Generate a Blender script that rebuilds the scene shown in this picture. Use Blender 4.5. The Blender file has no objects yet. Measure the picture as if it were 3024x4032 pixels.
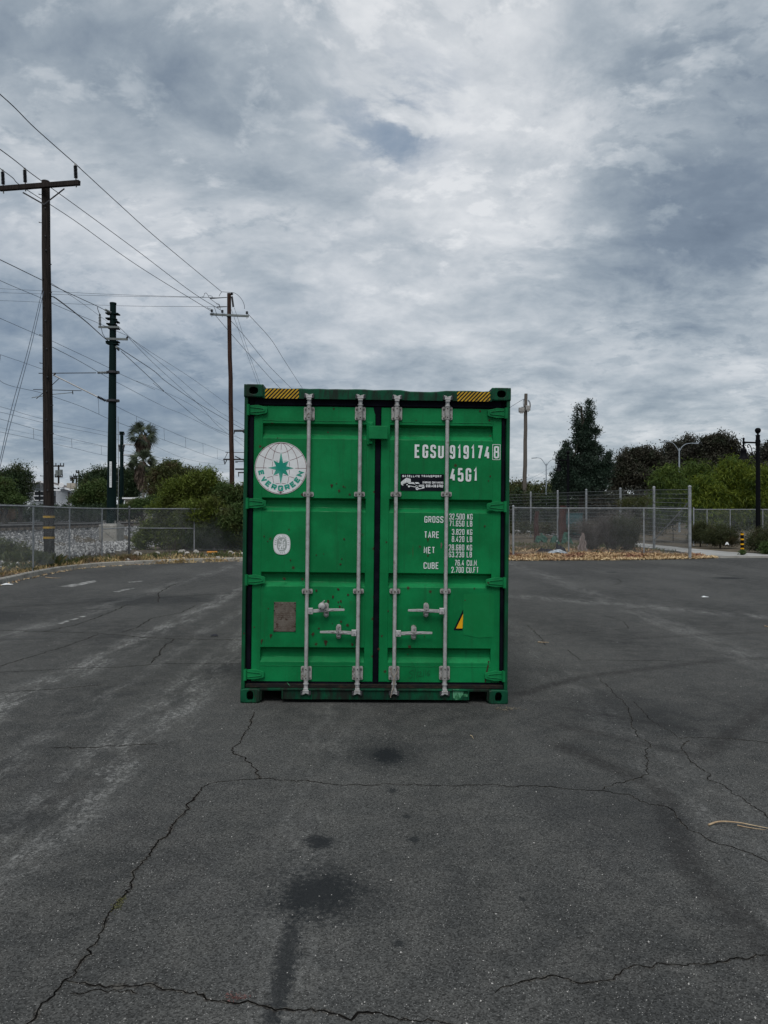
import bpy, math, random
import numpy as np
from mathutils import Vector, Matrix, Euler

random.seed(7)
RNG = np.random.default_rng(11)
S = bpy.context.scene
COL = S.collection
R = math.radians
F_PX, CX, HY, CAMZ = 2900.0, 1512.0, 2033.0, 1.71

# ------------------------------------------------------------------ camera
cam_d = bpy.data.cameras.new('camera')
cam = bpy.data.objects.new('camera', cam_d)
COL.objects.link(cam)
cam_d.sensor_fit = 'VERTICAL'
cam_d.sensor_height = 36.0
cam_d.lens = 36.0 * F_PX / 4032.0
cam_d.clip_start = 0.05
cam_d.clip_end = 3000.0
cam.location = (0, 0, CAMZ)
cam.rotation_euler = (R(90) + 17.0 / F_PX, 0, 0)
S.camera = cam

# ------------------------------------------------------------------ exposure
S.view_settings.view_transform = 'Standard'
S.view_settings.look = 'None'
S.view_settings.gamma = 1.0
S.view_settings.use_curve_mapping = False
EXPO = 0.6
S.view_settings.exposure = EXPO
S.cycles.max_bounces = 5
S.cycles.transparent_max_bounces = 6
S.cycles.use_denoising = True

SUN_EL, SUN_AZ = R(60), R(190)      # azimuth measured from +Y, clockwise

# ------------------------------------------------------------------ node helper
def c3(c):
    return (c[0], c[1], c[2], 1.0) if len(c) == 3 else c

class NT:
    def __init__(self, tree):
        self.t = tree
        self.t.nodes.clear()
    def n(self, typ, **kw):
        nd = self.t.nodes.new(typ)
        for k, v in kw.items():
            setattr(nd, k, v)
        return nd
    def put(self, sock, v):
        if isinstance(v, bpy.types.NodeSocket):
            self.t.links.new(v, sock)
        elif v is not None:
            if isinstance(v, tuple) and len(v) == 3 and sock.type == 'RGBA':
                v = c3(v)
            sock.default_value = v
    def m(self, op, a, b=None, c=None, clamp=False):
        nd = self.n('ShaderNodeMath', operation=op, use_clamp=clamp)
        for i, v in enumerate((a, b, c)):
            if v is not None:
                self.put(nd.inputs[i], v)
        return nd.outputs[0]
    def vm(self, op, a, b=None, scale=None):
        nd = self.n('ShaderNodeVectorMath', operation=op)
        self.put(nd.inputs[0], a)
        if b is not None: self.put(nd.inputs[1], b)
        if scale is not None: self.put(nd.inputs['Scale'], scale)
        return nd.outputs['Value'] if op in ('DOT_PRODUCT', 'LENGTH', 'DISTANCE') else nd.outputs['Vector']
    def mr(self, v, a, b, c=0.0, d=1.0, smooth=True):
        nd = self.n('ShaderNodeMapRange', clamp=True)
        nd.interpolation_type = 'SMOOTHSTEP' if smooth else 'LINEAR'
        for i, x in enumerate((v, a, b, c, d)):
            self.put(nd.inputs[i], x)
        return nd.outputs[0]
    def noise(self, vec, scale, detail=3.0, rough=0.55, dist=0.0, color=False):
        nd = self.n('ShaderNodeTexNoise')
        self.put(nd.inputs['Vector'], vec)
        nd.inputs['Scale'].default_value = scale
        nd.inputs['Detail'].default_value = detail
        nd.inputs['Roughness'].default_value = rough
        nd.inputs['Distortion'].default_value = dist
        return nd.outputs['Color'] if color else nd.outputs['Fac']
    def mix(self, f, a, b, blend='MIX'):
        nd = self.n('ShaderNodeMix', data_type='RGBA', blend_type=blend)
        self.put(nd.inputs[0], f)
        self.put(nd.inputs[6], a)
        self.put(nd.inputs[7], b)
        return nd.outputs[2]
    def mapping(self, vec, loc=(0, 0, 0), rot=(0, 0, 0), scale=(1, 1, 1), typ='POINT'):
        nd = self.n('ShaderNodeMapping', vector_type=typ)
        self.put(nd.inputs[0], vec)
        nd.inputs['Location'].default_value = loc
        nd.inputs['Rotation'].default_value = rot
        nd.inputs['Scale'].default_value = scale
        return nd.outputs[0]
    def sep(self, vec):
        nd = self.n('ShaderNodeSeparateXYZ')
        self.put(nd.inputs[0], vec)
        return nd.outputs
    def comb(self, x, y, z):
        nd = self.n('ShaderNodeCombineXYZ')
        for i, v in enumerate((x, y, z)):
            self.put(nd.inputs[i], v)
        return nd.outputs[0]

# ------------------------------------------------------------------ world: cloudy sky
def px_dir(sx, sy):
    v = Vector(((sx - CX) / F_PX, 1.0, (HY - sy) / F_PX))
    return tuple(v.normalized())

world = bpy.data.worlds.new('World')
S.world = world
world.use_nodes = True
W = NT(world.node_tree)
out = W.n('ShaderNodeOutputWorld')
bg = W.n('ShaderNodeBackground')
sky = W.n('ShaderNodeTexSky', sky_type='NISHITA')
sky.sun_disc = False
sky.sun_elevation = SUN_EL
sky.sun_rotation = SUN_AZ
sky.air_density = 1.0
sky.dust_density = 1.5
tc = W.n('ShaderNodeTexCoord').outputs['Generated']
d0 = W.vm('NORMALIZE', tc)
X, Y, Z = W.sep(d0)
zc = W.m('MAXIMUM', Z, 0.0)
den = W.m('ADD', zc, 0.30)
plane = W.comb(W.m('DIVIDE', X, den), W.m('DIVIDE', Y, den), W.m('MULTIPLY', zc, 0.6))
HALF = (0.5, 0.5, 0.5)
warp = W.vm('SCALE', W.vm('SUBTRACT', W.noise(plane, 0.9, 4.0, 0.55, color=True), HALF), scale=0.38)
pw = W.vm('ADD', plane, warp)
big = W.noise(pw, 1.0, 3.0, 0.5)
mid = W.noise(W.mapping(pw, (3.1, 1.7, 0), (0, 0, R(20)), (1.0, 1.15, 1)), 3.0, 6.0, 0.56)
fine = W.noise(W.mapping(pw, (7.7, 2.2, 0), (0, 0, R(12)), (1.0, 1.2, 1)), 10.0, 9.0, 0.60)
# directions jittered by noise so that every large cloud mass has a ragged edge
dj = W.vm('ADD', d0, W.vm('SCALE', W.vm('SUBTRACT', W.noise(pw, 2.6, 7.0, 0.66, color=True), HALF), scale=0.26))
def lobe(sx, sy, ang, soft=1.0, stretch=None):
    diff = W.vm('SUBTRACT', dj, px_dir(sx, sy))
    if stretch:
        diff = W.vm('MULTIPLY', diff, stretch)
    return W.mr(W.vm('LENGTH', diff), 0.0, math.radians(ang) * soft, 1.0, 0.0)
val = W.m('ADD', W.m('MULTIPLY', W.m('SUBTRACT', big, 0.5), 0.50), 0.62)
val = W.m('ADD', val, W.m('MULTIPLY', W.m('SUBTRACT', mid, 0.5), 0.84))
val = W.m('ADD', val, W.m('MULTIPLY', W.m('SUBTRACT', fine, 0.5), 0.50))
wisp = W.noise(W.mapping(pw, (1.3, 9.1, 0), (0, 0, R(30)), (1.0, 1.2, 1)), 16.0, 8.0, 0.62, 0.0)
val = W.m('SUBTRACT', val, W.m('MULTIPLY', W.m('MULTIPLY', W.mr(wisp, 0.50, 0.62), W.mr(mid, 0.46, 0.60)), 0.10))
glow = W.noise(W.mapping(pw, (5.3, 0.1, 0), (0, 0, R(-20)), (1.0, 1.2, 1)), 9.0, 8.0, 0.60, 0.0)
val = W.m('ADD', val, W.m('MULTIPLY', W.m('MULTIPLY', W.mr(glow, 0.53, 0.66), W.mr(big, 0.45, 0.60)), 0.17))
for (sx, sy, ang, st, k) in (
        (1900, 500, 13, (0.9, 1, 1.5), 0.30),     # brightest break right of centre
        (2350, 520, 8, (0.6, 1, 2.0), 0.22),
        (1500, 180, 13, (0.8, 1, 1.4), 0.14),
        (1850, 880, 12, (0.7, 1, 1.6), 0.16),
        (1550, 1230, 10, (0.6, 1, 2.0), 0.22),
        (900, 900, 14, (1, 1, 1.0), 0.05),
        (60, 860, 9, (0.7, 1, 1.3), 0.16),
        (500, 1130, 9, (0.6, 1, 1.8), 0.14),
        (2700, 1330, 12, (0.5, 1, 2.4), 0.10),
        (2650, 300, 11, (0.55, 1, 1.5), -0.28),  # dark bank upper right
        (2980, 800, 13, (0.8, 1, 0.8), -0.30),
        (2500, 1020, 10, (0.5, 1, 1.6), -0.14),
        (2150, 660, 6, (0.6, 1, 1.6), -0.20),
        (560, 260, 13, (0.8, 1, 1.3), -0.22),
        (150, 1500, 15, (0.55, 1, 1.2), -0.22),
        (1200, 780, 7, (0.7, 1, 1.4), -0.08),
        (1500, 440, 3.8, (0.7, 1, 1.2), -0.22)):
    val = W.m('ADD', val, W.m('MULTIPLY', lobe(sx, sy, ang, 1.0, st), k))
# flattened streaks of cloud near the horizon, brightening toward it
low = W.mr(Z, 0.04, 0.34, 1.0, 0.0)
band = W.noise(W.mapping(W.comb(W.m('ARCTAN2', X, Y), Z, 0.0), (0, 0, 0), (0, 0, R(2)), (1.0, 4.0, 1.0)), 6.5, 9.0, 0.6, 0.3)
val = W.m('ADD', val, W.m('MULTIPLY', W.m('MULTIPLY', W.m('SUBTRACT', band, 0.48), 0.9), low))
val = W.m('ADD', val, W.m('MULTIPLY', W.mr(Z, 0.0, 0.12, 1.0, 0.0), 0.14))
ramp = W.n('ShaderNodeValToRGB')
W.put(ramp.inputs[0], val)
cr = ramp.color_ramp
cr.interpolation = 'LINEAR'
stops = [(0.0, (.130, .170, .228)), (0.28, (.205, .256, .320)), (0.46, (.312, .368, .424)),
         (0.62, (.445, .497, .545)), (0.80, (.62, .655, .69)), (1.0, (.80, .82, .84))]
cr.elements[0].position = 0.0
cr.elements[0].color = c3(stops[0][1])
cr.elements[1].position = 1.0
cr.elements[1].color = c3(stops[-1][1])
for p, c in stops[1:-1]:
    e = cr.elements.new(p)
    e.color = c3(c)
cloud = ramp.outputs[0]
blue = W.m('ADD', W.m('MULTIPLY', lobe(1500, 440, 6.0, 1.0, (0.75, 1, 1.1)), W.mr(fine, 0.58, 0.42)), W.m('MULTIPLY', lobe(200, 1560, 20, 1.0, (0.55, 1, 1.2)), 0.6), clamp=True)
cloud = W.mix(W.m('MULTIPLY', blue, 0.60), cloud, (.16, .24, .36))
K = 10.0 / (2 ** EXPO)
cloud = W.vm('SCALE', cloud, scale=K * 0.97)
final = W.mix(0.93, sky.outputs[0], cloud)
W.put(bg.inputs['Color'], final)
bg.inputs['Strength'].default_value = 0.1
W.t.links.new(bg.outputs[0], out.inputs[0])
world.cycles.sampling_method = 'MANUAL'
world.cycles.sample_map_resolution = 512

sun_d = bpy.data.lights.new('sun', 'SUN')
sun_d.energy = 1.5
sun_d.angle = R(28)
sun_d.color = (1.0, 0.975, 0.94)
sun = bpy.data.objects.new('sun', sun_d)
COL.objects.link(sun)
sv = Vector((math.sin(SUN_AZ) * math.cos(SUN_EL), math.cos(SUN_AZ) * math.cos(SUN_EL), math.sin(SUN_EL)))
sun.rotation_euler = sv.to_track_quat('Z', 'Y').to_euler()
sun.location = sv * 60

# ------------------------------------------------------------------ materials
def mat(name, c1, c2=None, rough=0.7, metal=0.0, scale=6.0, detail=4.0, stretch=(1, 1, 1), bump=0.0,
        bscale=None, spec=0.18, fade=(0.35, 0.65), c3_=None, s3=40.0, f3=(0.6, 0.7)):
    m = bpy.data.materials.new(name)
    m.use_nodes = True
    N = NT(m.node_tree)
    o = N.n('ShaderNodeOutputMaterial')
    b = N.n('ShaderNodeBsdfPrincipled')
    N.t.links.new(b.outputs[0], o.inputs[0])
    vec = N.n('ShaderNodeTexCoord').outputs['Object']
    if stretch != (1, 1, 1):
        vec = N.mapping(vec, scale=stretch)
    col = c1
    if c2:
        f = N.mr(N.noise(vec, scale, detail, 0.6), fade[0], fade[1])
        col = N.mix(f, c1, c2)
    if c3_:
        col = N.mix(N.mr(N.noise(vec, s3, 3.0, 0.6), f3[0], f3[1]), col, c3_)
    N.put(b.inputs['Base Color'], col)
    b.inputs['Roughness'].default_value = rough
    b.inputs['Metallic'].default_value = metal
    b.inputs['Specular IOR Level'].default_value = spec
    if bump:
        bp = N.n('ShaderNodeBump')
        bp.inputs['Strength'].default_value = bump
        bp.inputs['Distance'].default_value = 0.01
        N.put(bp.inputs['Height'], N.noise(vec, bscale or scale * 3, 5.0, 0.6))
        N.put(b.inputs['Normal'], bp.outputs[0])
    return m

def foliage_mat(name, ca, cb, cc=None, trans=0.25, rough=0.65):
    m = bpy.data.materials.new(name)
    m.use_nodes = True
    N = NT(m.node_tree)
    o = N.n('ShaderNodeOutputMaterial')
    b = N.n('ShaderNodeBsdfPrincipled')
    tr = N.n('ShaderNodeBsdfTranslucent')
    mx = N.n('ShaderNodeMixShader')
    geo = N.n('ShaderNodeNewGeometry')
    vec = N.n('ShaderNodeTexCoord').outputs['Object']
    rnd = geo.outputs['Random Per Island']
    col = N.mix(rnd, ca, cb)
    if cc:
        col = N.mix(N.mr(N.noise(vec, 0.9, 3.0, 0.6), 0.48, 0.68), col, cc)
    N.put(b.inputs['Base Color'], col)
    b.inputs['Roughness'].default_value = rough
    b.inputs['Specular IOR Level'].default_value = 0.25
    N.put(tr.inputs[0], col)
    mx.inputs[0].default_value = trans
    N.t.links.new(b.outputs[0], mx.inputs[1])
    N.t.links.new(tr.outputs[0], mx.inputs[2])
    N.t.links.new(mx.outputs[0], o.inputs[0])
    return m

def paint_mat(name, base, worn, dirt=0.25, rust_th=0.86, rough=0.42, grime=0.0):
    """painted steel: mottled fade, vertical streaks, rust spots with runs"""
    m = bpy.data.materials.new(name)
    m.use_nodes = True
    N = NT(m.node_tree)
    o = N.n('ShaderNodeOutputMaterial')
    b = N.n('ShaderNodeBsdfPrincipled')
    N.t.links.new(b.outputs[0], o.inputs[0])
    vec = N.n('ShaderNodeTexCoord').outputs['Object']
    col = N.mix(N.mr(N.noise(vec, 2.2, 6.0, 0.65), 0.35, 0.72), base, worn)
    streak = N.noise(N.mapping(vec, scale=(26, 26, 1.3)), 1.0, 4.0, 0.6)
    col = N.mix(N.m('MULTIPLY', N.mr(streak, 0.52, 0.74), dirt), col, tuple(x * 0.45 + 0.008 for x in base))
    # fine dust
    col = N.mix(N.m('MULTIPLY', N.mr(N.noise(vec, 160, 3.0, 0.7), 0.5, 0.8), 0.22), col, (0.06, 0.16, 0.09))
    # rust: warped voronoi cells, a few of which carry a spot
    wv = N.vm('ADD', vec, N.vm('SCALE', N.noise(vec, 38, 3.0, 0.7, color=True), scale=0.022))
    vo = N.n('ShaderNodeTexVoronoi', feature='F1')
    N.put(vo.inputs['Vector'], wv)
    vo.inputs['Scale'].default_value = 9.5
    sepc = N.sep(vo.outputs['Color'])
    size = N.mr(sepc[1], 0, 1, 0.05, 0.15, smooth=False)
    spot = N.m('MULTIPLY', N.m('LESS_THAN', vo.outputs['Distance'], size), N.m('GREATER_THAN', sepc[0], rust_th))
    halo = N.m('MULTIPLY', N.mr(vo.outputs['Distance'], 0.0, N.m('MULTIPLY', size, 2.4), 1.0, 0.0), N.m('GREATER_THAN', sepc[0], rust_th))
    vr = N.n('ShaderNodeTexVoronoi', feature='F1')
    N.put(vr.inputs['Vector'], N.mapping(wv, scale=(1, 1, 0.13)))
    vr.inputs['Scale'].default_value = 17.0
    s2 = N.sep(vr.outputs['Color'])
    run = N.m('MULTIPLY', N.mr(vr.outputs['Distance'], 0.02, 0.17, 1.0, 0.0), N.m('GREATER_THAN', s2[0], rust_th + 0.05))
    col = N.mix(N.m('MULTIPLY', run, 0.42), col, (0.055, 0.045, 0.02))
    col = N.mix(N.m('MULTIPLY', halo, 0.45), col, (0.03, 0.06, 0.025))
    col = N.mix(N.m('MULTIPLY', spot, 0.85), col, (0.045, 0.02, 0.012))
    if grime:
        g = N.mr(N.noise(N.mapping(vec, scale=(9, 9, 2.5)), 1.0, 6.0, 0.7), 0.42, 0.62)
        col = N.mix(N.m('MULTIPLY', g, grime), col, (0.012, 0.014, 0.012))
    N.put(b.inputs['Base Color'], col)
    N.put(b.inputs['Roughness'], N.mr(N.noise(vec, 7.0, 4.0, 0.6), 0.3, 0.7, rough, rough + 0.22))
    b.inputs['Specular IOR Level'].default_value = 0.12
    bp = N.n('ShaderNodeBump')
    bp.inputs['Strength'].default_value = 0.35
    bp.inputs['Distance'].default_value = 0.004
    hgt = N.m('ADD', N.noise(vec, 4.0, 2.0, 0.5), N.m('ADD', N.m('MULTIPLY', N.noise(vec, 90, 2.0, 0.5), 0.05), N.m('MULTIPLY', spot, 0.3)))
    N.put(bp.inputs['Height'], hgt)
    N.put(b.inputs['Normal'], bp.outputs[0])
    return m

def asphalt_mat():
    m = bpy.data.materials.new('asphalt')
    m.use_nodes = True
    N = NT(m.node_tree)
    o = N.n('ShaderNodeOutputMaterial')
    b = N.n('ShaderNodeBsdfPrincipled')
    N.t.links.new(b.outputs[0], o.inputs[0])
    vec = N.n('ShaderNodeTexCoord').outputs['Object']
    x, y, z = N.sep(vec)
    big = N.noise(N.mapping(vec, rot=(0, 0, R(-28)), scale=(1, 0.45, 1)), 0.55, 4.0, 0.55)
    col = N.mix(N.mr(big, 0.32, 0.68), (0.035, 0.0362, 0.0358), (0.064, 0.0650, 0.0630))
    blot = N.noise(vec, 4.5, 5.0, 0.65)
    col = N.mix(N.mr(blot, 0.35, 0.7), col, N.mix(0.5, col, (0.085, 0.084, 0.079)))
    # coarse aggregate: tone of each stone
    vo = N.n('ShaderNodeTexVoronoi', feature='F1')
    N.put(vo.inputs['Vector'], vec)
    vo.inputs['Scale'].default_value = 165.0
    vc = N.sep(vo.outputs['Color'])
    tone = N.mr(vc[0], 0.0, 1.0, 0.42, 1.6, smooth=False)
    col = N.mix(1.0, col, N.comb(tone, tone, tone), 'MULTIPLY')
    pale = N.m('MULTIPLY', N.m('GREATER_THAN', vc[1], 0.94), N.mr(vo.outputs['Distance'], 0.25, 0.5, 1.0, 0.0))
    col = N.mix(N.m('MULTIPLY', pale, 0.75), col, (0.26, 0.26, 0.25))
    # scuffed pale wear along the old stall lines and long scrapes
    scuff = N.m('MULTIPLY', N.mr(N.noise(vec, 34, 7.0, 0.82), 0.46, 0.60, 0.05, 1.0), N.mr(N.noise(N.mapping(vec, scale=(3.0, 0.8, 1)), 1.3, 6.0, 0.75), 0.42, 0.62))
    wob = N.m('MULTIPLY', N.m('SUBTRACT', N.noise(vec, 0.35, 2.0, 0.5), 0.5), 0.5)
    xs = N.m('ADD', x, wob)
    lines = None
    for x0, w, k in ((-3.3, 0.34, 1.0), (-1.9, 0.42, 0.75), (-0.42, 0.38, 0.26), (-5.2, 0.35, 0.6), (1.9, 0.5, 0.25), (4.6, 0.5, 0.45), (-2.6, 0.2, 0.5)):
        l = N.m('MULTIPLY', N.mr(N.m('ABSOLUTE', N.m('SUBTRACT', xs, x0)), 0.02, w, 1.0, 0.0), k)
        lines = l if lines is None else N.m('MAXIMUM', lines, l)
    # diagonal pale scrape, upper right
    dg = N.m('ADD', N.m('MULTIPLY', x, 0.62), N.m('MULTIPLY', y, 0.78))
    dg = N.m('MULTIPLY', N.mr(N.m('ABSOLUTE', N.m('SUBTRACT', N.m('ADD', dg, wob), 14.2)), 0.05, 0.6, 1.0, 0.0), N.mr(x, 2.0, 3.0))
    lines = N.m('MAXIMUM', lines, N.m('MULTIPLY', dg, 0.6))
    col = N.mix(N.m('MULTIPLY', N.m('MULTIPLY', lines, scuff), 1.0), col, (0.33, 0.33, 0.32))
    flecks = N.m('MULTIPLY', N.mr(N.noise(N.mapping(vec, rot=(0, 0, R(35)), scale=(1, 2.2, 1)), 16, 5.0, 0.8), 0.66, 0.74), N.mr(N.noise(vec, 0.9, 2.0, 0.5), 0.42, 0.62))
    col = N.mix(N.m('MULTIPLY', flecks, 0.55), col, (0.22, 0.22, 0.215))
    # tyre arcs
    jit = N.vm('SCALE', N.vm('SUBTRACT', N.noise(vec, 1.1, 4.0, 0.6, color=True), (0.5, 0.5, 0.5)), scale=0.16)
    vj = N.vm('ADD', vec, jit)
    brk = N.mr(N.noise(vec, 22, 5.0, 0.75), 0.35, 0.60, 0.35, 1.0)
    for ax, ay, bx_, by_, w, k in ((1.25, 5.6, 1.75, 4.7, .13, .6), (1.75, 4.75, 1.5, 3.6, .13, .6), (1.5, 3.7, 1.55, 2.5, .12, .5),
                                   (3.9, 7.2, 2.2, 5.2, .12, .55), (4.3, 6.6, 2.9, 4.9, .10, .45), (1.2, 7.05, 2.2, 8.0, .12, .6), (2.15, 7.95, 4.2, 9.0, .12, .5),
                                   (1.5, 6.7, 2.6, 5.9, .09, .45), (1.3, 6.2, 2.3, 5.3, .10, .45), (4.2, 9.0, 8.0, 9.6, .14, .4), (3.4, 10.5, 9.0, 12.0, .15, .35),
                                   (-6.2, 9.8, -2.2, 10.4, .12, .3), (-7.5, 13.0, -3.0, 16.5, .2, .35), (-2.2, 3.4, -1.7, 5.6, .10, .25)):
        k = min(.85, k * 1.1); w *= .8
        dx_, dy_ = bx_ - ax, by_ - ay
        e = N.mapping(vj, ((ax + bx_) / 2, (ay + by_) / 2, 0), (0, 0, math.atan2(dy_, dx_)), (math.hypot(dx_, dy_) / 2, w, 1), 'TEXTURE')
        ex, ey, ez = N.sep(e)
        a = N.m('MULTIPLY', N.mr(N.m('ABSOLUTE', ey), 0.2, 1.3, k, 0.0), N.mr(N.m('ABSOLUTE', ex), 0.75, 1.1, 1.0, 0.0))
        col = N.mix(N.m('MULTIPLY', a, brk), col, (0.017, 0.016, 0.016))
    # oil stains and wider dark patches
    nz = N.vm('SCALE', N.vm('SUBTRACT', N.noise(vec, 7.0, 6.0, 0.75, color=True), (0.5, 0.5, 0.5)), scale=0.42)
    nf = N.noise(vec, 45, 5.0, 0.78)
    for cx, cy, rx, ry, rot, k in ((0.02, 5.27, 0.13, 0.20, 0, 0.80), (0.0, 5.30, 0.34, 0.42, 0, 0.42),
                                   (-0.335, 3.86, 0.10, 0.10, 0, 0.7), (-0.30, 3.34, 0.21, 0.24, 0, 0.66), (-0.28, 3.38, 0.36, 0.36, 0, 0.35),
                                   (-0.375, 2.78, 0.055, 0.50, 0, 0.62), (-0.36, 2.35, 0.10, 0.16, 0, 0.5),
                                   (-6.6, 12.0, 1.0, 1.1, 0, 0.45), (-4.6, 14.8, 1.3, 1.1, 0, 0.38), (-1.55, 8.2, 0.45, 0.5, 0, 0.40),
                                   (9.6, 20.5, 0.5, 0.35, 0, 0.75), (7.0, 22.6, 0.25, 0.16, 0, 0.8), (0.62, 3.3, 0.025, 0.02, 0, 0.5),
                                   (0.13, 4.2, 0.03, 0.03, 0, 0.6), (0.05, 4.6, 0.03, 0.05, 0, 0.6), (0.16, 3.9, 0.035, 0.04, 0, 0.6),
                                   (0.06, 2.95, 0.025, 0.03, 0, 0.5), (-2.0, 4.1, 0.28, 0.2, 0, 0.3), (2.2, 6.5, 0.7, 0.9, 0, 0.32), (1.25, 4.4, 0.5, 0.9, 0.5, 0.28)):
        e = N.mapping(N.vm('ADD', vec, N.vm('MULTIPLY', nz, (min(rx, .3) * 3, min(ry, .3) * 3, 0))), (cx, cy, 0), (0, 0, rot), (rx, ry, 1), 'TEXTURE')
        ex, ey, ez = N.sep(e)
        q = N.m('SQRT', N.m('ADD', N.m('MULTIPLY', ex, ex), N.m('MULTIPLY', ey, ey)))
        a = N.mr(N.m('ADD', q, N.m('MULTIPLY', N.m('SUBTRACT', nf, 0.5), 2.4)), 0.45, 1.15, min(1.0, k * 1.25), 0.0)
        col = N.mix(a, col, (0.012, 0.014, 0.016))
    N.put(b.inputs['Base Color'], col)
    b.inputs['Roughness'].default_value = 0.86
    b.inputs['Specular IOR Level'].default_value = 0.14
    bp = N.n('ShaderNodeBump')
    bp.inputs['Strength'].default_value = 0.7
    bp.inputs['Distance'].default_value = 0.004
    N.put(bp.inputs['Height'], N.m('ADD', vo.outputs['Distance'], N.m('MULTIPLY', N.noise(vec, 45, 4.0, 0.7), 1.2)))
    N.put(b.inputs['Normal'], bp.outputs[0])
    return m

M = {}
M['asphalt'] = asphalt_mat()
M['crack'] = mat('crack_dark', (0.004, 0.004, 0.004), (0.010, 0.009, 0.008), 0.95, scale=30, spec=0.0)
M['crack_edge'] = mat('crack_crumb', (0.080, 0.077, 0.070), (0.022, 0.021, 0.020), 0.95, scale=70, fade=(.42,.58), spec=0.05)
M['soil'] = mat('soil', (0.060, 0.050, 0.036), (0.115, 0.095, 0.068), 0.95, scale=1.3, detail=8, bump=0.6, bscale=20, c3_=(0.17, 0.14, 0.095), s3=12)
M['concrete'] = mat('concrete', (0.27, 0.26, 0.235), (0.36, 0.35, 0.32), 0.9, scale=2.5, detail=8, bump=0.3, bscale=60, c3_=(0.17, 0.165, 0.15), s3=9, f3=(0.55, 0.75))
M['kerb'] = mat('kerb_concrete', (0.24, 0.23, 0.205), (0.33, 0.315, 0.285), 0.92, scale=2.0, detail=8, bump=0.4, bscale=50, c3_=(0.09, 0.088, 0.08), s3=7, f3=(0.55, 0.7))
M['path'] = mat('path_concrete', (0.24, 0.24, 0.23), (0.32, 0.32, 0.31), 0.9, scale=0.8, detail=8)
M['paint_line'] = mat('worn_white_paint', (0.28, 0.28, 0.27), (0.06, 0.06, 0.058), 0.85, scale=7, detail=8, fade=(0.42, 0.58))
M['green'] = paint_mat('green_paint', (0.002, 0.128, 0.037), (0.004, 0.200, 0.061), dirt=0.32)
M['green_dark'] = paint_mat('green_paint_grimy', (0.003, 0.050, 0.026), (0.004, 0.085, 0.038), dirt=0.7, rust_th=0.62, grime=0.85)
M['green_post'] = paint_mat('green_paint_post', (0.003, 0.050, 0.024), (0.004, 0.095, 0.034), dirt=0.5, rust_th=0.6, grime=0.45)
M['green_bright'] = paint_mat('green_paint_hinge', (0.003, 0.120, 0.038), (0.008, 0.205, 0.065), dirt=0.3, rust_th=0.8)
M['green_sill'] = paint_mat('green_paint_sill', (0.002, 0.032, 0.018), (0.004, 0.085, 0.036), dirt=1.0, rust_th=0.6, grime=0.95)
M['rubber'] = mat('rubber_seal', (0.0035, 0.004, 0.007), (0.007, 0.008, 0.012), 0.7, scale=6, bump=0.2, spec=0.03)
M['sill_rust'] = mat('rusty_threshold', (0.010, 0.010, 0.009), (0.032, 0.022, 0.015), 0.9, scale=9, stretch=(1, 1, 3), bump=0.4, c3_=(0.012, 0.012, 0.012), s3=14, f3=(0.45, 0.6))
M['galv'] = mat('galvanised_steel', (0.33, 0.33, 0.325), (0.43, 0.43, 0.43), 0.55, metal=0.25, scale=14, detail=6, bump=0.15, c3_=(0.24, 0.225, 0.2), s3=22, f3=(0.55, 0.75))
M['galv_dirty'] = mat('galvanised_dirty', (0.26, 0.255, 0.245), (0.38, 0.375, 0.365), 0.65, metal=0.2, scale=22, detail=6, bump=0.3, c3_=(0.12, 0.095, 0.075), s3=34, f3=(0.55, 0.7))
M['bolt'] = mat('bolt_steel', (0.14, 0.13, 0.12), (0.24, 0.22, 0.20), 0.55, metal=0.4, scale=80)
M['hole'] = mat('shadowed_cavity', (0.02, 0.018, 0.016), rough=0.95)
M['white'] = mat('white_vinyl', (0.68, 0.70, 0.71), (0.60, 0.62, 0.63), 0.5, scale=8, c3_=(0.45, 0.45, 0.42), s3=14, f3=(0.68, 0.8))
M['rim_red'] = mat('dark_red_ink', (0.22, 0.045, 0.04), rough=0.5)
M['line_red'] = mat('maroon_ink', (0.13, 0.06, 0.065), (0.19, 0.07, 0.07), 0.5, scale=12)
M['teal'] = mat('teal_ink', (0.012, 0.25, 0.18), (0.03, 0.31, 0.23), 0.5, scale=14)
M['teal_star'] = mat('teal_star_ink', (0.01, 0.22, 0.155), (0.10, 0.37, 0.30), 0.5, scale=7, detail=5, fade=(0.42, 0.66))
M['grey_ink'] = mat('grey_ink', (0.30, 0.33, 0.32), rough=0.5)
M['black'] = mat('black_vinyl', (0.004, 0.005, 0.009), (0.008, 0.009, 0.014), 0.5, scale=6, spec=0.08)
M['yellow'] = mat('yellow_reflective', (0.52, 0.32, 0.02), (0.40, 0.24, 0.02), 0.5, scale=20, c3_=(0.12, 0.08, 0.02), s3=30, f3=(0.6, 0.7))
M['yellow_b'] = mat('yellow_vinyl', (0.72, 0.36, 0.008), (0.66, 0.33, 0.01), 0.45, scale=12)
M['plate'] = mat('weathered_plate', (0.145, 0.125, 0.105), (0.095, 0.075, 0.06), 0.6, metal=0.2, scale=16, detail=8, bump=0.3, c3_=(0.05, 0.03, 0.02), s3=24, f3=(0.58, 0.68))
M['plate_ink'] = mat('plate_engraving', (0.18, 0.16, 0.14), (0.11, 0.09, 0.075), 0.6, scale=50)
M['pencil'] = mat('marker_scrawl', (0.008, 0.075, 0.03), rough=0.7)
M['twine'] = mat('twine', (0.30, 0.26, 0.21), (0.20, 0.17, 0.14), 0.9, scale=60)
M['wood'] = mat('pole_wood', (0.010, 0.0082, 0.0076), (0.029, 0.0225, 0.0195), 0.9, scale=5, stretch=(6, 6, 0.35), detail=8, bump=0.7, bscale=8)
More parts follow.
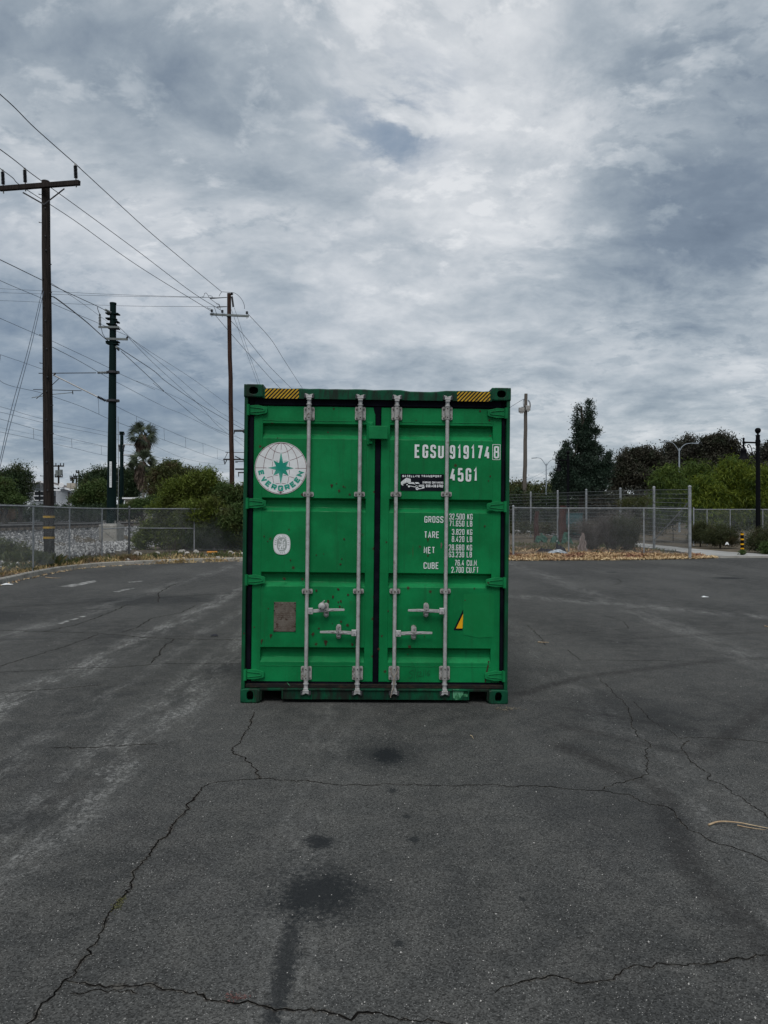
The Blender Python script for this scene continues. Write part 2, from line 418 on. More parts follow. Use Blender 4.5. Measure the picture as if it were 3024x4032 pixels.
M['wood_grey'] = mat('pole_wood_grey', (0.085, 0.075, 0.066), (0.13, 0.115, 0.10), 0.9, scale=5, stretch=(6, 6, 0.35), detail=8, bump=0.5)
M['wood_red'] = mat('pole_wood_red', (0.018, 0.010, 0.008), (0.060, 0.032, 0.024), 0.9, scale=5, stretch=(6, 6, 0.35), detail=8, bump=0.6, c3_=(0.15, 0.13, 0.12), s3=14, f3=(0.68, 0.76))
M['arm_grey'] = mat('crossarm_grey', (0.13, 0.15, 0.15), (0.19, 0.21, 0.21), 0.7, scale=5)
M['insul'] = mat('insulator_dark', (0.012, 0.013, 0.017), rough=0.35)
M['insul_grey'] = mat('insulator_grey', (0.17, 0.19, 0.20), rough=0.4)
M['steel_dark'] = mat('dark_hardware', (0.03, 0.032, 0.036), (0.055, 0.055, 0.06), 0.6, scale=20)
M['wire'] = mat('wire', (0.018, 0.022, 0.03), rough=0.6)
M['wire_thin'] = mat('wire_grey', (0.06, 0.075, 0.10), rough=0.6)
M['mast'] = mat('mast_green', (0.002, 0.009, 0.009), (0.004, 0.014, 0.0135), 0.7, scale=1.2, stretch=(1, 1, 0.3), bump=0.1, spec=0.08)
M['fence'] = mat('fence_galvanised', (0.21, 0.225, 0.24), (0.30, 0.315, 0.33), 0.6, metal=0.25, scale=5)
M['mesh'] = mat('fence_wire', (0.15, 0.165, 0.175), (0.23, 0.245, 0.255), 0.6, metal=0.2, scale=3)
M['rail'] = mat('rail_rust', (0.045, 0.030, 0.024), (0.075, 0.052, 0.042), 0.9, scale=2)
M['rail_top'] = mat('rail_head', (0.30, 0.29, 0.28), (0.36, 0.35, 0.34), 0.5, metal=0.3, scale=2)
M['tie'] = mat('sleeper', (0.09, 0.075, 0.06), (0.14, 0.12, 0.10), 0.9, scale=3)
M['black_iron'] = mat('black_iron', (0.004, 0.0045, 0.006), rough=0.6, spec=0.06)
M['lamp_glass'] = mat('lamp_glass', (0.10, 0.11, 0.11), rough=0.2)
M['pole_metal'] = mat('street_light_metal', (0.23, 0.27, 0.31), (0.29, 0.33, 0.37), 0.6, scale=2)
M['wall'] = mat('house_stucco', (0.40, 0.42, 0.45), (0.46, 0.48, 0.51), 0.9, scale=1.0)
M['wall_grey'] = mat('house_siding', (0.22, 0.24, 0.26), (0.28, 0.30, 0.32), 0.85, scale=1.0)
M['trim'] = mat('white_trim', (0.74, 0.75, 0.77), rough=0.7)
M['roof'] = mat('roof_shingle', (0.10, 0.09, 0.085), (0.15, 0.135, 0.13), 0.9, scale=3)
M['pane'] = mat('window_pane', (0.015, 0.02, 0.025), rough=0.12)
M['beige'] = mat('beige_wall', (0.42, 0.38, 0.31), (0.36, 0.33, 0.28), 0.9, scale=1)
M['rock'] = mat('rock', (0.22, 0.21, 0.195), (0.36, 0.345, 0.32), 0.9, scale=6, detail=6, bump=0.5)
M['rock_pale'] = mat('rock_pale', (0.46, 0.44, 0.41), (0.34, 0.32, 0.30), 0.9, scale=6, detail=6, bump=0.5)
M['orange'] = mat('orange_plastic', (0.42, 0.17, 0.03), (0.50, 0.24, 0.06), 0.7, scale=8)
M['rust_trunk'] = mat('reddish_bark', (0.035, 0.017, 0.015), (0.070, 0.034, 0.029), 0.9, scale=4, stretch=(5, 5, 0.5), bump=0.6)
M['bark'] = mat('bark', (0.035, 0.030, 0.025), (0.065, 0.055, 0.045), 0.9, scale=6, stretch=(4, 4, 0.6), bump=0.6)
M['palm_bark'] = mat('palm_bark', (0.10, 0.095, 0.09), (0.17, 0.16, 0.15), 0.9, scale=3, stretch=(1, 1, 6), bump=0.8)
M['teal_box'] = mat('teal_cabinet', (0.02, 0.075, 0.085), (0.03, 0.10, 0.11), 0.6, scale=2)
M['plastic_green'] = mat('green_sheet', (0.012, 0.04, 0.028), (0.04, 0.11, 0.08), 0.6, scale=6)
M['cloth'] = mat('pinkish_cloth', (0.34, 0.28, 0.26), (0.24, 0.20, 0.19), 0.9, scale=9, stretch=(4, 4, 1))
M['silver'] = mat('silver_foil', (0.42, 0.46, 0.50), (0.22, 0.25, 0.28), 0.5, scale=9)
M['dark_bag'] = mat('dark_bag', (0.015, 0.014, 0.022), (0.03, 0.03, 0.04), 0.6, scale=9)
M['ballast'] = mat('ballast_bed', (0.045, 0.048, 0.052), (0.14, 0.145, 0.15), 0.95, scale=9, detail=8, bump=1.0, bscale=12, c3_=(0.42, 0.42, 0.42), s3=16, f3=(0.55, 0.62))
# foliage
L = {}
L['dark'] = foliage_mat('leaves_dark_green', (0.016, 0.034, 0.014), (0.036, 0.062, 0.024), (0.050, 0.060, 0.022))
L['mid'] = foliage_mat('leaves_mid_green', (0.034, 0.066, 0.017), (0.074, 0.115, 0.030), (0.078, 0.088, 0.028))
L['yellow'] = foliage_mat('leaves_yellow_green', (0.055, 0.085, 0.012), (0.130, 0.165, 0.024), (0.065, 0.075, 0.016))
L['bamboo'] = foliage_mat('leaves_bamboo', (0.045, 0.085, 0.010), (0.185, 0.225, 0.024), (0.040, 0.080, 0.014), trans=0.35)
L['bamboo_dk'] = foliage_mat('leaves_bamboo_dark', (0.045, 0.085, 0.016), (0.105, 0.145, 0.024), (0.040, 0.075, 0.018), trans=0.3)  # deeper green leaf colours for two of the clumps
L['brown'] = foliage_mat('leaves_dull_brown', (0.022, 0.023, 0.015), (0.060, 0.055, 0.038), (0.028, 0.040, 0.020))
L['brown2'] = foliage_mat('leaves_grey_brown', (0.028, 0.029, 0.022), (0.064, 0.060, 0.046), (0.036, 0.046, 0.028))
L['conifer'] = foliage_mat('leaves_conifer', (0.010, 0.024, 0.015), (0.028, 0.052, 0.032), (0.045, 0.068, 0.050))
L['olive'] = foliage_mat('leaves_olive', (0.036, 0.050, 0.016), (0.085, 0.100, 0.030), (0.070, 0.050, 0.024))
L['bush'] = foliage_mat('leaves_box', (0.026, 0.038, 0.014), (0.060, 0.066, 0.024), (0.080, 0.060, 0.030))
L['dry_twig'] = foliage_mat('dry_twigs', (0.075, 0.062, 0.055), (0.145, 0.125, 0.115), trans=0.0)
L['straw'] = foliage_mat('straw', (0.34, 0.25, 0.11), (0.56, 0.43, 0.22), (0.30, 0.19, 0.10), trans=0.15)
L['litter'] = foliage_mat('dry_leaf', (0.26, 0.15, 0.08), (0.60, 0.45, 0.26), (0.22, 0.10, 0.065), trans=0.1)
L['litter_pale'] = foliage_mat('dry_leaf_pale', (0.46, 0.33, 0.17), (0.74, 0.60, 0.38), (0.38, 0.23, 0.13), trans=0.1)
L['weed'] = foliage_mat('weed_green', (0.060, 0.080, 0.030), (0.12, 0.135, 0.055), (0.16, 0.11, 0.06))
L['tan'] = foliage_mat('tan_brush', (0.20, 0.11, 0.055), (0.30, 0.18, 0.10), trans=0.1)
L['palm'] = foliage_mat('palm_green', (0.030, 0.046, 0.024), (0.075, 0.095, 0.058), trans=0.2)
L['palm_dead'] = foliage_mat('palm_dead', (0.085, 0.062, 0.046), (0.17, 0.13, 0.10), trans=0.05)
L['pink'] = foliage_mat('pink_weed', (0.12, 0.05, 0.045), (0.22, 0.11, 0.10), trans=0.1)
L['stone'] = foliage_mat('ballast_stone', (0.07, 0.072, 0.075), (0.48, 0.48, 0.47), trans=0.0, rough=0.9)

# ------------------------------------------------------------------ mesh helpers
class MB:
    def __init__(self):
        self.v, self.f, self.s = [], [], []
    def add(self, vs, fs, smooth=False):
        b = len(self.v)
        self.v.extend([tuple(p) for p in vs])
        self.f.extend([tuple(i + b for i in f) for f in fs])
        self.s.extend([smooth] * len(fs))
        return self
    def box(self, x0, x1, y0, y1, z0, z1):
        vs = [(x, y, z) for x in (x0, x1) for y in (y0, y1) for z in (z0, z1)]
        return self.add(vs, [(0, 1, 3, 2), (4, 6, 7, 5), (0, 4, 5, 1), (2, 3, 7, 6), (0, 2, 6, 4), (1, 5, 7, 3)])
    def bbox(self, x0, x1, y0, y1, z0, z1, r=0.004):
        """box with chamfered front (-y) edges"""
        a = [(x0, y1, z0), (x1, y1, z0), (x1, y1, z1), (x0, y1, z1)]
        b = [(x0, y0 + r, z0), (x1, y0 + r, z0), (x1, y0 + r, z1), (x0, y0 + r, z1)]
        c = [(x0 + r, y0, z0 + r), (x1 - r, y0, z0 + r), (x1 - r, y0, z1 - r), (x0 + r, y0, z1 - r)]
        fs = [(3, 2, 1, 0)]
        for k in (0, 4):
            for i in range(4):
                j = (i + 1) % 4
                fs.append((k + i, k + j, k + 4 + j, k + 4 + i))
        fs.append((8, 9, 10, 11))
        return self.add(a + b + c, fs)
    def cyl(self, p0, p1, r0, r1=None, n=12, caps=True, smooth=True):
        r1 = r0 if r1 is None else r1
        p0, p1 = Vector(p0), Vector(p1)
        d = (p1 - p0).normalized()
        a = d.orthogonal().normalized()
        b = d.cross(a)
        vs = []
        for p, r in ((p0, r0), (p1, r1)):
            for i in range(n):
                t = 2 * math.pi * i / n
                vs.append(p + (a * math.cos(t) + b * math.sin(t)) * r)
        self.add(vs, [(i, (i + 1) % n, n + (i + 1) % n, n + i) for i in range(n)], smooth)
        if caps:
            self.add(vs[:n], [tuple(range(n))[::-1]])
            self.add(vs[n:], [tuple(range(n))])
        return self
    def tube(self, pts, r, n=5, r_end=None, smooth=True):
        pts = [Vector(p) for p in pts]
        m = len(pts)
        vs = []
        prev = None
        for i, p in enumerate(pts):
            d = (pts[min(i + 1, m - 1)] - pts[max(i - 1, 0)])
            d = d.normalized() if d.length > 1e-9 else Vector((0, 0, 1))
            a = (prev - d * prev.dot(d)) if prev is not None else d.orthogonal()
            if a.length < 1e-6: a = d.orthogonal()
            a.normalize()
            prev = a
            b = d.cross(a)
            rr = r if r_end is None else r + (r_end - r) * i / (m - 1)
            for k in range(n):
                t = 2 * math.pi * k / n
                vs.append(p + (a * math.cos(t) + b * math.sin(t)) * rr)
        fs = []
        for i in range(m - 1):
            for k in range(n):
                fs.append((i * n + k, i * n + (k + 1) % n, (i + 1) * n + (k + 1) % n, (i + 1) * n + k))
        self.add(vs, fs, smooth)
        self.add(vs[:n], [tuple(range(n))[::-1]])
        self.add(vs[-n:], [tuple(range(n))])
        return self
    def lathe(self, o, prof, n=14, axis='z', smooth=True):
        """prof: list of (radius, height)"""
        o = Vector(o)
        vs = []
        for r, h in prof:
            for k in range(n):
                t = 2 * math.pi * k / n
                q = (r * math.cos(t), r * math.sin(t), h)
                if axis == 'y': q = (q[0], q[2], q[1])
                if axis == 'x': q = (q[2], q[0], q[1])
                vs.append(o + Vector(q))
        fs = []
        for i in range(len(prof) - 1):
            for k in range(n):
                fs.append((i * n + k, i * n + (k + 1) % n, (i + 1) * n + (k + 1) % n, (i + 1) * n + k))
        self.add(vs, fs, smooth)
        self.add(vs[:n], [tuple(range(n))[::-1]])
        self.add(vs[-n:], [tuple(range(n))])
        return self
    def prism(self, poly, y0, y1, bevel=0.0):
        """polygon (x,z) extruded along y; y0 is the front"""
        n = len(poly)
        a = [(x, y0, z) for x, z in poly]
        b = [(x, y1, z) for x, z in poly]
        fs = [tuple(range(n)), tuple(range(n, 2 * n))[::-1]]
        for i in range(n):
            j = (i + 1) % n
            fs.append((i, n + i, n + j, j))
        return self.add(a + b, fs)
    def xform(self, mtx, start=0):
        for i in range(start, len(self.v)):
            self.v[i] = tuple(mtx @ Vector(self.v[i]))
        return self
    def build(self, name, m, parent=None, bevel=0.0):
        me = bpy.data.meshes.new(name)
        me.from_pydata(self.v, [], self.f)
        me.polygons.foreach_set('use_smooth', self.s)
        me.materials.append(m)
        me.update()
        o = bpy.data.objects.new(name, me)
        COL.objects.link(o)
        if parent is not None:
            o.parent = parent
        if bevel:
            bv = o.modifiers.new('bevel', 'BEVEL')
            bv.width = bevel
            bv.segments = 2
            bv.limit_method = 'ANGLE'
            bv.angle_limit = R(40)
        return o

def npmesh(name, verts, faces, m, parent=None, smooth=False):
    """fast mesh from numpy: faces is an (n,3) or (n,4) array"""
    verts = np.asarray(verts, dtype=np.float32).reshape(-1, 3)
    faces = np.asarray(faces, dtype=np.int32)
    k = faces.shape[1]
    me = bpy.data.meshes.new(name)
    me.vertices.add(len(verts))
    me.vertices.foreach_set('co', verts.ravel())
    me.loops.add(faces.size)
    me.loops.foreach_set('vertex_index', faces.ravel())
    me.polygons.add(len(faces))
    me.polygons.foreach_set('loop_start', np.arange(0, faces.size, k, dtype=np.int32))
    me.polygons.foreach_set('loop_total', np.full(len(faces), k, dtype=np.int32))
    if smooth:
        me.polygons.foreach_set('use_smooth', np.ones(len(faces), dtype=bool))
    me.materials.append(m)
    me.update(calc_edges=True)
    o = bpy.data.objects.new(name, me)
    COL.objects.link(o)
    if parent is not None:
        o.parent = parent
    return o

def tag(o, label=None, cat=None, group=None, kind=None):
    if label: o['label'] = label
    if cat: o['category'] = cat
    if group: o['group'] = group
    if kind: o['kind'] = kind
    return o

def empty(name, loc=(0, 0, 0), rot=(0, 0, 0), label=None, cat=None, group=None):
    o = bpy.data.objects.new(name, None)
    COL.objects.link(o)
    o.location = loc
    o.rotation_euler = rot
    o.empty_display_size = 0.2
    return tag(o, label, cat, group)

def P(sx, sy, y):
    """a point seen at (sx, sy) of the photo that stands y metres ahead"""
    return Vector(((sx - CX) / F_PX * y, y, CAMZ + (HY - sy) / F_PX * y))

def smooth_path(pts, n=8):
    pts = [Vector(p) for p in pts]
    if len(pts) < 3:
        return pts
    q = [pts[0] * 2 - pts[1]] + pts + [pts[-1] * 2 - pts[-2]]
    res = []
    for i in range(1, len(q) - 2):
        for k in range(n):
            t = k / n
            a, b, c, d = q[i - 1], q[i], q[i + 1], q[i + 2]
            res.append(0.5 * ((2 * b) + (c - a) * t + (2 * a - 5 * b + 4 * c - d) * t * t + (3 * b - a - 3 * c + d) * t ** 3))
    res.append(pts[-1])
    return res

def sstep(a, b, x):
    t = max(0.0, min(1.0, (x - a) / (b - a)))
    return t * t * (3 - 2 * t)

# ------------------------------------------------------------------ terrain
def lot_z(x, y):
    return -0.011 * 5 * math.tanh(x / 5.0) * math.exp(-((y - 10) / 9.0) ** 2)

EDGE = [(-8.0, -14), (-8.6, 0), (-8.9, 8), (-9.2, 14), (-9.4, 18.1), (-9.95, 21.5), (-10.0, 23.4), (-9.55, 24.9), (-8.7, 26.0),
        (-7.4, 27.0), (-5.6, 28.0), (-3, 28.5), (0, 28.6), (4, 28.4), (9, 28.9), (12.3, 29.8), (13.6, 30.3), (20, 30.4), (30, 30.4), (38, 22), (38, 0), (32, -14), (10, -16)]
def resample(pts, step, closed=True):
    pts = [Vector((a, b, 0)) for a, b in pts]
    if closed:
        pts.append(pts[0])
    sm = pts
    out = []
    for a, b in zip(sm[:-1], sm[1:]):
        k = max(1, int((b - a).length / step))
        for i in range(k):
            out.append(a.lerp(b, i / k))
    if not closed:
        out.append(sm[-1])
    return out
def chaikin(pts, it=2):
    for _ in range(it):
        q = []
        n = len(pts)
        for i in range(n):
            a, b = pts[i], pts[(i + 1) % n]
            q.append((a[0] * .75 + b[0] * .25, a[1] * .75 + b[1] * .25))
            q.append((a[0] * .25 + b[0] * .75, a[1] * .25 + b[1] * .75))
        pts = q
    return pts
BND = [(p.x, p.y) for p in resample(chaikin(EDGE), 0.8)]
BNP = np.array(BND)
def edge_dist(x, y):
    """distance outside the lot edge (0 inside)"""
    inside = False
    n = len(BND)
    j = n - 1
    for i in range(n):
        xi, yi = BND[i]; xj, yj = BND[j]
        if (yi > y) != (yj > y) and x < (xj - xi) * (y - yi) / (yj - yi) + xi:
            inside = not inside
        j = i
    if inside:
        return 0.0
    a = BNP
    b = np.roll(BNP, -1, axis=0)
    ab = b - a
    ap = np.array([x, y]) - a
    t = np.clip((ap * ab).sum(1) / np.maximum((ab * ab).sum(1), 1e-9), 0, 1)
    return float(np.sqrt(((ap - ab * t[:, None]) ** 2).sum(1)).min())
def out_z(x, y, d):
    z = 0.11 * sstep(0.0, 0.3, d) + 0.09 * sstep(0.3, 1.5, d)
    if x > 12.2:
        k = 1 - 0.85 * sstep(12.2, 13.6, x) * (1 - sstep(50, 70, y))
        z *= k
    if x < -12:
        z += 0.85 * sstep(15.9, 19.4, -x)
    return z
def T(x, y):
    d = edge_dist(x, y)
    return lot_z(x, y) if d <= 0 else out_z(x, y, d)

CEN = Vector((3.0, 8.0, 0))
def build_ground():
    nb = len(BND)
    # parking lot
    ks = [0.02, 0.06, 0.12, 0.2, 0.3, 0.4, 0.5, 0.6, 0.7, 0.8, 0.88, 0.94, 1.0]
    vs, fs = [(CEN.x, CEN.y, lot_z(CEN.x, CEN.y) + .004)], []
    for k in ks:
        for bx, by in BND:
            x, y = CEN.x + (bx - CEN.x) * k, CEN.y + (by - CEN.y) * k
            vs.append((x, y, lot_z(x, y) + .004))
    for i in range(nb):
        fs.append((0, 1 + i, 1 + (i + 1) % nb))
    for r in range(len(ks) - 1):
        for i in range(nb):
            j = (i + 1) % nb
            a, b = 1 + r * nb, 1 + (r + 1) * nb
            fs.append((a + i, b + i, b + j, a + j))
    lot = MB().add(vs, fs, True).build('parking_lot', M['asphalt'])
    tag(lot, 'dark worn asphalt parking lot with cracks and oil stains', kind='structure')
    # ground beyond it, out to the horizon
    offs = [-0.6, 0.0, 0.12, 0.3, 0.6, 1.0, 1.6, 2.4, 3.4, 4.6, 6, 7.5, 9.5, 12, 15, 19, 24, 32, 45, 70, 120, 250, 600, 1400]
    vs, fs = [], []
    for oi, off in enumerate(offs):
        for bx, by in BND:
            v = Vector((bx - CEN.x, by - CEN.y, 0))
            l = v.length
            u = v / l
            x, y = CEN.x + u.x * (l + off), CEN.y + u.y * (l + off)
            d = edge_dist(x, y) if off > 0 else 0
            if off < 0: z = -0.25
            elif off == 0: z = -0.05
            else: z = out_z(x, y, d) + (0.02 * math.sin(x * 1.7) * math.cos(y * 1.3) if 0.3 < off < 50 and x < 12 else 0)
            vs.append((x, y, z))
    for r in range(len(offs) - 1):
        for i in range(nb):
            j = (i + 1) % nb
            a, b = r * nb, (r + 1) * nb
            fs.append((a + i, b + i, b + j, a + j))
    g = MB().add(vs, fs, True).build('ground', M['soil'])
    tag(g, 'bare dry soil ground around the lot', kind='structure')
    return lot
lot = build_ground()

# concrete kerb in separate cast lengths, along the left and the far edge
def build_kerb():
    root = empty('kerb', (0, 0, 0))
    tag(root, 'pale concrete kerb curving along the left edge of the lot', kind='structure')
    path = [Vector((x, y, 0)) for x, y in BND]
    # take the run from (-8.6,0) to about x=3
    st = min(range(len(path)), key=lambda i: (path[i] - Vector((-8.65, 2, 0))).length)
    en = min(range(len(path)), key=lambda i: (path[i] - Vector((4.2, 28.4, 0))).length)
    run = path[st:en + 1] if st < en else path[st:] + path[:en + 1]
    dense = []
    for a, b in zip(run[:-1], run[1:]):
        for k in range(4):
            dense.append(a.lerp(b, k / 4))
    seg = 15
    i = 0
    while i + 2 < len(dense):
        part = dense[i:i + seg + 1]
        if len(part) < 3: break
        mb = MB()
        vs, fs = [], []
        jz = random.uniform(-.006, .006)
        for q, p in enumerate(part):
            d = (part[min(q + 1, len(part) - 1)] - part[max(q - 1, 0)]).normalized()
            nrm = Vector((-d.y, d.x, 0))
            if q == 0: p = p + d * 0.007
            if q == len(part) - 1: p = p - d * 0.007
            z0 = lot_z(p.x, p.y)
            for off, z in ((0.0, z0 - .1), (0.0, z0 + .02), (0.012, z0 + .125), (0.03, z0 + .145), (0.15, z0 + .148), (0.165, z0 + .13), (0.165, z0 - .1)):
                w = p + nrm * off
                vs.append((w.x, w.y, z + jz))
        for q in range(len(part) - 1):
            for k in range(6):
                a = q * 7 + k
                fs.append((a, a + 7, a + 8, a + 1))
        fs.append(tuple(range(7)))
        fs.append(tuple((len(part) - 1) * 7 + k for k in range(7))[::-1])
        mb.add(vs, fs)
        mb.build('kerb_stone', M['kerb'], root)
        i += seg
build_kerb()

# painted remains of stall lines (thin sheets above the asphalt)
def strip(name, p0, p1, w, m, lift, parent=None, jag=0.0):
    p0, p1 = Vector((p0[0], p0[1], 0)), Vector((p1[0], p1[1], 0))
    d = (p1 - p0)
    n = max(2, int(d.length / 0.15))
    nr = Vector((-d.y, d.x, 0)).normalized() * w / 2
    vs, fs = [], []
    for i in range(n + 1):
        p = p0 + d * i / n
        for s in (-1, 1):
            q = p + nr * s * (1 + random.uniform(-jag, jag))
            vs.append((q.x, q.y, lot_z(q.x, q.y) + lift))
    for i in range(n):
        fs.append((2 * i, 2 * i + 2, 2 * i + 3, 2 * i + 1))
    return MB().add(vs, fs).build(name, m, parent)

# cracks: polylines read off the photo, laid on the lot
g1 = lambda x, y: (0.9042 * x, 2200 + 0.9042 * y)
g2 = lambda x, y: (1500 + 0.9186 * x, 2200 + 0.9186 * y)
CR = [(g1, 1.0, [(1110, 670), (1095, 720), (1055, 780), (1012, 825), (1020, 850), (1070, 880), (1105, 910), (1135, 960)]),
      (g1, 0.8, [(910, 980), (1000, 968), (1135, 958), (1260, 965), (1380, 972), (1460, 985), (1659, 985)]),
      (g2, 0.9, [(0, 965), (200, 972), (380, 970), (560, 980), (640, 972), (800, 988), (940, 993), (1060, 1010), (1110, 1040), (1230, 1065), (1265, 1110), (1310, 1160), (1400, 1205), (1560, 1255), (1659, 1300)]),
      (g1, 1.15, [(910, 980), (865, 1020), (780, 1130), (740, 1195), (670, 1260), (615, 1335), (590, 1390), (530, 1480), (470, 1560), (455, 1610), (420, 1670), (370, 1740), (290, 1830), (240, 1900), (170, 1960), (120, 2026), (60, 2100)]),
      (g1, 1.0, [(290, 1830), (400, 1855), (560, 1860), (800, 1880), (920, 1920), (1080, 1925), (1130, 1945), (1280, 1965), (1480, 1985), (1560, 1972), (1659, 1975)]),
      (g2, 1.1, [(0, 1945), (80, 1975), (150, 1980), (200, 1970), (290, 1994), (380, 2040)]),
      (g1, 0.5, [(310, 1890), (400, 1878), (530, 1885), (600, 1892)]),
      (g1, 0.9, [(0, 582), (150, 575), (330, 560), (450, 548)]),
      (g1, 1.2, [(-80, 498), (0, 495), (130, 490), (350, 478), (540, 472), (700, 457), (900, 458), (1060, 458)]),
      (g1, 1.3, [(760, 350), (700, 400), (660, 455)]),
      (g1, 1.5, [(-80, 310), (0, 312), (160, 318), (420, 325), (640, 345), (760, 350), (900, 352), (1060, 356)]),
      (g1, 1.3, [(0, 470), (130, 430), (280, 385), (430, 330)]),
      (g1, 1.3, [(530, 322), (600, 300), (660, 260), (790, 235), (850, 205)]),
      (g1, 1.6, [(190, 318), (330, 290), (480, 235), (560, 200)]),
      (g1, 1.6, [(690, 190), (690, 150), (740, 120), (800, 100)]),
      (g2, 0.9, [(1155, 795), (1130, 820), (1140, 860), (1140, 900), (1115, 938), (1040, 960), (985, 975), (945, 990)]),
      (g2, 0.8, [(935, 510), (990, 570), (1060, 640), (1070, 720), (1100, 765), (1155, 795)]),
      (g2, 1.1, [(1270, 770), (1400, 768), (1520, 775), (1659, 790), (1750, 800)]),
      (g2, 0.9, [(1320, 780), (1285, 810), (1320, 860), (1380, 905), (1395, 945), (1480, 985), (1560, 1040), (1659, 1115)]),
      (g2, 1.3, [(625, 285), (690, 345), (705, 370)]),
      (g2, 0.9, [(690, 330), (850, 318), (1060, 300), (1040, 270), (960, 245)]),
      (g2, 1.0, [(800, 390), (855, 435), (1050, 437), (1340, 440)]),
      (g2, 0.7, [(1080, 610), (1150, 690), (1270, 765)]),
      (g2, 0.9, [(1040, 1755), (1160, 1750), (1240, 1735), (1420, 1735), (1560, 1715), (1700, 1700)]),
      (g2, 0.9, [(485, 1860), (545, 1830), (660, 1795), (800, 1800), (940, 1805), (1020, 1780), (1040, 1755)]),
      (g2, 1.5, [(1040, 220), (1200, 205), (1500, 215)]),
      (g2, 1.5, [(1010, 85), (1030, 100), (990, 115)]),
      (g1, 0.8, [(230, 825), (400, 823), (560, 812), (690, 810)])]
def ground_pt(sx, sy):
    y = CAMZ * F_PX / (sy - HY)
    for _ in range(3):
        x = (sx - CX) / F_PX * y
        y = (CAMZ - lot_z(x, y)) * F_PX / (sy - HY)
    return (sx - CX) / F_PX * y, y
for f, wk, pl in CR:
    if f is g2: wk *= 0.72
    pts = [Vector((*ground_pt(*f(*p)), 0)) for p in pl]
    fine_pts = []
    for a, b in zip(pts[:-1], pts[1:]):
        d = b - a
        n = max(2, int(d.length / 0.014))
        nr = Vector((-d.y, d.x, 0)).normalized()
        off = 0
        for i in range(n):
            t = i / n
            off = off * 0.86 + random.gauss(0, 0.0042)
            fine_pts.append(a + d * t + nr * (off * math.sin(math.pi * t) * 1.7 + random.gauss(0, .0016)))
    fine_pts.append(pts[-1])
    for name, m_, lift, wmul, wadd in (('crack_edge', M['crack_edge'], .0045, 2.6, .004), ('crack', M['crack'], .0058, 1.0, 0)):
        vs, fs = [], []
        n = len(fine_pts)
        w = 0.0052 * wk
        for i, p in enumerate(fine_pts):
            d = fine_pts[min(i + 1, n - 1)] - fine_pts[max(i - 1, 0)]
            nr = Vector((-d.y, d.x, 0)).normalized() if d.length > 0 else Vector((1, 0, 0))
            w = 0.72 * w + 0.28 * 0.0054 * wk * random.choice((.1, .5, 1.0, 1.4, 2.6))
            ww = (w * (0.35 if i in (0, n - 1) else 1)) * wmul * (random.uniform(0.3, 1.5) if wmul > 1 else 1) / 2 + wadd * 0
            for s in (-1, 1):
                q = p + nr * s * ww
                vs.append((q.x, q.y, lot_z(q.x, q.y) + lift))
        for i in range(n - 1):
            fs.append((2 * i, 2 * i + 2, 2 * i + 3, 2 * i + 1))
        MB().add(vs, fs).build(name, m_, lot)

def quad_on_lot(name, pxs, m, lift=0.008):
    pts = [ground_pt(*p) for p in pxs]
    c = (sum(p[0] for p in pts) / len(pts), sum(p[1] for p in pts) / len(pts))
    vs = [(c[0], c[1], lot_z(*c) + lift)]
    for i, p in enumerate(pts):
        q = pts[(i + 1) % len(pts)]
        for k in range(5):
            t = k / 5
            x = p[0] + (q[0] - p[0]) * t + random.uniform(-.03, .03)
            y = p[1] + (q[1] - p[1]) * t + random.uniform(-.06, .06)
            vs.append((x, y, lot_z(x, y) + lift))
    n = len(vs) - 1
    return MB().add(vs, [(0, 1 + i, 1 + (i + 1) % n) for i in range(n)]).build(name, m, lot)
quad_on_lot('road_marking', [(222, 2312), (375, 2286), (383, 2291), (290, 2312)], M['paint_line'])
quad_on_lot('road_marking', [(222, 2456), (335, 2424), (350, 2425), (240, 2459)], M['paint_line'])
quad_on_lot('road_marking', [(505, 2292), (560, 2288), (562, 2290), (507, 2295)], M['paint_line'])
quad_on_lot('road_marking', [(450, 2330), (520, 2316), (530, 2318), (460, 2334)], M['paint_line'])

# path to the right
def sheet(name, poly, lift, m, label=None, kind=None):
    c = (sum(p[0] for p in poly) / len(poly), sum(p[1] for p in poly) / len(poly))
    o = MB()
    vs = [(x, y, T(x, y) + lift) for x, y in poly]
    o.add(vs, [tuple(range(len(poly)))])
    ob = o.build(name, m)
    return tag(ob, label, kind=kind)
def build_path():
    rows = []
    for y, xa, xb in ((30.45, 12.9, 38), (30.9, 12.9, 38), (31.8, 12.8, 16.6), (34, 12.8, 15.9), (38, 12.95, 15.6), (42, 13.2, 15.6), (48, 13.4, 15.8), (60, 13.4, 15.9), (80, 13.2, 15.9)):
        rows.append([(xa + (xb - xa) * i / 12, y) for i in range(13)])
    vs = [(x, y, T(x, y) + 0.045) for r in rows for x, y in r]
    fs = [(r * 13 + i, r * 13 + i + 1, (r + 1) * 13 + i + 1, (r + 1) * 13 + i) for r in range(len(rows) - 1) for i in range(12)]
    tag(MB().add(vs, fs).build('path', M['path']), 'pale concrete path leaving the lot at the right', kind='structure')
    k = MB()
    k.box(13.4, 38, 30.32, 30.46, -0.05, 0.075)
    tag(k.build('path_edge', M['concrete']), 'pale concrete edging where the path meets the asphalt', kind='structure')
build_path()

